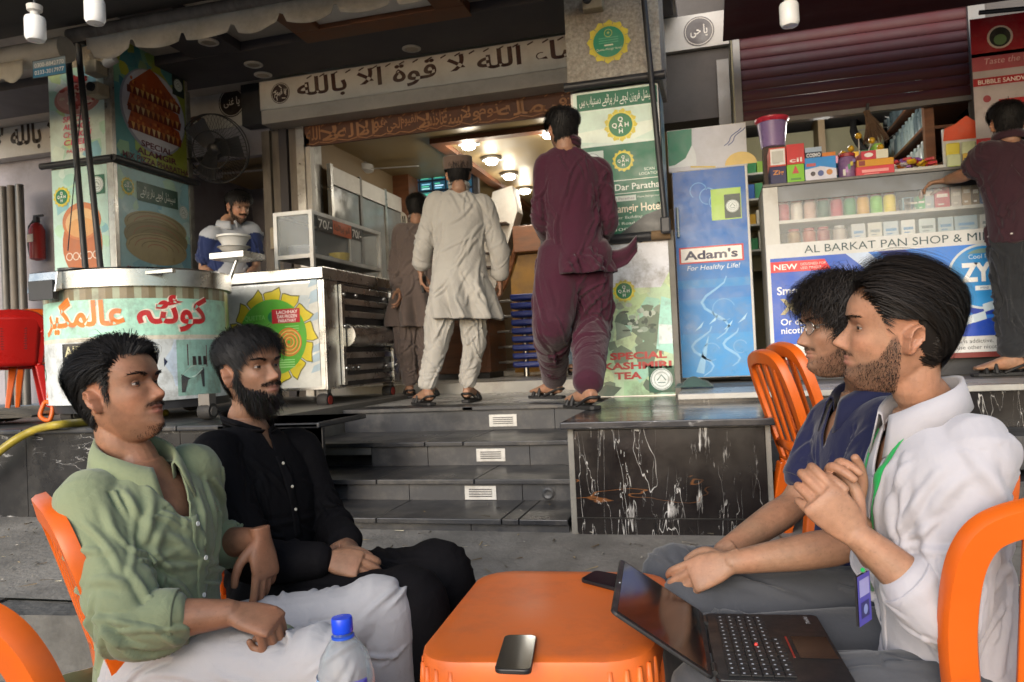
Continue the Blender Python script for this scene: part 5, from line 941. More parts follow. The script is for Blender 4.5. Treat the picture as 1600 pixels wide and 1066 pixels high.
for k in range(5): obj('sweet', MB().setc(['#d8d4cc', '#b07ac0', '#4a8a5a', '#c8b83a', '#6a5aa0'][k]).bb(c+V((-.035+.015*k, -.06, .02+.02*k)), c+V((-.02+.015*k, -.054, .06+.015*k))), VPLAS, tt)
zA = pack(1338, 263, 1398, 278, BY, .2, '#d8414e', 'long crimson carton at the bottom of the pile on the counter', 'box', 'cartons on the kiosk counter', d_txt('', '#f0a0a0', .35, .3), zfix=kt)
zB = pack(1339, 253, 1397, 264, BY+.005, .19, '#d89a2c', 'long amber carton in the middle of the pile on the counter', 'box', 'cartons on the kiosk counter', lambda P, w, h: P.rect(w*.05, h*.15, w*.22, h*.85, '#8a2a2a', 2), zfix=zA)
pack(1346, 240, 1388, 254, BY+.01, .17, '#c83a4c', 'red and white carton on top of the amber carton', 'box', 'cartons on the kiosk counter', lambda P, w, h: (P.rect(w*.55, 0, w, h, '#e0ddc8', 2), P.circ(w*.27, h*.5, w*.17, '#efe6e4', 3, h*.25, 14)), zfix=zB)
c = UY(1343, 245, BY+.3); c.z = kt; tt = thing('lollipop_stand', 'red stand holding yellow lollipops behind the cartons', 'lollipop stand', c); obj('cone', MB().setc('#c8322c').lathe([(.1, 0), (.09, .1), (.03, .19), (.01, .2)], c, 20), VCOL, tt, smooth='auto')
for k, (dx, dz) in enumerate(((-.1, .22), (-.05, .25), (0, .33), (.08, .29), (.13, .24))): e = c+V((dx, 0, dz)); s2 = obj('stick', MB().tube([c+V((dx*.4, 0, .15)), e], .004, 6), WH, tt); obj('sweet', MB().setc('#c8a02a').ball(e, .022, 12, 8), VPLAS, s2, smooth=True)
pack(1384, 226, 1412, 254, BY+.25, .08, '#3f9fd0', 'light blue pouch carton behind the red and white carton', 'box', 'cartons on the kiosk counter', lambda P, w, h: P.circ(w*.6, h*.5, w*.2, '#1f5fa8', 2, n=14), zfix=kt)
pack(1352, 226, 1382, 246, BY+.33, .08, '#1f4a50', 'dark teal carton standing far behind the cartons', 'box', 'cartons on the kiosk counter', d_txt('', '#3f9fb8', .3, .2), zfix=kt)
pack(1414, 226, 1432, 250, BY+.3, .08, '#b8641c', 'orange brown carton beside the light blue pouch carton', 'box', 'cartons on the kiosk counter', zfix=kt)
q = random.Random(6); c0 = UY(1425, 268, BY+.1); c0.z = kt
tt = thing('snack_tray', 'white tray heaped with colourful wrapped sweets on the counter', 'tray', c0); obj('tray', MB().bb(c0+V((-.12, -.08, 0)), c0+V((.16, .1, .03))), WH, tt, bevel=.004)
for k in range(26):
    p = c0+V((q.uniform(-.1, .14), q.uniform(-.07, .08), .035+q.random()*.07)); M = Matrix.Rotation(q.uniform(0, 3), 3, 'Z') @ Matrix.Rotation(q.uniform(-.8, .8), 3, 'X'); obj('wrapped_sweet', MB().setc(q.choice(['#d8822c', '#7a3a8a', '#c8c0c8', '#b8323c', '#d8b02c', '#9a9ab0'])).box(p, (.05, .03, .018), M), VPLAS, tt, bevel=.004)
pack(1454, 258, 1478, 269, BY+.1, .14, '#c9cdd0', 'flat white box beside the heaped sweet tray', 'box', 'cartons on the kiosk counter', zfix=kt)
c = UY(1207, 212, BY+.28); tt = thing('plastic_basket', 'translucent violet basket with red rim on the shelf beside the cartons', 'basket', c); VIO = mat('violet_plastic', (.35, .25, .55), rough=.3, alpha=.75, var=.1); c.z = UY(1207, 232, BY+.28).z
obj('stand', MB().bb((c.x-.07, c.y-.07, kt), (c.x+.07, c.y+.07, c.z-.003)), WOODD, tt); obj('basket', MB().lathe([(.07, 0), (.078, .004), (.1, .19), (.096, .19), (.07, .008)], c, 26, cap=False), VIO, tt, smooth='auto'); obj('rim', MB().setc('#c8324a').lathe([(.1, .17), (.112, .185), (.112, .2), (.05, .22), (.01, .225)], c, 26), VPLAS, tt, smooth='auto')
# ---- kiosk room: shutter, walls, tube light, shelves
SY = 5.72; sx0, sx1 = UY(1160, 160, SY).x, UY(1528, 120, SY).x; szb = UY(1345, 170, SY).z; szt = UY(1345, 30, SY).z
SHUT = mat('shutter_red', (.05, .006, .008), rough=.6, var=.25, scale=3, bump=.06, dirt=(.035, .012, .012), dirt_amt=.6)
t = thing('roller_shutter', 'dark red roller shutter pulled halfway down over the kiosk', 'shutter', ((sx0+sx1)/2, SY, szb)); n_ = 15; sh = (szt+.5-szb)/n_; slat_me = None
for k in range(n_):
    if slat_me is None:
        pr = [(0, 0), (-.006, .12), (-.009, .5), (-.006, .88), (0, 1)]; mb = MB(); mb.grid(lambda u, v: V((sx0+(sx1-sx0)*u, SY+pr[int(round(v*4))][0], szb+sh*.97*pr[int(round(v*4))][1])), 1, 4); slat_me = mb.mesh('slat')
    o = link('slat', slat_me, SHUT, t, smooth='auto'); o.location.z = k*sh
obj('bottom_rail', MB().bb((sx0, SY-.03, szb-.035), (sx1, SY+.03, szb-.002)), GREYMET, t)
for x_ in (sx0, sx1): tag(obj('shutter_guide', MB().bb((x_-.05, SY-.04, RZ), (x_+.05 if x_ > sx0 else x_-.002, SY+.05, szt+.4)), GREYMET), ('grey guide post at the basket side of the red shutter' if x_ == sx0 else 'grey guide post between the red shutter and the snack banner'), 'post')
KR = 7.4; YEL = mat('kiosk_wall', (.34, .31, .19), rough=.6, var=.2, scale=2); struct('kiosk_wall', MB().bb((sx0-.05, KR, RZ), (sx1+.3, KR+.05, 3.4)), YEL); struct('kiosk_wall', MB().bb((sx0-.058, SY+.06, RZ), (sx0-.02, KR, 3.4)), YEL); struct('kiosk_wall', MB().bb((sx1+.3, SY+.06, RZ), (sx1+.35, KR, 3.6)), WALLD); struct('kiosk_ceiling', MB().bb((sx0-.01, SY+.06, szb+.25), (sx1+.3, KR, szb+.3)), WALLD)
struct('kiosk_front_wall', MB().bb((sx1+.06, SY+.02, RZ), (sx1+4, SY+.06, 4.2)), WALLD); struct('upper_front', MB().bb((QX1+.5, SY+.1, szt-.1), (sx1+4, SY+.3, 4.6)), REDT); struct('kiosk_side', MB().bb((UY(1152, 300, 5.9).x, 5.9, RZ), (sx0-.06, 6.0, 3.6)), WALLD)
TUBE = mat('tube_glow', (1, 1, .95), emit=9, var=0, bump=0)
c = UY(1287, 174, SY+.25); t = thing('strip_light', 'short lit white strip light under the kiosk ceiling', 'lamp', c); obj('tube', MB().bb(c+V((-.06, -.02, -.02)), c+V((.06, .02, .015))), TUBE, t); obj('rail', MB().bb((sx0+.1, c.y-.005, c.z-.037), (sx1-.1, c.y+.03, c.z-.022)), WH, t)
pl = bpy.data.lights.new('kiosk_light', 'POINT'); pl.energy = 6; pl.color = (1, .97, .88); pl.shadow_soft_size = .08; po = bpy.data.objects.new('kiosk_light', pl); col.objects.link(po); po.location = c+V((0, .1, -.08)); po.parent = t; po.matrix_parent_inverse = Matrix.Translation(-t.location)
c = UY(1355, 185, SY-.06); t = thing('hand_broom', 'brown straw hand broom hanging from the shutter edge', 'broom', c); obj('loop', MB().tube([c+V((0, 0, .05)), c+V((.01, 0, .1))], .01, 6), DKMET, t); mb = MB(); q = random.Random(12)
for k in range(90): a = q.uniform(-.6, .6); mb.tube([c+V((q.uniform(-.02, .02), q.uniform(-.02, .02), .05)), c+V((.06*a+.03, .05*q.uniform(-1, 1), -.05)), c+V((.13*a+.05, .06*q.uniform(-1, 1), -.13-.04*q.random()))], .0025, 4)
o = obj('bristles', mb, mat('straw', (.16, .1, .06), rough=.9, var=.4), t); tag(o, kind='stuff')
t = thing('wall_shelves', 'tall shelves packed with rows of small tins inside the kiosk', 'shelves', UY(1470, 250, 6.3)); q = random.Random(15); sxx = sx1-.12
for k in range(4):
    z_ = kt-.1+k*.26; obj('board', MB().bb((sxx-.2, 5.85, z_-.02), (sxx+.25, 7.3, z_)), WOOD, t)
    for j in range(13): y_ = 5.92+j*.105; obj('tin', MB().setc(q.choice(['#7f8f94', '#6a7a80', '#9fa8a8', '#8a9a9a', '#5a6a70'])).lathe([(.035, .001), (.035, .14), (.02, .16), (.02, .2)], (sxx-.15, y_, z_), 10), VPLAS, t, smooth='auto')
obj('side_post', MB().bb((sxx-.2, 5.78, kt-.4), (sxx-.14, 5.84, 3.2)), WOOD, t)
c = UY(1508, 225, 5.55); t = thing('snack_strip_rack', 'orange topped rack of hanging snack packets beside the kiosk opening', 'snack rack', c); q = random.Random(19)
P = Print(o=(c.x-.14, 5.5, c.z+.0), u=(1, 0, 0), v=(0, 0, 1)); P.poly([(0, .02), (.28, .02), (.27, .1), (.2, .12), (.14, .17), (.07, .12), (.01, .1)], '#d8502a', 1); P.done('header', PRINT, t)
obj('rack', MB().bb((c.x-.14, 5.505, c.z-.32), (c.x+.14, 5.53, c.z+.1)), WH, t)
for i in range(4):
    for j in range(3): obj('snack_packet', MB().setc(q.choice(['#d8c84a', '#c8a84a', '#b8c86a', '#d89a8a', '#c8d0a8'])).box((c.x-.09+.09*j, 5.49-.01*i, c.z-.04-.075*i), (.08, .02, .08), Matrix.Rotation(.15, 3, 'X')), VPLAS, t, bevel=.008)
pack(1444, 205, 1462, 262, 5.95, .1, '#4a5a4a', 'dark tin column standing at the inner end of the counter', 'packet', zfix=kt)
c = UY(1420, 195, 6.9); t = thing('bicycle_wheel', 'dark round wheel rim hung under the kiosk ceiling', 'wheel', c); M = Matrix.Rotation(R(62), 3, 'X'); obj('tyre', MB().tube([c+M @ V((.42*math.cos(a/18*math.pi), .42*math.sin(a/18*math.pi), 0)) for a in range(37)], .03, 8), RUB, t, smooth=True)
for k in range(10): a = k*.628; obj('spoke', MB().tube([c, c+M @ V((.41*math.cos(a), .41*math.sin(a), 0))], .004, 5), STEELTRIM, t)
q = random.Random(41); t = thing('back_shelves', 'shelves of small coloured cartons along the kiosk back wall', 'shelves', (sx0, 6.7, kt)); xa, xb = sx0+.02, sx1-.35
for k in range(4):
    z_ = kt-.25+k*.21; obj('board', MB().bb((xa, 6.6, z_-.015), (xb, 6.9, z_)), WH, t); x_ = xa+.02
    while x_ < xb-.1:
        w_ = q.uniform(.05, .12); h_ = q.uniform(.08, .17); obj('carton', MB().setc(q.choice(['#c8403a', '#d8a83a', '#3a8a5a', '#3a6ab8', '#d8d4c8', '#7a4a8a', '#c86a3a', '#8fb84a', '#c9879a', '#4aa0b0'])).bb((x_, 6.62+q.random()*.04, z_+.001), (x_+w_-.006, 6.82, z_+h_)), VCOL, t); x_ += w_
obj('backing', MB().bb((xa, 6.905, kt-.4), (xb, 6.92, kt+.75)), YEL, t)
for i in range(7):
    x_ = UY(1262+i*27+q.uniform(-6, 6), 262, BY+.24).x; w_ = q.uniform(.07, .11); h_ = q.uniform(.09, .17); cc = ['#c8342c', '#e0b838', '#2f7fb0', '#58a050', '#d86a9a', '#e8e2d4', '#7a3a94'][i]
    tt = thing('box', ['bright red', 'golden yellow', 'mid blue', 'leaf green', 'pink', 'ivory', 'violet'][i]+' small carton standing in the second row on the kiosk counter', 'box', (x_, BY+.24, kt), 'second row of cartons on the kiosk counter'); obj('carton', MB().setc(cc).bb((x_-w_/2, BY+.235, kt+.001), (x_+w_/2, BY+.33, kt+.02+h_)), VCOL, tt, bevel=.002); P = Print(o=(x_-w_/2, BY+.234, kt+.001), u=(1, 0, 0), v=(0, 0, 1)); P.rect(w_*.12, h_*.55, w_*.88, h_*.9, '#efe8dc', 1); P.circ(w_*.5, h_*.3, w_*.25, '#5a3a30', 2, n=12); P.done('print', PRINT, tt)
# snack banner at the right end
P, w, h = frontP(1530, 20, 1660, 300, 5.42); o_ = P; t = thing('banner', 'tall red and white snack banner hanging beside the kiosk', 'banner', UY(1590, 300, 5.42))
P.rect(0, 0, w, h, '#b8aeb0', 1); P.rect(0, h*.78, w, h, '#a01c28', 2); P.poly([(0, h*.7), (w, h*.7), (w, h*.8), (0, h*.8)], '#b0525c', 2)
P.circ(w*.36, h*.88, w*.16, '#d8c8b8', 3, h*.065, 20); P.circ(w*.36, h*.88, w*.13, '#2a2a24', 4, h*.055, 20); P.circ(w*.36, h*.865, w*.08, '#6a8a5a', 5, h*.03, 16); P.text('Taste the fun', w*.14, h*.735, h*.035, '#d8b0b0', 4, shear=.2); P.rect(0, h*.615, w, h*.66, '#a81e28', 3); P.text('BUBBLE SANDWICH', w*.06, h*.625, h*.025, '#efe0dc', 4, bold=.015)
P.rect(w*.3, h*.37, w, h*.53, '#b41a24', 4); P.circ(w*.72, h*.44, w*.2, '#e0b02c', 5, h*.06, 24); P.text("Lay's", w*.56, h*.425, h*.04, '#f4f0ea', 6, bold=.03, shear=.15); P.poly([(w*.18, h*.37), (w*.3, h*.37), (w*.3, h*.5), (w*.22, h*.46)], '#4a3a34', 4); P.rect(0, h*.27, w, h*.32, '#a81e28', 3); P.text('LAYS', w*.56, h*.28, h*.03, '#efe0dc', 4, bold=.02); P.circ(w*.16, h*.54, w*.05, '#9a3a44', 4, n=14)
P.done('sheet', PRINT, t); obj('rod', MB().tube([UY(1530, 20, 5.43), UY(1660, 8, 5.43)], .015, 8), DKMET, t)
# ---- left platform clutter: hose, mop, scraper
HZ = mat('hose_yellow', (.36, .28, .03), rough=.4, var=.2, dirt=(.15, .11, .04), dirt_amt=.5); pts = [UY(-60, 760, YLF-.12), UY(-20, 722, YLF-.12), UY(20, 690, YLF-.08), UY(55, 672, YLF-.02), UZ(90, 664, ZL+.025), UZ(130, 660, ZL+.022), UZ(200, 652, ZL+.022), UZ(260, 645, ZL+.022)]
def crv(pts, n=8):
    out = []; k = len(pts)
    for i in range(k-1):
        p0, p1, p2, p3 = [V(pts[max(0, min(k-1, j))]) for j in (i-1, i, i+1, i+2)]
        for s in range(n): t_ = s/n; out.append(.5*((2*p1)+(p2-p0)*t_+(2*p0-5*p1+4*p2-p3)*t_*t_+(3*p1-p0-3*p2+p3)*t_**3))
    return out+[V(pts[-1])]
tag(obj('hose', MB().tube(crv(pts), .022, 12), HZ, smooth=True), 'yellow rubber hose running off the edge of the marble platform', 'hose')
c = UZ(35, 662, ZL); mb = MB(); q = random.Random(22)
for k in range(150): a = q.uniform(-1, 1); b = q.uniform(0, 1); mb.tube(crv([c+V((.18, .1*a, .05)), c+V((.0, .16*a, .05+.05*q.random())), c+V((-.2-.1*b, .2*a+.02, .02+.03*q.random())), c+V((-.4*b-.25, .22*a+q.uniform(-.05, .05), .01))], 3), .008, 5)
t = thing('mop', 'dirty grey string mop lying on the platform under the chairs', 'mop', c); tag(obj('strings', mb, mat('mop_grey', (.09, .082, .07), rough=.95, var=.4, bump=.3), t), kind='stuff'); obj('handle', MB().tube([c+V((.16, 0, .06)), c+V((.32, .2, .08)), c+V((1.0, .7, .1))], .014, 8), WOOD, t)
ORG = mat('orange_plastic', (.6, .105, .007), rough=.36, var=.1, scale=3, bump=.03, bscale=12, dirt=(.35, .07, .02), dirt_amt=.35, dirt_scale=5); 
c = UY(73, 640, 3.7); t = thing('scraper', 'orange plastic scraper handle leaning against the round stall', 'scraper', c); a = UY(80, 590, 3.72); g = [UY(70, 628, 3.68), UY(63, 650, 3.66), UY(78, 656, 3.66), UY(82, 632, 3.68)]
obj('shaft', MB().tube(crv([UY(84, 560, 3.75), a, UY(77, 622, 3.69)]), [.014]*17, 8), ORG, t, smooth=True); obj('grip', MB().tube(crv(g+[g[0]]), .013, 8), ORG, t, smooth=True)
# ================================================================== PEOPLE: building kit
def spl(xs, ys, x):
    return float(np.interp(x, xs, ys))
def smooth_table(tab):
    a = np.array(tab, float); zs_ = a[:, 0]
    def f(z, k):                                       # catmull-rom through the table
        i = int(np.clip(np.searchsorted(zs_, z)-1, 0, len(zs_)-2)); t = np.clip((z-zs_[i])/(zs_[i+1]-zs_[i]), 0, 1)
        p1, p2 = a[i, k], a[i+1, k]; p0 = a[max(i-1, 0), k]; p3 = a[min(i+2, len(a)-1), k]
        m1 = (p2-p0)/(zs_[i+1]-zs_[max(i-1, 0)])*(zs_[i+1]-zs_[i]); m2 = (p3-p1)/(zs_[min(i+2, len(a)-1)]-zs_[i])*(zs_[i+1]-zs_[i])
        return (2*t**3-3*t**2+1)*p1+(t**3-2*t**2+t)*m1+(-2*t**3+3*t**2)*p2+(t**3-t**2)*m2
    return f
HT = smooth_table([(-.016, .006, .045, .03), (-.012, .018, .064, .006), (-.004, .027, .077, -.01), (.008, .0355, .0885, -.03), (.02, .0435, .0905, -.042), (.032, .0505, .0882, -.052), (.045, .0565, .0905, -.062), (.06, .0615, .0915, -.07), (.08, .0665, .0905, -.08),
                   (.1, .0695, .0885, -.088), (.115, .0715, .088, -.093), (.128, .0735, .0915, -.096), (.14, .075, .0945, -.098), (.155, .0762, .094, -.0985), (.17, .0752, .089, -.096), (.185, .0715, .079, -.088), (.2, .0635, .063, -.073), (.212, .051, .045, -.054), (.221, .033, .027, -.033), (.226, .012, .01, -.012)])
def head_local(p):
    """head and face as one grid; x to the person's right, y ahead, z up, chin at 0"""
    vs_ = []; NZ, NA = 110, 112; zz = np.concatenate([np.linspace(-.016, .2, 96), np.linspace(.2025, .226, 14)])
    g = lambda x, s: math.exp(-(x/s)**2); nl = p.get('nose', 1.0); jw = p.get('jaw', 1.0)
    for z in zz:
        w, yf, yb = HT(z, 1), HT(z, 2), HT(z, 3)
        if z < .07: w *= 1+(jw-1)*(1-z/.07)
        for j in range(NA):
            a = 2*math.pi*j/NA; s, c = math.sin(a), math.cos(a); e = 2/(1.85+.5*min(1, max(0, (z-.005)/.07)))
            x = w*math.copysign(abs(s)**e, s); y0 = .0
            y = (yf if c > 0 else -yb)*math.copysign(abs(c)**(e if c > 0 else .95), c)
            if c > -.2:
                k = min(1, max(0, (c+.05)/.3)); ax = abs(x); d = 0
                hN = np.interp(z, [.058, .0635, .068, .0735, .079, .084, .092, .102, .112, .12, .126], [0, .002, .013, .0235, .0262, .0245, .0195, .0125, .0065, .002, 0])*nl
                sN = np.interp(z, [.06, .07, .08, .095, .11, .125], [.013, .0125, .0115, .0088, .0078, .009])
                d += hN*math.exp(-(ax/sN)**2.2)
                d += .0085*nl*g(ax-.0135, .0052)*g(z-.0735, .0062)
                d -= .0022*g(ax-.006, .003)*g(z-.0655, .003)
                d -= .0112*g(ax-.031, .0155)*g(z-.1135, .0105)                # eye sockets
                d -= .004*g(ax-.012, .007)*g(z-.115, .009)
                d += .0042*math.exp(-((ax-.03)/.022)**2)*g(z-.1345, .0065)      # brow
                d += .0045*g(ax-.047, .017)*g(z-.088, .014)                     # cheek bone
                d -= .003*g(ax-.045, .012)*g(z-.052, .016)
                d += .0048*math.exp(-(ax/.0185)**2.6)*g(z-.0525, .0042)+.0056*math.exp(-(ax/.016)**2.6)*g(z-.0415, .005)
                op = p.get('open', 0)
                d -= (.0042+.005*op)*math.exp(-(ax/.0215)**3)*g(z-.0472, .0016+.0016*op)
                d -= .0012*g(ax, .0035)*g(z-.06, .006); d -= .0028*g(ax-.026, .006)*g(z-.048, .008)
                d += .003*g(ax, .016)*g(z-.012, .012)
                y += d*k
            vs_.append((x, y, z))
    vs_ = np.array(vs_); fs_ = []; n = len(zz)
    for i in range(n-1):
        for j in range(NA): fs_.append((i*NA+j, (i+1)*NA+j, (i+1)*NA+(j+1) % NA, i*NA+(j+1) % NA))
    fs_.append(tuple(range(NA))); fs_.append(tuple((n-1)*NA+j for j in range(NA))[::-1])
    return vs_, fs_
def ear_local(mb, s, f):
    """outer ear: closed lens with raised helix, concha hollow and lobe"""
    NR, NA = 9, 30; c = V((s*.0725, -.016, .096)); nx = V((s*.86, -.5, .05)).normalized(); uy = V((s*.5, .86, 0)).normalized(); uz = V((0, -.2, .98)).normalized()
    def pt(r, a, back):
        ca, sa = math.cos(a), math.sin(a); ry = .0162*(1.08 if sa > 0 else .82); rz = .0305 if sa > 0 else .029
        h = 0 if back else (.010*math.exp(-((r-.88)/.13)**2)*(1 if not (-2.6 < (a if a < math.pi else a-2*math.pi) < -.9) else .45)-.006*math.exp(-(r/.42)**2)+.0045*math.exp(-((r-.55)/.12)**2)*(1 if ca < .3 else .2)+.004*math.exp(-((r-.75)/.2)**2)*math.exp(-((a-0.0)/.4)**2))
        return c+uy*(ca*ry*r)+uz*(sa*rz*r)+nx*((.0045+h) if not back else -.008-.004*(1-r))
    vs_ = [pt(i/NR, 2*math.pi*j/NA, False) for i in range(1, NR+1) for j in range(NA)]; k = len(vs_); vs_ += [pt(i/NR, 2*math.pi*j/NA, True) for i in range(1, NR+1) for j in range(NA)]; vs_ += [pt(0, 0, False), pt(0, 0, True)]; fs_ = []
    for i in range(NR-1):
        for j in range(NA):
            q = (i*NA+j, (i+1)*NA+j, (i+1)*NA+(j+1) % NA, i*NA+(j+1) % NA); fs_.append(q); fs_.append(tuple(k+w for w in q[::-1]))
    for j in range(NA): b = (NR-1)*NA; fs_.append((b+j, k+b+j, k+b+(j+1) % NA, b+(j+1) % NA)); fs_.append((2*k, j, (j+1) % NA)); fs_.append((2*k+1, k+(j+1) % NA, k+j))
    if s < 0: fs_ = [q[::-1] for q in fs_]
    mb.add([f(v) for v in vs_], fs_)
def loft(mb, st_, n=36, sub=6, e=2.0):
    """closed body through stations (centre, half-axis a, half-axis b)"""
    C = [crv([s[i] for s in st_], sub) for i in range(3)]; vs_ = []; k = len(C[0])
    for c, a, b in zip(*C):
        for j in range(n):
            t_ = 2*math.pi*j/n; x, y = math.cos(t_), math.sin(t_); vs_.append(c+a*math.copysign(abs(x)**(2/e), x)+b*math.copysign(abs(y)**(2/e), y))
    fs_ = [(i*n+j, i*n+(j+1) % n, (i+1)*n+(j+1) % n, (i+1)*n+j) for i in range(k-1) for j in range(n)]
    vs_ += [C[0][0], C[0][-1]]; b = k*n; fs_ += [(b, (j+1) % n, j) for j in range(n)]+[(b+1, (k-1)*n+j, (k-1)*n+(j+1) % n) for j in range(n)]
    mb.add(vs_, fs_)
def limb(mb, pts, rad, n=22, sub=7, flat=1.0, ref=None):
    P_ = crv(pts, sub); r_ = [q.x for q in crv([V((r, 0, 0)) for r in rad], sub)]
    d0 = (P_[0]-P_[1]).normalized(); d1 = (P_[-1]-P_[-2]).normalized()
    P_ = [P_[0]+d0*r_[0]*.55, P_[0]+d0*r_[0]*.4]+P_+[P_[-1]+d1*r_[-1]*.4, P_[-1]+d1*r_[-1]*.55]; r_ = [r_[0]*.35, r_[0]*.75]+r_+[r_[-1]*.75, r_[-1]*.35]
    mb.tube(P_, r_, n, ref=ref, flat=flat)
def hand(mb, w, y, z, s, curl=(.5, .6, .4), thumb=(.7, .25), spread=.05, sc=1.0, curls=None):
    """palm, four jointed fingers and a thumb; y along the hand, z towards its back, s = +1 left, -1 right"""
    y = V(y).normalized(); z = V(z); z = (z-y*z.dot(y)).normalized(); x = y.cross(z)*s; w = V(w)
    L = lambda a, b, c: w+(x*a+y*b+z*c)*sc
    st_ = [(L(0, -.03, 0), x*.026*sc, z*.02*sc), (L(0, .0, 0), x*.027*sc, z*.019*sc), (L(.002, .03, 0), x*.037*sc, z*.0165*sc), (L(.002, .06, .001), x*.041*sc, z*.0145*sc), (L(0, .085, .001), x*.0405*sc, z*.0125*sc), (L(-.001, .098, -.001), x*.036*sc, z*.0095*sc)]
    loft(mb, st_, 24, 4, 2.4)
    for i, (fx, fy, ln, r) in enumerate(((.030, .092, (.042, .026, .02), .0098), (.0103, .096, (.046, .03, .022), .0102), (-.0098, .092, (.042, .027, .021), .0096), (-.0288, .084, (.033, .021, .018), .0085))):
        c = curls[i] if curls else curl; a = 0; p = L(fx, fy-.012, 0); pts = [L(fx*.9, fy-.03, 0), p]; sp = spread*(1.5-i)
        for k in range(3):
            a += c[k]; d = (y*math.cos(a)-z*math.sin(a))+x*sp*(1 if k == 0 else .6); p = p+d.normalized()*(ln[k]+(.012 if k == 0 else 0))*sc; pts.append(p)
        limb(mb, pts, [r*sc*k for k in (1.05, 1.1, 1.0, .9, .78)], 14, 4)
    t0 = L(.024, .018, -.006); ta, tb = thumb; d1 = (x*.75*math.cos(tb)+y*.62-z*(.25+ta*.5)).normalized(); d2 = (x*(.45-.5*ta)+y*.85-z*(.2+ta*.45)).normalized(); d3 = (x*(.25-.75*ta)+y*.9-z*(.15+ta*.4)).normalized()
    p1 = t0+d1*.042*sc; p2 = p1+d2*.034*sc; p3 = p2+d3*.026*sc; limb(mb, [L(.012, .006, -.004), t0, p1, p2, p3], [r*sc for r in (.014, .0155, .0125, .0105, .0085)], 14, 4)
def remesh(mb, vox, it=3, f=.5):
    me = bpy.data.meshes.new('r'); me.from_pydata([tuple(p) for p in mb.v], [], mb.f); me.update()
    o = bpy.data.objects.new('r', me); col.objects.link(o); m_ = o.modifiers.new('r', 'REMESH'); m_.mode = 'VOXEL'; m_.voxel_size = vox
    if it: s_ = o.modifiers.new('s', 'SMOOTH'); s_.iterations = it; s_.factor = f
    bpy.context.view_layer.update(); r = bpy.data.meshes.new_from_object(o.evaluated_get(bpy.context.evaluated_depsgraph_get())); bpy.data.objects.remove(o); bpy.data.meshes.remove(me)
    r.materials.clear(); return r
def getv(me):
    a = np.empty(len(me.vertices)*3, np.float32); me.vertices.foreach_get('co', a); n_ = np.empty(len(me.vertices)*3, np.float32); me.vertices.foreach_get('normal', n_); return a.reshape(-1, 3).astype(float), n_.reshape(-1, 3).astype(float)
def setv(me, a): me.vertices.foreach_set('co', a.astype(np.float32).ravel()); me.update()
def setcol(me, c):
    at = me.color_attributes.new('Col', 'FLOAT_COLOR', 'POINT'); q = np.ones((len(c), 4), np.float32); q[:, :3] = c; at.data.foreach_set('color', q.ravel())
# value noise on arrays, for cloth folds
_rs = np.random.RandomState(5); _tab = _rs.rand(64, 64, 64)
def vnoise(p):
    i = np.floor(p).astype(int); f = p-i; f = f*f*(3-2*f); out = 0
    for dx in (0, 1):
        for dy in (0, 1):
            for dz in (0, 1):
                w = (f[:, 0] if dx else 1-f[:, 0])*(f[:, 1] if dy else 1-f[:, 1])*(f[:, 2] if dz else 1-f[:, 2])
                out = out+w*_tab[(i[:, 0]+dx) % 64, (i[:, 1]+dy) % 64, (i[:, 2]+dz) % 64]
    return out
def ridged(p, sharp=2.0):
    n1 = 1-np.abs(2*vnoise(p)-1); n2 = 1-np.abs(2*vnoise(p*2.1+7)-1); return n1**sharp*.75+n2**sharp*.25
def folds(me, regs, base=.002, bf=14, seed=0):
    """creases: each region (centre, radius, direction, spacing, amplitude) gets single fold lines, a ridge with a valley beside it"""
    a, n_ = getv(me); rs = np.random.RandomState(seed+11); d = base*(ridged(a*bf+seed*3.3)-.4)
    for k, (c, r, di, sp, am) in enumerate(regs):
        c = np.array(c); di = np.array(V(di).normalized()); w = ((a-c)**2).sum(1); ids = np.where(w < (r*1.15)**2)[0]
        if len(ids) < 20: continue
        q = a[ids]-c; al = q@di; pr = q-np.outer(al, di); pp = pr/(sp*1.6)+np.outer(al/(sp*6), np.ones(3))*.5+seed+k*5.1
        d[ids] += am*.45*np.exp(-w[ids]/(r*r))*(ridged(pp, 2.0)-.4)
        for j in range(int(4.6*r/sp)):
            i0 = ids[rs.randint(len(ids))]; p0, nr = a[i0], n_[i0]; dj = di+rs.normal(0, .26, 3); dj = dj-nr*(dj@nr); ln_ = np.linalg.norm(dj)
            if ln_ < .15: continue
            dj /= ln_; lt = np.cross(dj, nr); L = r*rs.uniform(.35, .85); wd = max(.0048, sp*rs.uniform(.1, .23)); bend = rs.normal(0, 1.6); amp = am*rs.uniform(.45, 1.0)*.72
            m_ = ids[((a[ids]-p0)**2).sum(1) < (L*1.05)**2]; q = a[m_]-p0; nd = np.abs(q@nr); al = q@dj; s_ = q@lt-bend*al*al
            tp = np.clip(1-(al/L)**2, 0, 1)**1.2*np.clip(1.6-nd/.045, 0, 1)*np.clip((n_[m_]@nr)*1.5, 0, 1)
            d[m_] += amp*tp*(np.exp(-(s_/wd)**2)-.62*np.exp(-((s_-1.75*wd)/(1.15*wd))**2)-.18*np.exp(-((s_+1.7*wd)/(1.4*wd))**2))
    setv(me, a+n_*d[:, None]); return me
def frame(fwd, up=(0, 0, 1)):
    f = V(fwd).normalized(); u = V(up); u = (u-f*u.dot(f)).normalized(); return f.cross(u), f, u     # right, forward, up
ZM = ([0, 25, 42, 56, 66, 72, 79, 84, 90, 108, 114, 140, 180], [.184, .181, .173, .152, .122, .09, .088, .108, .131, .13, .07, .04, .03])
BEARD = ([0, 14, 26, 40, 55, 66, 74, 82, 88, 95], [.031, .04, .046, .05, .06, .08, .102, .108, .085, .0])
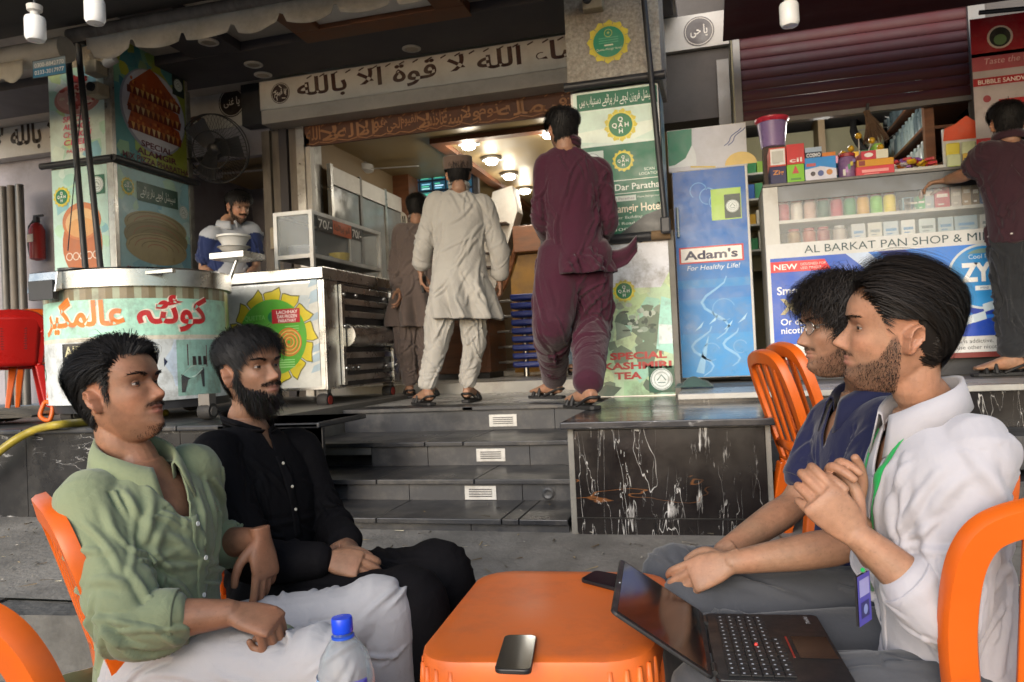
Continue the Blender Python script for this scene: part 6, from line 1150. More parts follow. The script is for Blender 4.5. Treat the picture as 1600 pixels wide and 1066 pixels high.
class Head:
    def __init__(s, c, fwd, up, p, sc=1.0):
        r, f, u = frame(fwd, up); s.M = Matrix((r, f, u)).transposed(); s.o = V(c); s.sc = sc; s.p = p; s.lv, s.lf = head_local(p)
        s.bvh = BVHTree.FromPolygons([tuple(v) for v in s.lv], s.lf)
    def W(s, v): return s.o+s.M @ ((V(v)-V((0, 0, .115)))*s.sc)
    def local(s, a): return ((a-np.array(s.o))@np.array(s.M))/s.sc+np.array((0, 0, .115))
    def cast(s, d, o=(0, 0, .12)):
        h = s.bvh.ray_cast(V(o)+V(d).normalized()*.3, -V(d).normalized()); return (h[0], h[1]) if h[0] else (None, None)
    def az(s, q): return abs(math.degrees(math.atan2(q[0], q[1])))
    def strand(s, mb, pts, w, c):
        c = [x*.75 for x in c]
        mb.setc(c); P_ = [s.W(p) for p in pts]; n = len(P_); vs_ = []
        for i, p in enumerate(P_):
            t_ = (P_[min(i+1, n-1)]-P_[max(i-1, 0)]); o_ = p-s.o; sd = t_.cross(o_)
            if sd.length < 1e-9: sd = V((1, 0, 0))
            sd.normalize(); k = w*(1-.75*(i/(n-1))**2)/2; vs_ += [p-sd*k, p+sd*k]
        mb.add(vs_, [(2*i, 2*i+1, 2*i+3, 2*i+2) for i in range(n-1)])
    def hair(s, parent, n=5200, seed=1, style='whorl', pole=(0, -.5, .86), top=.028, side=.009, length=.055, messy=.25, dark=(.012, .0105, .01), back=None, hairline=0, curl=0, fringe=0, w=.0017):
        q = random.Random(seed); mb = MB(); pole = V(pole).normalized(); ck = V((0, 0, .12)); nd = s.sc*0+1
        def thick(d):
            u_ = max(0, d.z); fr = max(0, d.y)*max(0, d.z); k = min(1, max(0, (d.z-.12)/.45)); k = k*k*(3-2*k); b = (back if back is not None else side)
            sd = side+(b-side)*max(0, -d.y); return sd+(top-sd)*k+fringe*fr
        # underlying mass
        vs_ = []; fs_ = []; idx = {}
        for (f_) in s.lf[:-2]:
            c_ = V(s.lv[f_[0]])+V(s.lv[f_[2]]); c_ /= 2
            if not (56 < s.az(c_) < 96 and c_.z < .138) and c_.z > spl(*ZM, s.az(c_))+hairline+(.018 if style == 'swept' else .009):
                k = []
                for i in f_:
                    if i not in idx:
                        p = V(s.lv[i]); d = (p-ck).normalized(); ed = min(1, max(0, (p.z-spl(*ZM, s.az(p))-hairline-(.012 if style == 'swept' else .0))/(.04 if style == 'swept' else .018))); e_ = thick(d)*.62*ed*(1+.25*messy*noise.noise(p*60)); idx[i] = len(vs_); vs_.append(s.W(p+d*e_))
                    k.append(idx[i])
                fs_.append(tuple(k))
        mb.setc([x*.7 for x in dark]); mb.add(vs_, fs_)
        made = 0; tries = 0
        while made < n and tries < n*6:
            tries += 1; d = V((q.gauss(0, 1), q.gauss(0, 1), q.gauss(.25, 1))).normalized(); p0, nr = s.cast(d)
            if p0 is None or p0.z < spl(*ZM, s.az(p0))+hairline+q.uniform(-.004, .007): continue
            d0 = (p0-ck).normalized(); th = thick(d0); ax = pole.cross(d0)
            if ax.length < 1e-3: continue
            ax.normalize(); drift = q.gauss(0, messy*.5); fl = (ax.cross(d0)).normalized(); fl = (fl*math.cos(drift)+d0.cross(fl)*math.sin(drift)).normalized(); rax = d0.cross(fl).normalized()
            kk = min(1, th/max(top, .001)); ln = length*(.35+.65*kk)*q.uniform(.7, 1.15); lay = q.uniform(.45, 1.12)*(q.uniform(1.1, 1.5) if q.random() < .05 else 1); pts = []; NS = 6; ph = q.uniform(0, 6.28)
            for i in range(NS):
                t_ = i/(NS-1); dd = Matrix.Rotation(ln*t_/.1, 3, rax) @ d0
                if style == 'swept': dd = (dd+V((0, 0, -.55*t_*t_*max(0, .5-dd.z)))).normalized()
                ps, _ = s.cast(dd)
                if ps is None or ps.z < .022 or (abs(ps.x) > .058 and -.042 < ps.y < .012 and .055 < ps.z < .132): break
                if i and False: break
                rp_ = 4.5 if style == 'swept' else 2.2; up_ = th*lay*(1-(1-min(1, t_*rp_))**2); up_ = up_*.55+thick(dd)*lay*.45*min(1, t_*2.2)
                wob = curl*V((math.sin(ph+t_*9), math.cos(ph*1.3+t_*8), math.sin(ph*2+t_*7)))*t_
                pts.append(ps+dd*(up_+.0006)+wob)
            if len(pts) < 3: continue
            b = q.uniform(.55, 1.9)**1.3; s.strand(mb, pts, w*s.sc*q.uniform(.7, 1.3), [x*b for x in dark]); made += 1
        return obj('hair', mb, HAIRM, parent)
    def facial(s, parent, name, mask, n, ln, dark=(.012, .01, .009), seed=3, w=.0011, down=1.0, box=None, outw=.45, dirf=None):
        q = random.Random(seed); mb = MB(); k = 0; t_ = 0
        while k < n and t_ < n*40:
            t_ += 1; x, z = q.uniform(*box[0]), q.uniform(*box[1])
            if box[2] == 'f':
                h = s.bvh.ray_cast(V((x, .2, z)), V((0, -1, 0)))
            else:
                a = q.uniform(*box[0]); h = s.bvh.ray_cast(V((math.sin(R(a))*.3, math.cos(R(a))*.3, z)), V((-math.sin(R(a)), -math.cos(R(a)), 0)))
            if not h[0] or not mask(h[0], q): continue
            p, nr = h[0], h[1]
            if nr.dot(p-V((0, 0, p.z))) < 0: nr = -nr
            dr = dirf(p) if dirf else V((0, 0, -1))*down+V((p.x*4, .1, 0)); dr = (dr-nr*dr.dot(nr)).normalized(); l = ln*q.uniform(.6, 1.25); j = V((q.gauss(0, .25), q.gauss(0, .25), q.gauss(0, .25)))
            s.strand(mb, [p-nr*.001, p+nr*l*outw*.6+(dr+j)*l*.45, p+nr*l*outw*.8+(dr+j*1.2)*l], w*q.uniform(.7, 1.3), [c*q.uniform(.6, 1.6) for c in dark]); k += 1
        return obj(name, mb, HAIRM, parent)
HAIRM = mat('hair', vcol=True, rough=.55, var=0, bump=0, spec=.22)
SKINM = mat('skin', vcol=True, rough=.45, var=.12, scale=38, bump=.16, bscale=520, spec=.4, sss=.12)
EYEM = mat('eye', vcol=True, rough=.12, var=0, bump=0, spec=.6)
def eyes(H, parent, gaze=(0, 1, 0)):
    g_ = V(gaze).normalized(); skin = MB(); lids = []
    for s in (1, -1):
        c = V((s*.0312, .0648, .1135)); mb = MB(); NU, NV = 28, 18; r = .0125
        rt, f, u = frame(g_)
        vs_ = []; fs_ = []; cols_ = []
        for i in range(NV+1):
            t_ = math.pi*i/NV
            for j in range(NU): a = 2*math.pi*j/NU; vs_.append(H.W(c+(f*math.cos(t_)+(rt*math.cos(a)+u*math.sin(a))*math.sin(t_))*r))
        for i in range(NV):
            mb.col = (.006, .005, .005) if i < 1 else (.03, .014, .008) if i < 3 else (.27, .23, .21)
            for j in range(NU): mb.f.append([i*NU+j, (i+1)*NU+j, (i+1)*NU+(j+1) % NU, i*NU+(j+1) % NU]); mb.c.append(mb.col)
        mb.v = vs_; obj('eye', mb, EYEM, parent, smooth=True)
        for up_ in (1, -1):
            NA, NE = 26, 8; vv = []
            for j in range(NA+1):
                az = R(-86+172*j/NA); cc = max(0, math.cos(az)); e0 = (12.5 if up_ > 0 else 17)*cc**.8-(3 if up_ > 0 else 0)
                for i in range(NE+1):
                    el = R((e0+(88-e0)*i/NE))*up_; rr = .0141 if i else .0136
                    vv.append(c+V((math.sin(az)*math.cos(el), math.cos(az)*math.cos(el), math.sin(el)))*rr+V((0, 0, s*0)))
            lids.append((vv, [(j*(NE+1)+i, (j+1)*(NE+1)+i, (j+1)*(NE+1)+i+1, j*(NE+1)+i+1)[::up_] for j in range(NA) for i in range(NE)], up_))
    return lids
def skin_colour(H, a, base, o):
    """local tints that belong to the skin: lips, shaved beard area, ears, knuckles; also darkens the eye sockets"""
    l = H.local(a); x, y, z = np.abs(l[:, 0]), l[:, 1], l[:, 2]; n = vnoise(a*30)*.4+vnoise(a*90)*.35+vnoise(a*260)*.25; b = np.array(base)[None]*(1+.5*(n-.5))[:, None]*(1+np.outer(vnoise(a*22+9)-.5, np.array((.12, -.04, -.1)))); sp_ = (vnoise(a*330+3) > .86); b = b*np.where(sp_, .82, 1)[:, None]; hd = (z > -.03) & (z < .24) & (x < .1) & (np.abs(y) < .14)
    g = lambda v, s: np.exp(-(v/s)**2)
    lip = hd*(y > .05)*np.clip(np.exp(-(x/.021)**4)*(g(z-.0525, .0042)+g(z-.0415, .0052)), 0, 1); lc = np.array(o.get('lip', (.3, .11, .085))); b = b*(1-lip[:, None]*.75)+lc*(lip*.75)[:, None]
    az = np.degrees(np.arctan2(x, y)); bl = np.interp(az, BEARD[0], BEARD[1])
    m = hd*(y > -.02)*np.clip((bl-z)/.008, 0, 1)*np.clip((95-az)/12, 0, 1)*np.clip((z+.02)/.02, 0, 1); mu = hd*(y > .06)*g(z-.0605, .0055)*np.clip((.034-x)/.008, 0, 1)
    m = np.clip(m*(1-lip), 0, 1)*o.get('shadow', .3); mu = mu*(1-lip)*o.get('mshadow', .5); k = np.clip(m+mu, 0, .9); b = b*(1-k[:, None])+np.array((.03, .024, .021))*k[:, None]
    red = hd*(.5*g(x-.045, .02)*g(z-.08, .02)*(y > .03)+.5*g(x, .015)*g(z-.076, .01)*(y > .09)+.5*((x > .068) & (y < .03)&(z<.14)&(z>.06))); b = b*(1+red[:, None]*np.array((.22, .0, -.05)))
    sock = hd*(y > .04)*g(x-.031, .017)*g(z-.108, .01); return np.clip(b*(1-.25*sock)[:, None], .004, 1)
def make_body(parent, H, mb, base, o, vox=.0026, lids=None):
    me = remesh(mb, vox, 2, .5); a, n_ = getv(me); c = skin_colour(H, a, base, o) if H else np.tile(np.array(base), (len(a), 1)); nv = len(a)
    if lids:
        vs_ = list(map(tuple, a)); fs_ = [tuple(p.vertices) for p in me.polygons]; cs = list(c)
        for vv, ff, up_ in lids:
            b = len(vs_); vs_ += [tuple(H.W(v)) for v in vv]; fs_ += [tuple(i+b for i in q) for q in ff]; NE = 8
            for i in range(len(vv)): k = i % (NE+1); cs.append(np.array((.012, .009, .008)) if (k == 0 and up_ > 0) else np.array(base)*(.5 if k == 0 else .8))
        bpy.data.meshes.remove(me); me = bpy.data.meshes.new('body'); me.from_pydata(vs_, [], fs_); me.update(); c = np.array(cs)
    me.name = 'body'; setcol(me, c); return link('body', me, SKINM, parent, smooth=True)
def torso_stations(P_, N_, axp, axn, fr, prof):
    """prof: list of (fraction, half width, half depth, forward shift); axes blend from pelvis to shoulders"""
    out = []; sp = N_-P_
    for t_, w, d, sh in prof:
        ax = (axp*(1-min(1, max(0, t_)))+axn*min(1, max(0, t_))).normalized(); up = sp.normalized(); f = up.cross(ax).normalized()
        if f.dot(fr) < 0: f = -f
        out.append((P_+sp*t_+f*sh, ax*w, f*d))
    return out
def cut(me, test):
    bm = bmesh.new(); bm.from_mesh(me); dl = [f for f in bm.faces if test(f.calc_center_median())]; bmesh.ops.delete(bm, geom=dl, context='FACES')
    for _ in range(12):                                  # even out the cut edge
        new = {}
        for v in bm.verts:
            nb = [e.other_vert(v).co for e in v.link_edges if e.is_boundary]
            if len(nb) == 2: new[v] = v.co*.4+(nb[0]+nb[1])*.3
        for v, c in new.items(): v.co = c
    bm.to_mesh(me); bm.free(); me.update(); return me
def collar(mb, c, rt_, fr, up, rx, ry, h=.034, fall=.045, gap=18, tip=.03, flare=.02, n=40, tilt=.25):
    """folded shirt collar round the neck"""
    rows = []
    for j in range(n+1):
        a = R(gap+(360-2*gap)*j/n); e = abs(j/n-.5)*2; tp = max(0, (e-.72)/.28); s, c_ = math.sin(a), math.cos(a); dn = -tilt*ry*c_*1.0
        base = c+rt_*(s*rx)+fr*(c_*ry)+up*dn; o_ = (rt_*s+fr*c_)
        rows.append([base-up*.012, base+up*h*(1-.35*tp), base+up*(h+.004)*(1-.3*tp)+o_*.006, base+o_*(flare*.7)+up*(h*.35), base+o_*(flare+.012*tp)+up*(h-fall-tip*tp)+fr*(.008*tp)])
    vs_ = [p for r in rows for p in r]; k = 5; mb.add(vs_, [(j*k+i, (j+1)*k+i, (j+1)*k+i+1, j*k+i+1) for j in range(n) for i in range(k-1)])
def buttons(parent, pts, nrm, r=.0055, c='#d9d9d2'):
    for p in pts:
        M = V(nrm).to_track_quat('Z', 'Y').to_matrix(); obj('button', MB().setc(c).lathe([(r, 0), (r, .002), (r*.7, .0026), (r*.5, .0018)], p, 14, M), VPLAS, parent, smooth='auto')
def shoe(parent, ank, fwd, m, z=0, ln=.26):
    f = V((fwd.x, fwd.y, 0)).normalized(); s = V((f.y, -f.x, 0)); b = V((ank.x, ank.y, z)); st_ = [(b-f*.07+V((0, 0, .045)), s*.03, V((0, 0, .04))), (b-f*.03+V((0, 0, .05)), s*.036, V((0, 0, .05))), (b+f*.05+V((0, 0, .042)), s*.042, V((0, 0, .042))), (b+f*(ln-.12)+V((0, 0, .034)), s*.047, V((0, 0, .033))), (b+f*(ln-.07)+V((0, 0, .025)), s*.03, V((0, 0, .022)))]
    mb = MB(); loft(mb, st_, 20, 4, 2.4); obj('shoe', mb, m, parent, smooth=True)
# ================================================================== FURNITURE AND THINGS AT THE TABLE
def UDz(px, D, z):
    """point at a distance along the view, above the given pixel column, at height z"""
    f0 = V((-math.sin(YAW), math.cos(YAW), 0)); py = 533
    for _ in range(4):
        p = UD(px, py, D); py += (p.z-z)*FPX/D
    return UD(px, py, D)
def make_chair(name, label, m, group, solidback=False, arms=False, top=.83):
    t = thing(name, label, 'chair', (0, 0, 0), group); zt = top; s = .40
    mb = MB(); mb.grid(lambda u, v: V(((u-.5)*(.36+.07*v), -.19+.4*v, s-.016*math.sin(u*math.pi)*math.sin(v*math.pi)-.02*max(0, v-.85)/.15)), 14, 14); obj('seat', mb, m, t, smooth=True, solid=.012, bevel=0)
    rim = [(-.18, -.19, s-.012), (-.205, .1, s-.012), (-.2, .2, s-.02), (0, .225, s-.028), (.2, .2, s-.02), (.205, .1, s-.012), (.18, -.19, s-.012)]
    obj('seat_rim', MB().tube(crv(rim), .02, 10), m, t, smooth=True)
    path = [(-.17, -.17, s-.03), (-.185, -.2, s+.08), (-.205, -.245, s+.24), (-.195, -.285, zt-.06), (-.14, -.305, zt-.005), (0, -.315, zt+.012), (.14, -.305, zt-.005), (.195, -.285, zt-.06), (.205, -.245, s+.24), (.185, -.2, s+.08), (.17, -.17, s-.03)]
    pp = crv(path, 8); vs_ = []; fs_ = []; n = len(pp); nrm = V((0, 1, .22)).normalized()
    for i, p in enumerate(pp):                           # channel section: flat face with returned edges
        t_ = (pp[min(i+1, n-1)]-pp[max(i-1, 0)]).normalized(); w = t_.cross(nrm).normalized(); hw = .029
        for a, b in ((-hw, .0), (-hw*.8, -.010), (hw*.8, -.010), (hw, 0), (hw, .022), (hw-.006, .022), (hw*.7, -.002), (-hw*.7, -.002), (-hw+.006, .022), (-hw, .022)): vs_.append(p+w*a+nrm*b)
    k = 10; fs_ = [(i*k+j, i*k+(j+1) % k, (i+1)*k+(j+1) % k, (i+1)*k+j) for i in range(n-1) for j in range(k)]+[tuple(range(k)), tuple((n-1)*k+j for j in range(k))[::-1]]
    obj('back_frame', MB().add(vs_, fs_), m, t, smooth='auto')
    if solidback:
        mb = MB(); mb.grid(lambda u, v: V(((u-.5)*(.33+.06*v), -.18-.12*v-.02*math.sin(u*math.pi), s-.02+(zt-s+.01)*v)), 12, 12); obj('back_panel', mb, m, t, smooth=True, solid=.008)
        for i in range(9):
            for j in range(4): obj('back_slot', MB().box((-.075+.05*j, -.175-.12*(.35+.05*i)-.017, s-.02+(zt-s+.01)*(.35+.05*i)), (.03, .016, .007)), DKMET, t)
    else:
        for x in (-.085, 0, .085):
            mb = MB(); mb.grid(lambda u, v: V((x*(1+.12*v)+(u-.5)*(.034+.02*v), -.185-.115*v, s+.0+(zt-s-.01)*v)), 3, 10); obj('slat', mb, m, t, smooth=True, solid=.009)
        obj('back_brace', MB().tube([(-.18, -.2, s+.07), (0, -.215, s+.07), (.18, -.2, s+.07)], .022, 8, ref=(0, 1, 0), flat=.4), m, t, smooth=True)
    for sx in (-1, 1):
        for sy in (-1, 1):
            a = V((sx*.18, .18*sy if sy > 0 else -.17, s-.02)); b = V((sx*.225, .225 if sy > 0 else -.25, 0)); mb = MB(); hx, hy = V((sx*.024, 0, 0)), V((0, sy*.024, 0)); th = .3
            mb.hexa([b-hx*.7-hy*.7, b+hx*.7-hy*.7, b+hx*.7+hy*.7, b-hx*.7+hy*.7], [a-hx*1.3-hy*1.3, a+hx*1.3-hy*1.3, a+hx*1.3+hy*1.3, a-hx*1.3+hy*1.3]); obj('leg', mb, m, t, bevel=.006)
    if arms:
        for sx in (-1, 1): obj('armrest', MB().tube(crv([(sx*.2, -.27, s+.26), (sx*.26, -.12, s+.25), (sx*.27, .12, s+.23), (sx*.25, .22, s+.16), (sx*.215, .21, s-.02)]), .026, 10, ref=(0, 0, 1), flat=.45), m, t, smooth=True)
    return t
def put(t, p, fwd, z=None):
    t.location = (p.x, p.y, p.z if z is None else z); t.rotation_euler.z = math.atan2(-fwd.x, fwd.y); return t
GRP = 'orange plastic chairs round the table'
ch0 = make_chair('plastic_chair', 'orange plastic chair on which the man in the green shirt sits', ORG, GRP)
def chair(label, p, fwd, z=0, group=GRP, k=1.0):
    c = copy_tree(ch0); c.scale = (k, k, k); c['label'] = label; c['group'] = group; return put(c, p, fwd, z)
put(ch0, UDz(318, 1.88, 0), hdir(.8, .6), 0)
chair('orange plastic chair on which the man in black sits', UDz(400, 2.33, 0), hdir(.9, -.42))
chair('orange plastic chair under the man in the white shirt, back turned to the open street', UDz(1612, 1.52, 0), hdir(.12, .99))
chair('orange plastic chair under the man in the navy polo', UDz(1360, 2.02, 0), hdir(-.99, .05))
chair('empty orange chair behind the bottle, only the edge of its back showing', UDz(160, 1.3, 0), hdir(.3, .95))
pz = PAV0+.05
chair('lower of two nested empty orange chairs on the pavement by the marble block', UDz(1322, 2.95, pz), hdir(.99, -.02), pz-.02, 'nested chairs on the pavement', .93)
chair('upper of two nested empty orange chairs on the pavement by the marble block', UDz(1352, 2.93, pz), hdir(.99, -.02), pz+.005, 'nested chairs on the pavement', .93)
REDP = mat('red_plastic', (.5, .012, .01), rough=.35, var=.12, scale=3, bump=.03, bscale=12)
rc = make_chair('plastic_chair', 'red plastic armchair on the platform behind the mop', REDP, 'chairs on the platform', True, True, .8); put(rc, V((UY(22, 640, 5.2).x, 5.2, 0)), V((-.75, .6, 0)), ZL)
chair('orange plastic chair on the platform half hidden by the round stall', V((UY(66, 640, 5.6).x, 5.6, 0)), V((-.6, .75, 0)), ZL, 'chairs on the platform')
# ---- low orange table with rounded corners and fluted legs
TZ = .56; q4 = [UZ(640, 1034, TZ), UZ(1018, 1034, TZ), UZ(1046, 893, TZ), UZ(757, 890, TZ)]; tc_ = sum(q4, V())/4
t = thing('plastic_table', 'low orange plastic table with rounded corners and fluted legs', 'table', (tc_.x, tc_.y, 0))
def rounded(q, k, n=5):
    out = []
    for i in range(4):
        a, b, c = q[i-1], q[i], q[(i+1) % 4]; p0 = b+(a-b).normalized()*k; p1 = b+(c-b).normalized()*k
        for j in range(n+1): s = j/n; out.append(p0*(1-s)**2+b*2*s*(1-s)*.75+b*0+p1*s*s+(p0+p1)/2*(2*s*(1-s)*.25))
    return out
ol = rounded(q4, .085); mb = MB(); n = len(ol); rings = []
for k_, dz in ((0.0, 0), (.86, .0), (.965, .0), (.99, -.003), (1.0, -.012), (1.005, -.05), (1.0, -.085)): rings.append([V((tc_.x, tc_.y, TZ+dz))+(p-tc_)*k_ for p in ol])
vs_ = [p for r in rings for p in r]; mb.add(vs_, [(i*n+j, i*n+(j+1) % n, (i+1)*n+(j+1) % n, (i+1)*n+j) for i in range(len(rings)-1) for j in range(n)]); TBL = mat('table_orange', (.66, .135, .02), rough=.42, var=.16, scale=2.5, bump=.05, bscale=14, dirt=(.42, .1, .035), dirt_amt=.65, dirt_scale=4)
n_ = TBL.node_tree.nodes; Lk = TBL.node_tree.links       # fine scratches and specks in the worn top
vz = n_.new('ShaderNodeTexVoronoi'); vz.inputs['Scale'].default_value = 17; cr_ = n_.new('ShaderNodeMapRange'); cr_.inputs[1].default_value = .035; cr_.inputs[2].default_value = .02; cr_.inputs[4].default_value = .8; Lk.new(n_['Texture Coordinate'].outputs['Object'], vz.inputs['Vector']); Lk.new(vz.outputs['Distance'], cr_.inputs[0])
mp = n_.new('ShaderNodeMixRGB'); bs = n_['Principled BSDF'].inputs['Base Color']; Lk.new(bs.links[0].from_socket, mp.inputs[1]); mp.inputs[2].default_value = (.03, .012, .008, 1); Lk.new(cr_.outputs[0], mp.inputs[0]); Lk.new(mp.outputs[0], bs)
obj('top', mb, TBL, t, smooth='auto')
for i in range(4):
    a, b, c = q4[i-1], q4[i], q4[(i+1) % 4]; ea, ec = (a-b).normalized(), (c-b).normalized(); P0 = b+ea*.1+ec*.01; P1 = b+ea*.02+ec*.02; P2 = b+ea*.01+ec*.1; out = -(ea+ec).normalized()*.03
    tp = [V((p.x, p.y, TZ-.086)) for p in (P0, P1, P2)]; inn = [V((p.x, p.y, TZ-.086)) for p in (P2+ea*.02+ec*0, b+ea*.05+ec*.05, P0+ec*.02)]; poly = tp+inn; mb = MB(); low = [V((p.x, p.y, 0))+V((out.x, out.y, 0)) for p in poly]; lc = sum(low, V())/6; low = [lc+(p-lc)*.75 for p in low]; k = 6
    mb.add(low+poly, [tuple(range(k))[::-1], tuple(range(k, 2*k))]+[(j, (j+1) % k, k+(j+1) % k, k+j) for j in range(k)]); obj('leg', mb, TBL, t, bevel=.004)
    for j in range(5):
        s = (j+.5)/5; p = ol[i*6+min(5, int(s*6))] if False else ((b+ea*.095)*(1-s)**2+(b)*2*s*(1-s)+(b+ec*.095)*s*s); p = tc_+(p-tc_)*.992; obj('flute', MB().tube([V((p.x, p.y, TZ-.02)), V((p.x, p.y, TZ-.05)), V((p.x, p.y, TZ-.1))], [.005, .008, .009], 8), TBL, t, smooth=True)
# ---- two phones
BLKG = mat('black_glass', (.006, .006, .007), rough=.1, var=0, bump=0, spec=.3); BLKP = mat('black_plastic', (.012, .012, .013), rough=.42, var=.1, scale=20, bump=.03, bscale=200)
def phone(label, q, zz):
    c = sum(q, V())/4; t = thing('phone', label, 'phone', c); q = [V((p.x, p.y, zz)) for p in q]; r = rounded(q, .012, 4); n = len(r); mb = MB(); mb.prism(r, (0, 0, .009)); obj('case', mb, BLKP, t, bevel=.002); cc = V((c.x, c.y, zz+.0092)); r2 = [cc+(p-V((c.x, c.y, zz)))*.955 for p in r]; obj('screen', MB().add(r2, [tuple(range(n))]), BLKG, t)
phone('black phone lying alone at the near edge of the orange table', [UZ(772, 1051, TZ+.004), UZ(830, 1053, TZ+.004), UZ(839, 996, TZ+.004), UZ(789, 996, TZ+.004)], TZ+.001)
phone('black phone on the orange table partly behind the laptop lid', [UZ(906, 908, TZ+.004), UZ(975, 926, TZ+.004), UZ(1002, 908, TZ+.004), UZ(930, 894, TZ+.004)], TZ+.001)
# ---- laptop on the lap of the man in white
LZ = .537; hn, hf, bn = UZ(1120, 1062, LZ), UZ(1101, 958, LZ), UZ(1312, 1022, LZ); e1 = (hf-hn); lw = e1.length; e1.normalize(); e2 = V((e1.y, -e1.x, 0)); e2 = e2 if e2.dot(bn-hn) > 0 else -e2; ld = (bn-hn).dot(e2); up = V((0, 0, 1))
t = thing('laptop', 'open black laptop resting on the lap of the man in white', 'laptop', hn); Lp = lambda a, b, c: hn+e1*a+e2*b+up*c
def slab(A, B, C, org, sz, z0, z1, k=.012): r = rounded([org, org+A*sz[0], org+A*sz[0]+B*sz[1], org+B*sz[1]], k, 4); return MB().prism([p+C*z0 for p in r], C*(z1-z0))
b = slab(e1, e2, up, hn, (lw, ld), -.018, 0); ob = obj('base', b, BLKP, t, bevel=.002)
kb = MB(); lg = MB()
for r_ in range(6):
    for c_ in range(15 if r_ < 5 else 9):
        kw = (lw*.9)/15; a = lw*.05+c_*kw; bb_ = ld*.1+r_*(ld*.5/6); ex = kw*.88 if not (r_ == 5 and c_ == 4) else kw*.88
        p = [Lp(a, bb_, .0005), Lp(a+ex, bb_, .0005), Lp(a+ex, bb_+ld*.073, .0005), Lp(a, bb_+ld*.073, .0005)]; kb.hexa(p, [x+up*.0022 for x in p]); m0 = Lp(a+ex*.25, bb_+ld*.02, .003); lg.setc('#b9bcc0').add([m0, m0+e1*.0045, m0+e1*.0045+e2*.0042, m0+e2*.0042], [(0, 1, 2, 3)])
o = obj('keys', kb, mat('key_black', (.016, .016, .017), rough=.5), t); tag(o, kind='stuff'); obj('key_legends', lg, VCOL, o); o['kind'] = 'stuff'
obj('touchpad', MB().prism([Lp(lw*.3, ld*.68, .0006), Lp(lw*.62, ld*.68, .0006), Lp(lw*.62, ld*.97, .0006), Lp(lw*.3, ld*.97, .0006)], up*.0006), BLKG, t); obj('pad_buttons', MB().setc('#8a2a20').prism([Lp(lw*.31, ld*.63, .0006), Lp(lw*.61, ld*.63, .0006), Lp(lw*.61, ld*.645, .0006), Lp(lw*.31, ld*.645, .0006)], up*.001), VCOL, t)
obj('pointer_cap', MB().setc('#c23a34').ball(Lp(lw*.46, ld*.37, .0035), .004, 10, 6), VPLAS, t, smooth=True)
P = Print(o=Lp(lw*.97, ld*.72, .0012), u=-e1, v=-e2); 
P = Print(o=Lp(lw*.82, ld*.9, .0012), u=e1 if e1.cross(-e2).z > 0 else -e1, v=-e2); P.text('ThinkPad', 0, 0, .0085, '#a8a8a8', 1, bold=.02, shear=.15); P.done('lettering', VCOL, t)
sd = (-e2*.83+up*.56).normalized(); sn = e1.cross(sd); sn = sn if sn.dot(e2) > 0 else -sn; so = hn-e2*.004+up*.002; lh = ld*.9
obj('lid', slab(e1, sd, sn, so, (lw, lh), -.007, 0), BLKP, t, bevel=.0015); SCR = mat('screen_glass', (.012, .011, .011), rough=.09, var=0, bump=0, spec=.3)
obj('screen', MB().prism([so+e1*lw*a_+sd*lh*b_+sn*.0004 for a_, b_ in ((.03, .06), (.97, .06), (.97, .95), (.03, .95))], sn*.0006), SCR, t); obj('webcam', MB().setc('#9aa0a4').ball(so+e1*lw*.5+sd*lh*.97+sn*.001, .0018, 8, 6), VPLAS, t)
for k_ in range(3): p = Lp(0, ld*(.35+.16*k_), -.009); obj('port', MB().setc('#7d8084').prism([p-e1*.001+e2*0-up*.002, p-e1*.001+e2*.014-up*.002, p-e1*.001+e2*.014+up*.002, p-e1*.001+up*.002], -e1*.0008), VCOL, t)
for k_ in (.12, .85): obj('hinge', MB().tube([Lp(lw*k_-.02, -.002, .001), Lp(lw*k_+.02, -.002, .001)], .006, 10), BLKP, t, smooth='auto')
# ---- water bottle on a stool
bc = UDz(552, 1.2, .38); cap = UDz(541, 1.2, 0); bc = UD(545, 1000, 1.2); ztop_ = UD(540, 964, 1.2).z; zb = ztop_-.31
t = thing('stool', 'orange plastic stool in front of the table carrying the water bottle', 'stool', (bc.x, bc.y, 0)); obj('seat', MB().lathe([(.15, zb-.03), (.17, zb-.02), (.165, zb-.003), (.02, zb-.002)], (bc.x, bc.y, 0), 28), ORG, t, smooth='auto')
for k_ in range(4): a = .78+k_*1.57; obj('leg', MB().tube([(bc.x+.11*math.cos(a), bc.y+.11*math.sin(a), zb-.03), (bc.x+.16*math.cos(a), bc.y+.16*math.sin(a), 0)], [.022, .016], 8), ORG, t, smooth='auto')
t = thing('water_bottle', 'clear plastic water bottle with blue cap standing before the table', 'bottle', (bc.x, bc.y, zb)); PET = mat('clear_plastic', (.3, .36, .4), rough=.04, var=0, bump=.35, bscale=26, spec=1.0, alpha=.16)
tl = Matrix.Rotation(R(-2), 3, 'Y'); B0 = V((bc.x, bc.y, zb)); prof = [(.036, 0), (.042, .006), (.044, .02), (.0425, .03), (.044, .04), (.044, .11), (.0425, .115), (.044, .12), (.044, .2), (.0435, .222), (.037, .25), (.024, .27), (.0145, .282), (.0135, .29)]
obj('body', MB().lathe(prof, B0, 40, tl, cap=False), PET, t, smooth=True); obj('water', MB().lathe([(.035, .003), (.0415, .02), (.0415, .135), (.001, .1355)], B0, 30, tl), mat('water', (.35, .45, .5), rough=.02, var=0, bump=0, alpha=.1), t, smooth='auto')
obj('cap', MB().setc('#1740c8').lathe([(.0155, .286), (.0165, .288), (.0165, .306), (.0155, .309), (.002, .3095)], B0, 40, tl), VPLAS, t, smooth='auto'); obj('neck_ring', MB().lathe([(.0145, .276), (.018, .278), (.018, .281), (.0145, .282)], B0, 30, tl), mat('ring_blue', (.02, .08, .5), rough=.35), t, smooth='auto')
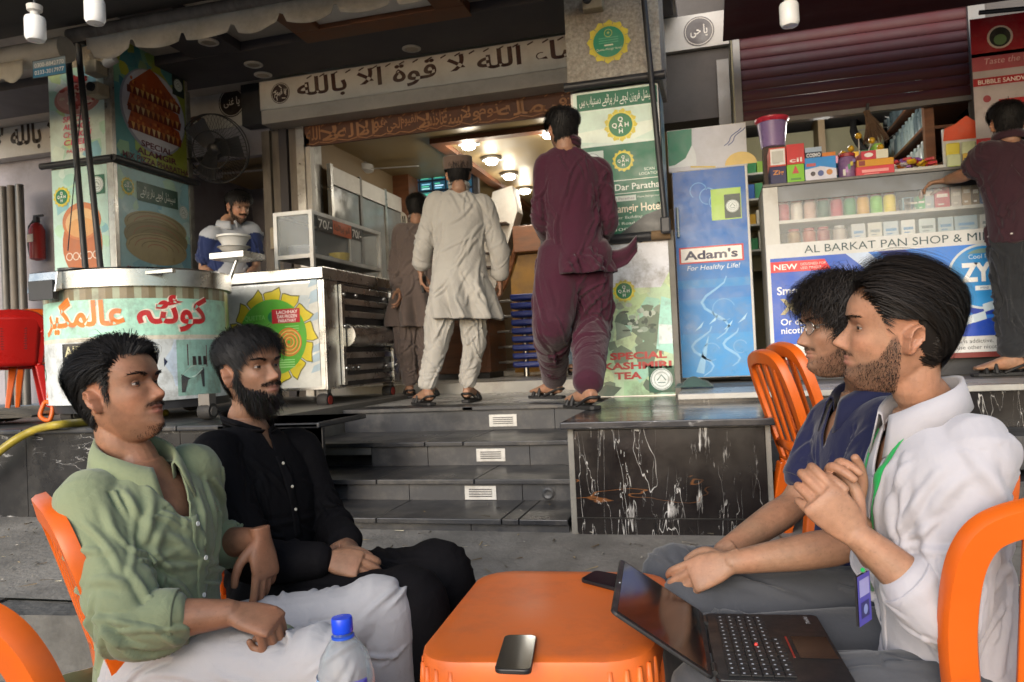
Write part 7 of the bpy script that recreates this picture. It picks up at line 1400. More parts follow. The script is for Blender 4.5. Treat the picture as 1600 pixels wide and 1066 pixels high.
n_ = PET.node_tree.nodes; Lk = PET.node_tree.links; lw_ = n_.new('ShaderNodeLayerWeight'); lw_.inputs[0].default_value = .45; mr_ = n_.new('ShaderNodeMapRange'); mr_.inputs[1].default_value = .15; mr_.inputs[3].default_value = .1; mr_.inputs[4].default_value = .8; Lk.new(lw_.outputs['Facing'], mr_.inputs[0]); Lk.new(mr_.outputs[0], n_['Principled BSDF'].inputs['Alpha'])
P = Print(fn=lambda x, y, l: B0+tl @ V(((.0444+l)*math.sin(x/.0444-.1), -(.0444+l)*math.cos(x/.0444-.1), .148+y)), step=.0004)
for i in range(16): P.rect(-.06+.0075*i, 0, -.06+.0075*(i+1), .075, '#5b5aa8' if i > 7 else '#7fa6d0', 1)
for i in range(10): P.poly([(-.01+.007*i, .0), (-.003+.007*i, .0), (-.003+.007*i, .03+.005*i), (-.01+.007*i, .025+.005*i)], '#3a2f8c', 2)
P.line([(-.02+.008*i, .03+.012*math.sin(i)) for i in range(8)], .006, '#e6e8f2', 3); P.done('label', PRINT, t)
# ================================================================== THE PEOPLE
def D3(p): return np.array(p)
def arm_skin(mb, s_, e_, w_, k=1.0): 
    m1 = s_*.55+e_*.45; f1 = e_*.72+w_*.28; f2 = e_*.3+w_*.7; limb(mb, [m1, e_*.9+m1*.1, f1, f2, w_], [.043*k, .041*k, .043*k, .034*k, .026*k])
def sleeve(mb, s_, e_, w_, to, r0=.074, r1=.062, r2=.056, inn=None):
    """upper arm and forearm sleeve; to = how far down the forearm"""
    end = e_+(w_-e_)*to; pts = [s_+(s_-e_).normalized()*.02, s_*.6+e_*.4, s_*.15+e_*.85, e_*.85+end*.15+(e_-(s_+w_)/2).normalized()*.012, end]
    if inn is not None: pts = [inn]+pts
    limb(mb, pts, ([.056] if inn is not None else [])+[r0, r0*.93, r1*1.03, r1, r2])
def cuff(parent, m, e_, w_, to, r, wd=.05):
    d = (w_-e_).normalized(); c = e_+(w_-e_)*to; q = d.to_track_quat('Z', 'Y').to_matrix(); mb = MB(); vs_ = []
    prof = [(r*1.05, -wd), (r*1.07, -wd*.5), (r*1.04, 0), (r*.99, .003), (r*.9, -.002), (r*.86, -.02)]; mb.lathe(prof, c, 40, q, cap=False)
    for i, v in enumerate(mb.v): mb.v[i] = v+(v-c)*(.04*noise.noise(v*30))
    return obj('cuff', mb, m, parent, smooth=True)
def legs(mb, P_, hips, knees, ankles, r=(.098, .085, .066, .055), seat=True):
    for h, k, a in zip(hips, knees, ankles): 
        limb(mb, [h+(h-k).normalized()*.02, h*.6+k*.4, h*.15+k*.85, k+(k-(h+a)/2).normalized()*.015, k*.6+a*.4, a], [r[0]*.98, r[0], r[1], r[1]*.93, r[2], r[3]])
    if seat: limb(mb, [hips[0]*.85+hips[1]*.15, P_, hips[1]*.85+hips[0]*.15], [.1, .105, .1])
SHOE = mat('shoe_black', (.02, .018, .017), rough=.45, var=.2); SOLE = mat('sandal', (.015, .014, .014), rough=.6, var=.2)
def seated(name, label, sp):
    """a seated person from joint positions"""
    t = thing('person', label, 'person', V((sp['P'].x, sp['P'].y, 0))); H = Head(sp['Hc'], sp['fwd'], sp.get('hup', (0, 0, 1)), sp.get('face', {}), sp.get('hs', 1.0)); N_, P_ = sp['N'], sp['P']; axn = (sp['SR']-sp['SL']).normalized(); axp = (sp['HR']-sp['HL']).normalized(); fr = sp['front'].normalized(); upv = (N_-P_).normalized(); k = sp.get('w', 1.0)
    body = MB(); body.add([H.W(v) for v in H.lv], H.lf)
    for s in (1, -1): ear_local(body, s, H.W)
    limb(body, [H.W((0, -.036, .06)), H.W((0, -.038, .0)), N_+upv*.03-fr*.01, N_-upv*.04], [.042, .0445, .049, .062]); prof = [(.45, .135*k, .085, .0), (.7, .148*k, .095, .01), (.86, .135*k, .08, .005), (.96, .085*k, .06, 0), (1.04, .056, .05, 0)]; loft(body, torso_stations(P_, N_, axp, axn, fr, prof), 32, 5)
    for S_, E_, W_ in ((sp['SR'], sp['ER'], sp['WR']), (sp['SL'], sp['EL'], sp['WL'])): arm_skin(body, S_, E_, W_); limb(body, [S_*.75+N_*.25-upv*.02, S_*.9+N_*.1-upv*.02, S_*.5+E_*.5], [.036, .038, .036])
    for hd in sp['hands']: hand(body, *hd[0], **hd[1])
    lids = eyes(H, t, sp.get('gaze', (0, 1, 0))); make_body(t, H, body, sp['skin'], sp.get('tint', {}), sp.get('vox', .0027), lids)
    # eyebrows
    br = sp.get('brow', 150)
    for sg in (1, -1): H.facial(t, 'eyebrow', lambda p, q: p.x*sg > 0 and .013 < abs(p.x) < .052 and abs(p.z-(.1292+.0062*math.sin(min(1, (abs(p.x)-.013)/.03)*1.9)))-.0032*(1.3-abs(p.x)/.052) < 0, br, .0085, sp.get('hdark', (.012, .01, .009)), 5, .0011, 0, ((-.055, .055), (.122, .142), 'f'), .25, lambda p: V((math.copysign(1, p.x), 0, .25-8*max(0, abs(p.x)-.03))))
    return t, H, fr, upv, axn, axp
def shirt(t, sp, m, fr, upv, axn, axp, hem=-.12, sl=(.4, .4), k=1.0, vee=None, regs=[], vox=.0044, belly=0, name='shirt', r=(.066, .06, .056), seed=1, waist=.168, amp=1.0):
    P_, N_ = sp['P'], sp['N']; mb = MB(); prof = [(hem, .178*k, .135, .01), (hem*.4, .178*k, .135, .01), (.12, waist*k, .122+belly, .012), (.35, .165*k, .118+belly*.6, .012), (.62, .178*k, .12, .014), (.8, .18*k, .106, .006), (.9, .155*k, .088, 0), (.965, .108*k, .072, -.002), (1.005, .07*k, .062, 0)]
    loft(mb, torso_stations(P_, N_, axp, axn, fr, prof), 44, 6, 2.2)
    for S_, E_, W_, s_ in ((sp['SR'], sp['ER'], sp['WR'], sl[0]), (sp['SL'], sp['EL'], sp['WL'], sl[1])): sleeve(mb, S_, E_, W_, s_, *r, inn=S_*.55+N_*.45-upv*.035)
    me = remesh(mb, vox, 5, .5); folds(me, regs, .0022*amp, 16, seed)
    if vee:
        dep, slope, w0 = vee
        def test(c):
            q = c-N_; x = q.dot(axn); z = q.dot(upv); f_ = q.dot(fr)
            if f_ > -.01 and z > -dep and abs(x) < (z+dep)*slope+w0: return True
            return z > -.008 and math.hypot(x, f_) < .075
        cut(me, test)
    else: cut(me, lambda c: (c-N_).dot(upv) > -.006 and ((c-N_)-upv*(c-N_).dot(upv)).length < .072)
    me.name = name; return link(name, me, m, t, smooth=True, solid=.004)
def surf(o, p, d):
    """first hit on a garment from outside, for laying buttons and plackets"""
    me = o.data; b = BVHTree.FromPolygons([v.co[:] for v in me.vertices], [f.vertices[:] for f in me.polygons]); return b
def strip(parent, b, name, m, pts, d, width, side, lift=.003, thick=.004):
    """band of cloth lying on a garment along pts (3-D guides projected along -d)"""
    mb = MB(); rows = []
    for p in pts:
        r_ = []
        for s in (-1, -.4, .4, 1):
            o_ = p+side*(width/2*s); h = b.ray_cast(o_+d*.25, -d)
            r_.append((h[0]+d*lift) if h[0] else None)
        rows.append(r_)
    rows = [r_ for r_ in rows if all(x is not None for x in r_)]
    if len(rows) < 2: return None
    mb.add([x for r_ in rows for x in r_], [(i*4+j, i*4+j+1, i*4+j+5, i*4+j+4) for i in range(len(rows)-1) for j in range(3)]); return obj(name, mb, m, parent, smooth=True, solid=thick)
def lay(b, p, d): h = b.ray_cast(p+d*.25, -d); return h[0] if h[0] else p
gr = lambda c, r, d, s, a: (tuple(c), r, tuple(d), s, a)
# ------------------------------------------------------------------ man in the green shirt
sp = dict(Hc=UD(187, 611, 1.77), fwd=hdir(.94, -.2, .24), hup=hdir(-.22, .05, .97), skin=(.245, .118, .069), N=UD(216, 732, 1.78), SR=UD(142, 796, 1.66), SL=UD(302, 745, 1.93), ER=UD(204, 972, 1.55), WR=UD(366, 958, 1.58), EL=UD(322, 852, 2.03), WL=UD(408, 842, 1.93), P=UD(250, 1020, 1.78), HR=UD(226, 1052, 1.67), HL=UD(288, 1020, 1.9), front=hdir(.95, -.3), tint=dict(shadow=.22, mshadow=.55, lip=(.26, .085, .07)), face=dict(open=1.0, nose=1.0), hs=.97, gaze=(.12, 1, -.2))
KR, KL = UD(505, 1050, 1.58), UD(592, 958, 1.95); kf = hdir(.9, -.2)
sp['hands'] = [((sp['WR'], UD(430, 975, 1.56)-sp['WR'], hdir(.05, -.35, .9), -1), dict(curl=(1.35, 1.65, 1.1), thumb=(1.0, .3), spread=.0)),
               ((sp['WL'], hdir(.12, -.05, -1), hdir(.85, -.5, .1), 1), dict(curl=(.25, .45, .35), thumb=(.2, .3), spread=.09, curls=((.2, .35, .3), (.3, .45, .35), (.42, .55, .4), (.5, .6, .45))))]
t, H, fr, upv, axn, axp = seated('person', 'seated man in a pale green shirt and white trousers, mouth slightly open', sp)
GREEN = fabric('green_cotton', (.19, .22, .128), var=.08, wr=.2); S = sp
rg = [gr(S['SR']*.5+S['ER']*.5, .13, S['ER']-S['SR']+fr*.25, .045, .016), gr(S['ER'], .11, axn+upv*.6, .032, .016), gr(S['SR']*.75+S['N']*.25-upv*.1+fr*.08, .13, fr-upv*1.1, .04, .013), gr(S['P']*.62+S['N']*.38+fr*.1, .17, axn*.8+upv*.5, .045, .016), gr(S['P']*.85+S['N']*.15+fr*.12, .14, axn+upv*.15, .036, .017), gr(S['SL']*.6+S['EL']*.4, .11, S['EL']-S['SL'], .04, .013), gr(S['EL'], .09, fr+upv, .03, .014), gr(S['P']*.3+S['N']*.7+fr*.12, .14, -upv+axn*.5, .05, .011), gr(S['P']*.55+S['N']*.45+axn*.15, .14, upv*1+fr*.6, .04, .013)]
gs = shirt(t, sp, GREEN, fr, upv, axn, axp, hem=-.14, sl=(.42, .4), vee=(.125, .5, .006), regs=rg, belly=-.004, seed=2, r=(.067, .063, .057))
cuff(gs, GREEN, S['ER'], S['WR'], .45, .056); cuff(gs, GREEN, S['EL'], S['WL'], .43, .055)
cb = MB(); collar(cb, S['N']+upv*.012, axn, fr, upv, .076, .074, .034, .056, 22, .035, .024, tilt=.45); obj('collar', cb, GREEN, gs, smooth=True, solid=.003)
b = surf(gs, 0, 0); pl_ = [S['N']*(1-q)+S['P']*q+fr*.1-axn*.01 for q in np.linspace(.26, 1.05, 26)]; strip(gs, b, 'placket', GREEN, pl_, fr, .034, axn)
buttons(gs, [lay(b, S['N']*(1-q)+S['P']*q-axn*.01, fr)+fr*.006 for q in (.3, .48, .68, .88)], fr)
# shirt tails over the lap and behind
for nm, dx, ln, w_, fwd_ in (('front_tail', .03, .13, .12, fr), ('back_tail', -.02, .1, .14, -fr)):
    c0 = S['P']+fwd_*.12-upv*.02+axn*(-.03 if fwd_ == fr else .03); mb = MB()
    mb.grid(lambda u, v: c0+axn*((u-.5)*2*w_)+fwd_*(ln*v*(1 if fwd_ == fr else .25))+V((0, 0, (.055-.03*v+.012*math.sin(u*9+v*3)*(.4+v) if fwd_ == fr else .02-.2*v+.01*math.sin(u*8)))), 20, 12); obj(nm, mb, GREEN, gs, smooth=True, solid=.003)
WHT = fabric('white_denim', (.37, .36, .37), thread=500, var=.05, wr=.22); mb = MB(); AK = lambda k_: V((k_.x, k_.y, .09))+kf*.06
legs(mb, S['P'], [S['HR'], S['HL']], [KR, KL], [AK(KR), AK(KL)], (.096, .082, .068, .062)); me = remesh(mb, .0052, 3); folds(me, [gr(S['HR'], .14, kf+V((0, 0, .4)), .04, .016), gr(KR-kf*.05, .13, axn+kf*.3, .035, .013), gr(KL-kf*.05, .13, axn+kf*.4, .032, .014), gr(S['HL']*.6+KL*.4, .16, kf+axn*.3, .045, .012), gr(S['HR']*.5+KR*.5, .16, kf+axn*.4, .045, .012), gr(KL-V((0, 0, .15)), .14, V((.2, 0, 1)), .04, .01)], .002, 14, 4); me.name = 'trousers'; link('trousers', me, WHT, t, smooth=True)
for k_ in (KR, KL): shoe(t, AK(k_), kf, SHOE)
H.hair(t, n=10000, seed=11, style='swept', top=.026, side=.011, length=.07, messy=.1, pole=(.55, .72, .42), fringe=.009, back=.016, hairline=.0, w=.0012)
H.facial(t, 'moustache', lambda p, q: abs(p.x) < .03 and .0565 < p.z < .066-.12*abs(p.x) and abs(p.x) > .0015, 230, .0062, seed=4, w=.0008, box=((-.032, .032), (.054, .068), 'f'), outw=.3, dirf=lambda p: V((math.copysign(.9, p.x), 0, -.6)))
H.facial(t, 'goatee', lambda p, q: p.z < .014 and abs(p.x) < .026 and q.random() < .9, 260, .006, seed=6, w=.0009, box=((-.03, .03), (-.008, .016), 'f'), outw=.4)
# ------------------------------------------------------------------ man in black
sp = dict(Hc=UD(391, 577, 2.28), fwd=hdir(.84, -.52, .12), hup=hdir(-.15, .04, .99), skin=(.255, .132, .08), N=UD(388, 668, 2.3), SR=UD(338, 722, 2.14), SL=UD(470, 712, 2.42), ER=UD(392, 868, 2.07), WR=UD(512, 876, 2.08), EL=UD(508, 812, 2.42), WL=UD(545, 850, 2.24), P=UD(432, 935, 2.32), HR=UD(412, 950, 2.18), HL=UD(474, 930, 2.42), front=hdir(.86, -.5), tint=dict(shadow=.75, mshadow=.7, lip=(.3, .12, .095)), face=dict(nose=.95), hs=1.0, gaze=(.05, 1, -.03))
S = sp; KR, KL = UD(640, 950, 2.02), UD(685, 902, 2.26); kf = hdir(.85, -.4)
sp['hands'] = [((S['WR'], UD(580, 884, 2.05)-S['WR'], hdir(.1, -.75, .65), -1), dict(curl=(.7, 1.1, .6), thumb=(.6, .1), spread=.04)), ((S['WL'], UD(565, 892, 2.1)-S['WL'], hdir(.75, -.2, .6), 1), dict(curl=(.9, 1.1, .7), thumb=(.8, .1), spread=.03))]
t, H, fr, upv, axn, axp = seated('person', 'seated bearded man in a black kurta with clasped hands', sp)
BLACK = fabric('black_cotton', (.0055, .005, .006), var=.1, wr=.25, sheen=0); BLACK.node_tree.nodes['Principled BSDF'].inputs['Specular IOR Level'].default_value = .12
rg = [gr(S['ER'], .12, axn+upv*.6, .035, .014), gr(S['SR']*.5+S['ER']*.5, .12, S['ER']-S['SR'], .045, .012), gr(S['P']*.7+S['N']*.3+fr*.1, .18, axn+upv*.35, .045, .015), gr(S['SR']*.7+S['N']*.3-upv*.12+fr*.08, .13, fr-upv, .045, .01), gr(S['EL'], .1, axn+upv, .035, .013)]
ks = shirt(t, sp, BLACK, fr, upv, axn, axp, hem=-.16, sl=(.93, .93), vee=(.07, .22, .004), regs=rg, name='kurta', seed=5, r=(.066, .06, .046))
cb = MB(); collar(cb, S['N']-upv*.012, axn, fr, upv, .071, .069, .04, .014, 12, 0, .004, tilt=.3); obj('collar', cb, BLACK, ks, smooth=True, solid=.003)
b = surf(ks, 0, 0); strip(ks, b, 'placket', BLACK, [S['N']*(1-q)+S['P']*q+fr*.1 for q in np.linspace(.16, .62, 18)], fr, .03, axn); buttons(ks, [lay(b, S['N']*(1-q)+S['P']*q+axn*.0, fr)+fr*.007 for q in (.05, .2, .33, .46)], fr, .0045, '#cfc8b8')
mb = MB(); AK = lambda k_: V((k_.x, k_.y, .09))+kf*.03; legs(mb, S['P'], [S['HR'], S['HL']], [KR, KL], [AK(KR), AK(KL)], (.11, .1, .09, .075)); limb(mb, [S['P']+fr*.06, (KR+KL)/2*.5+S['P']*.5, (KR+KL)/2*.85+S['P']*.15], [.13, .1, .07])
me = remesh(mb, .008, 5); folds(me, [gr(KL-kf*.1, .16, kf+axn*.6, .045, .016), gr((KR+KL)/2*.5+S['P']*.5, .2, kf+axn*.3, .05, .016), gr(KL-V((0, 0, .12)), .15, V((.3, 0, 1)), .045, .014)], .002, 12, 6); me.name = 'shalwar'; link('shalwar', me, BLACK, t, smooth=True)
for k_ in (KR, KL): shoe(t, AK(k_), kf, SHOE)
H.hair(t, n=6000, seed=12, top=.024, side=.009, length=.047, messy=.2, pole=(0, -.62, .78), fringe=.006, hairline=-.002, dark=(.014, .013, .013))
bm_ = lambda p, q: p.z < spl(*BEARD, H.az(p))+.004 and p.y > -.02 and not (abs(p.x) < .024 and .036 < p.z < .058)
H.facial(t, 'beard', bm_, 3600, .024, seed=7, w=.0012, box=((-95, 95), (-.014, .1), 'a'), outw=.4)
H.facial(t, 'beard', lambda p, q: p.z < .03, 900, .034, seed=17, w=.0012, box=((-50, 50), (-.014, .03), 'a'), outw=.25)
H.facial(t, 'moustache', lambda p, q: abs(p.x) < .034 and .056 < p.z < .068-.1*abs(p.x), 420, .0075, seed=8, w=.001, box=((-.034, .034), (.054, .07), 'f'), outw=.3, dirf=lambda p: V((math.copysign(.8, p.x), 0, -.7)))
# ------------------------------------------------------------------ man in the white shirt
sp = dict(Hc=UD(1403, 511, 1.48), fwd=hdir(-.945, .31, .09), hup=hdir(.06, -.12, .99), hs=.98, skin=(.32, .165, .1), N=UD(1442, 650, 1.5), SL=UD(1522, 722, 1.4), SR=UD(1425, 690, 1.66), EL=UD(1478, 955, 1.39), WL=UD(1338, 836, 1.42), ER=UD(1405, 910, 1.68), WR=UD(1330, 812, 1.5), P=UDz(1500, 1.56, .49), HL=UDz(1508, 1.46, .455), HR=UDz(1485, 1.7, .455), front=hdir(-.97, .05), tint=dict(shadow=.55, mshadow=.55, lip=(.33, .125, .1)), face=dict(nose=1.08, jaw=.97), gaze=(-.3, 1, -.05), hdark=(.014, .011, .009))
S = sp; KL, KR = UDz(1108, 1.52, .442), UDz(1125, 1.78, .442); kf = hdir(-1, .05)
sp['hands'] = [((S['WL'], UD(1270, 768, 1.43)-S['WL'], hdir(-.1, -.95, -.05), 1), dict(thumb=(.35, .1), spread=.03, curls=((.55, .9, .6), (.65, 1.0, .6), (.75, 1.05, .65), (.85, 1.1, .7)))), ((S['WR'], UD(1285, 755, 1.5)-S['WR'], hdir(-.35, .8, .1), -1), dict(curl=(.9, 1.1, .6), thumb=(.2, .15), spread=.03))]
t, H, fr, upv, axn, axp = seated('person', 'seated man in a white shirt with a green lanyard, hands clasped over his laptop', sp)
WHITE = fabric('white_cotton', (.365, .352, .38), var=.04, wr=.14)
rg = [gr(S['EL'], .1, axn*.5+upv, .03, .009), gr(S['SL']*.55+S['EL']*.45, .14, S['EL']-S['SL']+fr*.3, .05, .009), gr(S['P']*.75+S['N']*.25+fr*.08, .17, axn+upv*.7, .05, .016), gr(S['SL']*.75+S['N']*.25-upv*.12, .14, fr*.8-upv, .05, .012), gr(S['P']*.4+S['N']*.6-fr*.05-axn*.1, .16, upv+fr*.4, .06, .012)]
ws = shirt(t, sp, WHITE, fr, upv, axn, axp, hem=-.06, sl=(.4, .4), k=.94, vee=(.1, .42, .005), regs=rg, seed=9, r=(.066, .062, .058))
cuff(ws, WHITE, S['EL'], S['WL'], .44, .058, .075); cuff(ws, WHITE, S['ER'], S['WR'], .44, .058, .07)
cb = MB(); collar(cb, S['N']+upv*.01, axn, fr, upv, .073, .073, .032, .05, 20, .04, .015, tilt=.42); obj('collar', cb, WHITE, ws, smooth=True, solid=.003)
b = surf(ws, 0, 0); strip(ws, b, 'placket', WHITE, [S['N']*(1-q)+S['P']*q+fr*.1 for q in np.linspace(.24, 1.02, 20)], fr, .034, axn)
GRN = fabric('lanyard_green', (.01, .25, .06), thread=700, var=.05, wr=.05); la = thing('lanyard', 'green lanyard ribbon with a blue name card round the neck of the man in white', 'lanyard', S['N'])
for sg in (-1, 1): strip(la, b, 'ribbon', GRN, [S['N']+axn*sg*(.052*(1-q)+.006)-upv*(.03+.3*q) for q in np.linspace(0, 1, 24)], fr, .015, axn, .005, .0012)
cp = lay(b, S['N']-upv*.36, fr)+fr*.02; cq = V((cp.x, cp.y, cp.z-.09)); P = Print(o=cq-axn*.03+V((0, 0, -.03)), u=axn if axn.cross(V((0, 0, 1))).dot(hdir(0, -1)) > 0 else -axn, v=V((0, 0, 1)))
rt2 = hdir(.5, .86); cq = UD(1350, 930, 1.37); u_ = hdir(.72, .69).normalized(); P = Print(o=cq-u_*.027-V((0, 0, .05)), u=u_, v=V((.0, 0, 1))); P.rect(0, 0, .054, .088, '#4a46a8', 1); P.rect(.006, .05, .048, .08, '#9a9ad0', 2); P.rect(.01, .012, .044, .04, '#2a2c6a', 2); P.circ(.027, .026, .009, '#7f8fc8', 3, n=14); P.done('name_card', PRINT, la); obj('card_back', MB().box(cq-V((0, 0, .006))-hdir(.9, -.42)*(-.003)*-1, (.052, .004, .086), Matrix((u_, V((0, 0, 1)).cross(u_), V((0, 0, 1)))).transposed()), BLKP, la)
obj('strap_end', MB().tube([cp, cq+V((0, 0, .045))], .004, 6, ref=(0, 0, 1)), GRN, la)
GREYT = fabric('grey_trouser', (.055, .058, .067), thread=600, var=.08, wr=.2); mb = MB(); AK = lambda k_: V((k_.x, k_.y, .09))+kf*.02; legs(mb, S['P'], [S['HR'], S['HL']], [KR, KL], [AK(KR), AK(KL)], (.08, .07, .06, .055)); me = remesh(mb, .0052, 3); folds(me, [gr(S['HL'], .15, kf+V((0, 0, .5)), .04, .016), gr(KL, .14, axn+kf*.3, .04, .012), gr(S['HL']*.5+KL*.5, .16, kf+axn*.3, .045, .01), gr(KR, .14, axn, .04, .012)], .002, 14, 10); me.name = 'trousers'; link('trousers', me, GREYT, t, smooth=True)
for k_ in (KR, KL): shoe(t, AK(k_), kf, SHOE)
H.hair(t, n=14000, seed=13, style='swept', pole=(.1, .93, .28), top=.026, side=.011, length=.12, messy=.22, back=.011, dark=(.016, .0125, .0105), fringe=.036, w=.0012, hairline=-.005)
bm2 = lambda p, q: p.z < spl(*BEARD, H.az(p)) and p.y > -.015 and not (abs(p.x) < .024 and .036 < p.z < .058) and q.random() < min(1, .25+(spl(*BEARD, H.az(p))-p.z)/.018)
H.facial(t, 'beard', bm2, 2600, .0045, seed=9, w=.0008, box=((-92, 92), (-.012, .1), 'a'), outw=.3, dark=(.016, .012, .01)); H.facial(t, 'moustache', lambda p, q: abs(p.x) < .03 and .057 < p.z < .065-.1*abs(p.x), 160, .005, seed=10, w=.0006, box=((-.032, .032), (.054, .068), 'f'), outw=.25, dirf=lambda p: V((math.copysign(.9, p.x), 0, -.6)), dark=(.02, .014, .011))
# ------------------------------------------------------------------ man in the navy polo, wearing glasses
sp = dict(Hc=UD(1316, 508, 1.94), fwd=hdir(-.99, .08, -.02), skin=(.31, .165, .102), N=UD(1348, 622, 2.02), SL=UD(1392, 682, 1.86), SR=UD(1302, 672, 2.17), EL=UD(1322, 852, 1.8), WL=UD(1140, 880, 1.8), ER=UD(1240, 790, 2.14), WR=UD(1128, 864, 1.95), P=UDz(1372, 2.02, .5), HL=UDz(1372, 1.9, .475), HR=UDz(1318, 2.14, .475), front=hdir(-.95, -.1), tint=dict(shadow=.32, mshadow=.55, lip=(.34, .13, .1)), face=dict(nose=.98))
S = sp; KL, KR = UDz(1082, 1.86, .5), UDz(1052, 2.1, .505); kf = hdir(-.98, .0)
sp['hands'] = [((S['WL'], UD(1062, 908, 1.82)-S['WL'], hdir(-.15, -.8, .55), 1), dict(thumb=(.5, .1), spread=.06, curls=((.35, .6, .4), (.4, .65, .4), (.45, .7, .45), (.5, .7, .5)))), ((S['WR'], UD(1072, 905, 1.9)-S['WR'], hdir(-.4, .2, .85), -1), dict(curl=(.8, 1.0, .6), thumb=(.5, .1), spread=.04))]
t, H, fr, upv, axn, axp = seated('person', 'seated man in a navy polo and glasses leaning on his knees', sp)
NAVY = fabric('navy_pique', (.012, .014, .05), thread=420, var=.08, wr=.12)
rg = [gr(S['SL']*.6+S['EL']*.4, .12, S['EL']-S['SL'], .045, .012), gr(S['P']*.7+S['N']*.3+fr*.08, .18, axn+upv*.5, .05, .015), gr(S['SR']*.7+S['N']*.3-upv*.1+fr*.06, .12, fr-upv, .045, .01)]
ns = shirt(t, sp, NAVY, fr, upv, axn, axp, hem=-.08, sl=(-.35, -.35), vee=(.11, .34, .006), regs=rg, name='polo_shirt', seed=12, r=(.078, .066, .064)) if False else None
# short sleeves end above the elbow
mb = MB(); prof = [(-.1, .175, .13, .01), (-.04, .175, .13, .01), (.12, .165, .122, .012), (.35, .162, .116, .012), (.62, .178, .118, .012), (.8, .186, .106, .006), (.9, .172, .088, 0), (.965, .12, .072, 0), (1.005, .07, .062, 0)]; loft(mb, torso_stations(S['P'], S['N'], axp, axn, fr, prof), 44, 6, 2.2)
for S_, E_ in ((S['SR'], S['ER']), (S['SL'], S['EL'])): limb(mb, [S_*.55+S['N']*.45-upv*.035, S_+(S_-E_).normalized()*.015, S_*.6+E_*.4, S_*.32+E_*.68], [.078, .076, .07, .066])
me = remesh(mb, .005, 5); folds(me, rg, .0022, 16, 12)
def vt(c): q = c-S['N']; x = q.dot(axn); z = q.dot(upv); f_ = q.dot(fr); return (f_ > -.01 and z > -.12 and abs(x) < (z+.12)*.36+.005) or (z > -.008 and math.hypot(x, f_) < .075)
cut(me, vt); me.name = 'polo_shirt'; ns = link('polo_shirt', me, NAVY, t, smooth=True, solid=.004)
cb = MB(); collar(cb, S['N']+upv*.012, axn, fr, upv, .076, .074, .03, .055, 22, .04, .026, tilt=.45); obj('collar', cb, NAVY, ns, smooth=True, solid=.003)
for S_, E_ in ((S['SR'], S['ER']), (S['SL'], S['EL'])): cuff(ns, NAVY, S_, E_, .7, .064, .03)
mb = MB(); AK = lambda k_: V((k_.x, k_.y, .09))+kf*.02; legs(mb, S['P'], [S['HR'], S['HL']], [KR, KL], [AK(KR), AK(KL)], (.094, .08, .066, .06)); me = remesh(mb, .0052, 3); folds(me, [gr(KR, .14, axn+kf*.3, .04, .013), gr(S['HL']*.5+KL*.5, .17, kf+axn*.3, .045, .012), gr(S['HL'], .14, kf+V((0, 0, .4)), .04, .014), gr(S['HR']*.5+KR*.5, .17, kf+axn*.3, .045, .012)], .002, 14, 14); me.name = 'trousers'; link('trousers', me, GREYT, t, smooth=True)
for k_ in (KR, KL): shoe(t, AK(k_), kf, SHOE)
H.hair(t, n=7000, seed=14, top=.04, side=.02, length=.06, messy=.75, pole=(0, -.4, .9), fringe=.012, curl=.006, hairline=.0, back=.02, dark=(.014, .011, .0095))
H.facial(t, 'beard', lambda p, q: p.z < spl(*BEARD, H.az(p))-.006 and not (abs(p.x) < .024 and .036 < p.z < .058) and q.random() < .6, 1500, .005, seed=19, w=.0008, box=((-90, 90), (-.012, .09), 'a'), outw=.4, dark=(.02, .015, .012)); H.facial(t, 'moustache', lambda p, q: abs(p.x) < .03 and .057 < p.z < .066-.1*abs(p.x), 220, .006, seed=20, w=.0008, box=((-.032, .032), (.054, .068), 'f'), outw=.25, dirf=lambda p: V((math.copysign(.9, p.x), 0, -.6)))
g = thing('glasses', 'thin metal rimmed glasses on the face of the man in the navy polo', 'glasses', H.o); MET = mat('frame_metal', (.5, .47, .42), rough=.25, metal=1, var=0, bump=0)
for s in (1, -1):
    o_ = V((s*.032, .093, .1125)); pts = [o_+V((s*.024*math.copysign(abs(math.cos(a))**.8, math.cos(a)), -.006*abs(math.cos(a))**3*(1 if math.cos(a)*1 > 0 else .2), .0175*math.copysign(abs(math.sin(a))**.8, math.sin(a)))) for a in np.linspace(0, 2*math.pi, 31)]
    rim_ = obj('rim', MB().tube([H.W(p) for p in pts], .0011, 6), MET, g, smooth=True); obj('lens', MB().add([H.W(p) for p in pts[:-1]], [tuple(range(30))]), mat('lens_glass', (.9, .95, .95), rough=.03, alpha=.12, var=0, bump=0, spec=.8), rim_)
    obj('temple', MB().tube([H.W(p) for p in (o_+V((s*.024, -.007, .006)), V((s*.072, .06, .118)), V((s*.078, -.012, .118)), V((s*.075, -.025, .105)))], .0012, 6), MET, g, smooth=True)
obj('bridge', MB().tube([H.W(p) for p in (V((-.009, .094, .117)), V((0, .0985, .119)), V((.009, .094, .117)))], .0011, 6), MET, g, smooth=True)
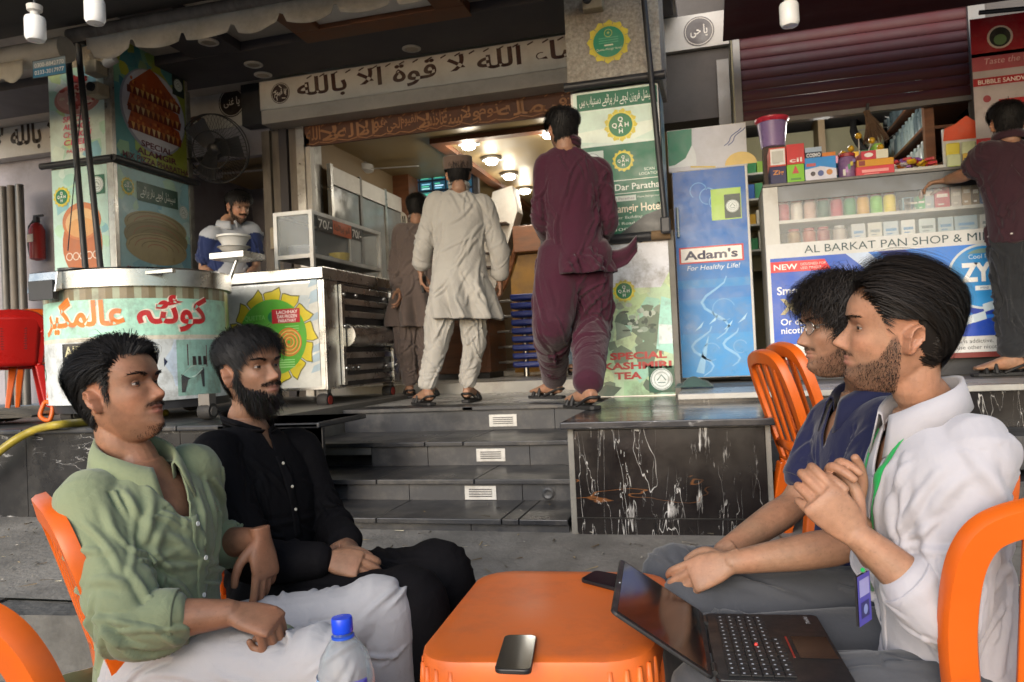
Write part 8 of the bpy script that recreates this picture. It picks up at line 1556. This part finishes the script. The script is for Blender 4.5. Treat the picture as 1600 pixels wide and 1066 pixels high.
# ================================================================== PEOPLE ON THE PLATFORM
def foot(mb, a, f, z):
    f = V((f.x, f.y, 0)).normalized(); s = V((f.y, -f.x, 0)); b = V((a.x, a.y, z)); u = V((0, 0, 1))
    loft(mb, [(b-f*.055+u*.045, s*.022, u*.026), (b-f*.03+u*.05, s*.03, u*.038), (b+f*.04+u*.052, s*.033, u*.04), (b+f*.11+u*.04, s*.04, u*.026), (b+f*.165+u*.03, s*.042, u*.016), (b+f*.2+u*.026, s*.03, u*.01)], 18, 4, 2.3); limb(mb, [b+u*.05, b+u*.08, a+u*.06], [.033, .034, .034], 14)
def sandal(parent, a, f, z):
    f = V((f.x, f.y, 0)).normalized(); s = V((f.y, -f.x, 0)); b = V((a.x, a.y, z)); u = V((0, 0, 1)); ol = []
    for k, w in ((-.075, .02), (-.06, .034), (0, .038), (.06, .04), (.13, .05), (.19, .046), (.215, .025)): ol.append((k, w))
    pts = [b+f*k+s*w for k, w in ol]+[b+f*k-s*w for k, w in ol[::-1]]; o = obj('sandal', MB().prism([p+u*.001 for p in pts], u*.02), SOLE, parent, bevel=.004)
    for k, h in ((.1, .07), (.15, .052)): obj('strap', MB().tube(crv([b+f*k+s*.048+u*.015, b+f*k+s*.03+u*(h-.005), b+f*k+u*h, b+f*k-s*.03+u*(h-.005), b+f*k-s*.048+u*.015]), .014, 8, ref=f, flat=1).__class__() if False else MB().tube(crv([b+f*k+s*.048+u*.015, b+f*k+s*.03+u*(h-.005), b+f*k+u*h, b+f*k-s*.03+u*(h-.005), b+f*k-s*.048+u*.015]), .012, 8), SOLE, o, smooth=True)
    obj('heel_strap', MB().tube(crv([b+f*.06+s*.04+u*.02, b-f*.04+s*.034+u*.06, b-f*.07+u*.065, b-f*.04-s*.034+u*.06, b+f*.06-s*.04+u*.02]), .008, 6), SOLE, o, smooth=True)
def standing(label, sp, top_m, leg_m, wind=V((0, 0, 0)), hem=-.68, prof=None, legr=(.115, .1, .075, .06), regs=None, sl=.8, amp=1.0, skin=(.3, .16, .1), hair=True, feet=True, hk={}, fz=None, seed=3, vox=.0075, hand_curl=(.5, .6, .4), polo=False):
    t = thing('person', label, 'person', V((sp['P'].x, sp['P'].y, sp.get('z', PLZ)))); H = Head(sp['Hc'], sp['fwd'], (0, 0, 1), {}, sp.get('hs', 1.0)); P_, N_ = sp['P'], sp['N']; axn = (sp['SR']-sp['SL']).normalized(); fr = sp['front'].normalized(); upv = (N_-P_).normalized(); axp = V((axn.x, axn.y, 0)).normalized()
    body = MB(); body.add([H.W(v) for v in H.lv], H.lf)
    for s in (1, -1): ear_local(body, s, H.W)
    limb(body, [H.W((0, -.03, .06)), H.W((0, -.032, 0)), N_+upv*.03, N_-upv*.06], [.05, .053, .056, .065]); loft(body, torso_stations(P_, N_, axp, axn, fr, [(.3, .13, .08, 0), (.7, .15, .085, 0), (.9, .14, .07, 0), (1.0, .07, .05, 0)]), 24, 4)
    for S_, E_, W_, s in ((sp['SR'], sp['ER'], sp['WR'], -1), (sp['SL'], sp['EL'], sp['WL'], 1)):
        arm_skin(body, S_, E_, W_, .95); limb(body, [S_*.8+N_*.2, S_, S_*.5+E_*.5], [.048, .048, .042]); hd = sp.get('hd', {}).get(s, ((W_-E_).normalized(), axn*(-s)*-1)); hand(body, W_, hd[0], hd[1], s, curl=hand_curl)
    if feet:
        for a, f in zip(sp['ank'], sp['ffwd']): foot(body, a, f, a.z-.09+.022); sandal(t, a, f, a.z-.09)
    for kn_, an_ in zip(sp['kn'], sp['ank']): limb(body, [P_, kn_, an_+V((0, 0, .02))], [.06, .042, .034], 12)
    limb(body, [P_, P_*.6+N_*.4], [.09, .09], 14)
    make_body(t, H, body, skin, dict(shadow=sp.get('shadow', .5), mshadow=.5), .0042, eyes(H, t) if sp.get('face') else None)
    kw = sp.get('kw', 1.0); pr = prof or [(hem, .235*kw, .175, .0), (hem*.55, .215*kw, .165, 0), (-.05, .19*kw, .145, 0), (.22, .168*kw, .128, .005), (.58, .182*kw, .124, .0), (.8, .19*kw, .11, 0), (.91, .16*kw, .088, 0), (.97, .11, .07, 0), (1.01, .07, .06, 0)]
    mb = MB(); loft(mb, torso_stations(P_, N_, axp, axn, fr, pr), 44, 6, 2.15)
    for S_, E_, W_ in ((sp['SR'], sp['ER'], sp['WR']), (sp['SL'], sp['EL'], sp['WL'])):
        if polo: limb(mb, [S_*.55+N_*.45-upv*.035, S_+(S_-E_).normalized()*.015, S_*.6+E_*.4, S_*.3+E_*.7], [.078, .076, .07, .066])
        else: sleeve(mb, S_, E_, W_, sl, .07*kw, .064*kw, .058, inn=S_*.55+N_*.45-upv*.03)
    me = remesh(mb, vox, 4); a, n_ = getv(me); cut(me, lambda c: (c-P_).dot(upv) < pr[0][0]*(N_-P_).length+.015 and not polo); a, n_ = getv(me); q = np.clip(-((a-np.array(P_))@np.array(upv)), 0, 9); ph = np.arctan2((a-np.array(P_))@np.array(axp), (a-np.array(P_))@np.array(fr)); a = a+np.outer(q**1.5, np.array(wind))+n_*(np.clip(q*.16, 0, .04)*np.sin(ph*7+seed+q*3))[:, None]; setv(me, a)
    S = sp; folds(me, regs or [gr(P_*.5+N_*.5-fr*.1, .2, upv+axn*.5, .06, .02*amp), gr(N_*.75+P_*.25-fr*.1+axn*.08, .16, upv-axn*.6, .06, .016*amp), gr(P_-fr*.12, .22, upv+axn*.3, .06, .022*amp), gr(P_-upv*.25-fr*.1+axn*.1, .22, upv-axn*.5, .06, .022*amp), gr(S['ER'], .14, axn+upv, .04, .018*amp), gr(S['EL'], .14, axn-upv, .04, .018*amp), gr(S['SR']*.6+S['ER']*.4, .12, upv+fr*.3, .05, .014*amp), gr(S['SL']*.6+S['EL']*.4, .12, upv+fr*.3, .05, .014*amp)], .003, 9, seed)
    cut(me, lambda c: (c-N_).dot(upv) > -.004 and ((c-N_)-upv*(c-N_).dot(upv)).length < .072); me.name = 'shirt' if polo else 'kameez'; k = link(me.name, me, top_m, t, smooth=True, solid=.006)
    if not polo: cb = MB(); collar(cb, N_+upv*.014, axn, fr, upv, .07, .07, .036, .012, 10, 0, .004, tilt=.2); obj('collar', cb, top_m, k, smooth=True, solid=.004)
    else: cb = MB(); collar(cb, N_+upv*.01, axn, fr, upv, .074, .074, .03, .05, 12, .02, .022, tilt=.2); obj('collar', cb, top_m, k, smooth=True, solid=.004)
    for E_, W_ in ((sp['ER'], sp['WR']), (sp['EL'], sp['WL'])):
        if not polo: cuff(k, top_m, E_, W_, sl, .064, .04)
    mb = MB(); hp = [P_+axp*.085-V((0, 0, .03)), P_-axp*.085-V((0, 0, .03))]; kn = sp['kn']; lower = [a_+V((0, 0, .045)) for a_ in sp['ank']]
    legs(mb, P_-V((0, 0, .02)), hp, kn, lower, legr); limb(mb, [P_-V((0, 0, .1)), (hp[0]+hp[1]+kn[0]+kn[1])/4], [legr[0], legr[0]*.75]); me = remesh(mb, vox, 3); folds(me, [gr(kn[0], .28, V((.15, 0, 1)), .05, .03*amp), gr(kn[1], .28, V((-.2, 0, 1)), .05, .03*amp), gr(kn[0]*.4+lower[0]*.6, .16, axn+V((0, 0, .5)), .04, .014*amp), gr(kn[1]*.4+lower[1]*.6, .16, axn+V((0, 0, .5)), .04, .014*amp), gr((hp[0]+kn[0])/2, .18, V((.1, 0, 1)), .055, .02*amp), gr((hp[1]+kn[1])/2, .18, V((-.1, 0, 1)), .055, .02*amp)], .003, 9, seed+1); me.name = 'trousers'; link('trousers', me, leg_m, t, smooth=True)
    if hair: H.hair(t, **{**dict(n=2600, seed=seed+30, top=.024, side=.012, length=.05, messy=.25, w=.0034, back=.016), **hk})
    return t, H, k, fr, upv, axn
back = hdir(0, 1)
# man in cream walking in, wearing a cap
D = 5.3; u_ = lambda x, y, d=0: UD(x, y, D+d)
sp = dict(Hc=u_(716, 272), fwd=hdir(-.1, 1), N=u_(717, 300), SL=u_(680, 320), SR=u_(757, 325), EL=u_(664, 378, .02), WL=u_(657, 424, .1), ER=u_(779, 390, .02), WR=u_(781, 440, .08), P=u_(717, 425), front=hdir(-.05, 1), kn=[u_(741, 535, .05), u_(682, 535, -.02)], ank=[u_(731, 606, .1), u_(668, 609, -.05)], ffwd=[hdir(.25, 1), hdir(-.5, .85)], hd={1: (V((.02, .1, -1)), hdir(-1, -.1)), -1: (V((0, .1, -1)), hdir(1, -.1))})
for i, a in enumerate(sp['ank']): sp['ank'][i] = V((a.x, a.y, PLZ+.09+.0))
CREAM = fabric('cream_cotton', (.37, .352, .32), var=.1, wr=.3)
t, H, k, fr, upv, axn = standing('man in cream kameez and brown cap walking into the shop', sp, CREAM, CREAM, wind=hdir(.22, -.05), hem=-.62, legr=(.1, .085, .065, .056), amp=.75, hk=dict(n=1500))
cm = MB(); cc = H.W((0, -.012, .155)); q_ = H.M @ Matrix.Rotation(R(8), 3, 'X'); cm.lathe([(.098, -.01), (.1, .0), (.101, .04), (.099, .072), (.09, .078), (.02, .08)], cc, 32, q_); o = obj('cap', cm, fabric('cap_brown', (.13, .088, .068), thread=300), smooth='auto'); tag(o, 'round brown prayer cap on the head of the man in cream', 'cap')
o = obj('phone', MB().box(sp['WL']+V((.012, .02, -.09)), (.02, .07, .12), Matrix.Rotation(.2, 3, 'X')), BLKP, bevel=.006); tag(o, 'black phone held in the lowered hand of the man in cream', 'phone')
# man in maroon stepping up onto the block
D = 4.35; sp = dict(Hc=u_(879, 203), fwd=hdir(-.25, 1), N=u_(888, 234), kw=.88, SL=u_(852, 264), SR=u_(938, 272), EL=u_(846, 340, .02), WL=u_(862, 372, .2), ER=u_(950, 345, .02), WR=u_(935, 370, .22), P=u_(898, 388), front=hdir(-.1, 1), kn=[u_(925, 505, .12), u_(862, 510, -.02)], ank=[UZ(921, 640, BZ), UZ(836, 636, BZ)], ffwd=[hdir(-.45, .9), hdir(-.7, .7)])
sp['ank'] = [V((sp['ank'][0].x, sp['ank'][0].y, BZ+.09)), V((sp['ank'][1].x-.02, YS[3]+.12, PLZ+.115))]
MAROON = fabric('maroon_cotton', (.045, .0085, .02), var=.1, wr=.3)
t, H, k, fr, upv, axn = standing('man in a maroon kameez stepping onto the marble block, tail blowing sideways', sp, MAROON, MAROON, wind=hdir(.1, 0), hem=-.3, legr=(.128, .118, .096, .08), amp=.85, seed=8, hk=dict(n=3200, top=.03, length=.06))
a, b_ = u_(930, 402, -.08), u_(997, 392, -.05); mb = MB(); mb.grid(lambda u, v: a+(b_-a)*u+V((0, .05*math.sin(u*5), 0))+V((0, .015*math.sin(v*7), (v-.5)*(.12-.03*u)-.025*math.sin(u*3.1)+.05*max(0, u-.75)**1.2*4)), 24, 8); obj('kameez_tail', mb, MAROON, k, smooth=True, solid=.005)
# man in brown ahead of them
D = 6.3; sp = dict(Hc=u_(652, 325), fwd=hdir(.2, 1), N=u_(652, 350), SL=u_(627, 366), SR=u_(690, 368), EL=u_(620, 420), WL=u_(624, 455, -.1), ER=u_(700, 420), WR=u_(700, 455), P=u_(652, 445), front=hdir(0, 1), kn=[u_(668, 540), u_(636, 540)], ank=[u_(665, 606), u_(634, 609)], ffwd=[hdir(.2, 1), hdir(-.2, 1)], hs=.95)
for i, a in enumerate(sp['ank']): sp['ank'][i] = V((a.x, 5.95, PLZ+.09))
BRN = fabric('brown_cotton', (.115, .088, .078), var=.1, wr=.3); standing('man in brownish grey kameez walking ahead of the man in cream', sp, BRN, BRN, hem=-.72, amp=.9, seed=13)
# man buying at the kiosk
D = 4.4; sp = dict(Hc=u_(1573, 192), fwd=hdir(.3, .95), N=u_(1577, 222), SL=u_(1540, 245), SR=u_(1628, 250), EL=u_(1512, 272, .1), WL=u_(1478, 282, .28), ER=u_(1655, 330), WR=u_(1660, 380, .1), P=u_(1598, 362), front=hdir(-.05, 1), kn=[u_(1618, 465), u_(1580, 465)], ank=[u_(1622, 570), u_(1578, 570)], ffwd=[hdir(.1, 1), hdir(-.9, .2)], z=RZ, hd={1: (hdir(-.8, .5, -.1), V((0, 0, 1))), -1: (V((0, .1, -1)), hdir(1, 0))})
for i, a in enumerate(sp['ank']): sp['ank'][i] = V((a.x, a.y-.05*i, RZ+.09))
PLUM = fabric('plum_pique', (.04, .015, .022), var=.1, wr=.25); DKT = fabric('dark_trouser', (.02, .021, .024), var=.1)
t, H, k, fr, upv, axn = standing('man in a dark plum polo reaching over the kiosk counter', sp, PLUM, DKT, hem=-.12, legr=(.1, .088, .078, .07), prof=[(-.12, .19, .14, 0), (0, .185, .14, 0), (.22, .175, .13, 0), (.58, .19, .124, 0), (.8, .198, .11, 0), (.91, .168, .088, 0), (.97, .11, .07, 0), (1.01, .07, .06, 0)], polo=True, seed=17, amp=1.0, skin=(.33, .17, .1))
obj('hem_piping', MB().tube([sp['P']-upv*.035+axn*(.187*math.cos(q))+fr*(.143*math.sin(q)) for q in np.linspace(0, 6.2832, 37)], .006, 6), mat('piping', (.5, .48, .46), rough=.8), k, smooth=True)
# cook behind the carts
D = 5.95; sp = dict(Hc=u_(372, 323), fwd=hdir(.72, -.6, -.22), N=u_(356, 352), SR=u_(329, 375, -.12), SL=u_(392, 365, .12), ER=u_(318, 420, -.1), WR=u_(345, 445, -.3), EL=u_(400, 420, .1), WL=u_(380, 440, -.2), P=u_(358, 455), front=hdir(.7, -.7), kn=[u_(350, 540), u_(370, 540)], ank=[u_(350, 600), u_(372, 600)], ffwd=[hdir(.5, -.8), hdir(.5, -.8)], face=True, shadow=.7, hs=1.0)
for i, a in enumerate(sp['ank']): sp['ank'][i] = V((a.x, a.y, PLZ+.09))
JER = fabric('jersey', (.4, .42, .46), var=.1); t, H, k, fr, upv, axn = standing('bearded cook in a white and navy jersey behind the steel carts', sp, JER, DKT, hem=-.12, polo=True, seed=21, skin=(.33, .18, .115), feet=False, legr=(.1, .088, .075, .065))
me = k.data; a, _ = getv(me); S = sp; dS = [np.linalg.norm(a-np.array(S[x]*.45+S[y]*.55), axis=1) for x, y in (('SR', 'ER'), ('SL', 'EL'))]; c = np.tile(np.array((.4, .42, .46)), (len(a), 1)); c[(dS[0] < .16) | (dS[1] < .16)] = (.018, .03, .1)
if 'Col' in me.color_attributes: me.color_attributes.remove(me.color_attributes['Col'])
setcol(me, c); me.materials.clear(); me.materials.append(fabric('jersey_two_tone', (.4, .4, .4), vcol=True))
H.facial(t, 'beard', lambda p, q: p.z < spl(*BEARD, H.az(p)) and not (abs(p.x) < .024 and .036 < p.z < .058), 900, .01, seed=23, w=.002, box=((-90, 90), (-.012, .1), 'a')); H.facial(t, 'moustache', lambda p, q: abs(p.x) < .032 and .056 < p.z < .067, 200, .008, seed=24, w=.002, box=((-.034, .034), (.054, .07), 'f'), dirf=lambda p: V((math.copysign(.8, p.x), 0, -.7)))
# customer deep in the shop, in pale jeans
D = 7.6; sp = dict(Hc=u_(880, 330), fwd=hdir(.2, 1), N=u_(880, 352), SL=u_(858, 368), SR=u_(908, 368), EL=u_(852, 415), WL=u_(852, 450), ER=u_(915, 415), WR=u_(915, 450), P=u_(884, 448), front=hdir(0, 1), kn=[u_(893, 515), u_(876, 515)], ank=[u_(894, 572), u_(872, 572)], ffwd=[hdir(.2, 1), hdir(-.2, 1)], hs=.95, z=IZ)
for i, a in enumerate(sp['ank']): sp['ank'][i] = V((a.x, a.y, IZ+.09))
standing('customer in pale blue jeans standing deep inside the shop', sp, fabric('grey_shirt', (.12, .13, .15)), fabric('pale_jeans', (.16, .22, .28)), hem=-.12, polo=True, seed=27, legr=(.095, .08, .07, .065))
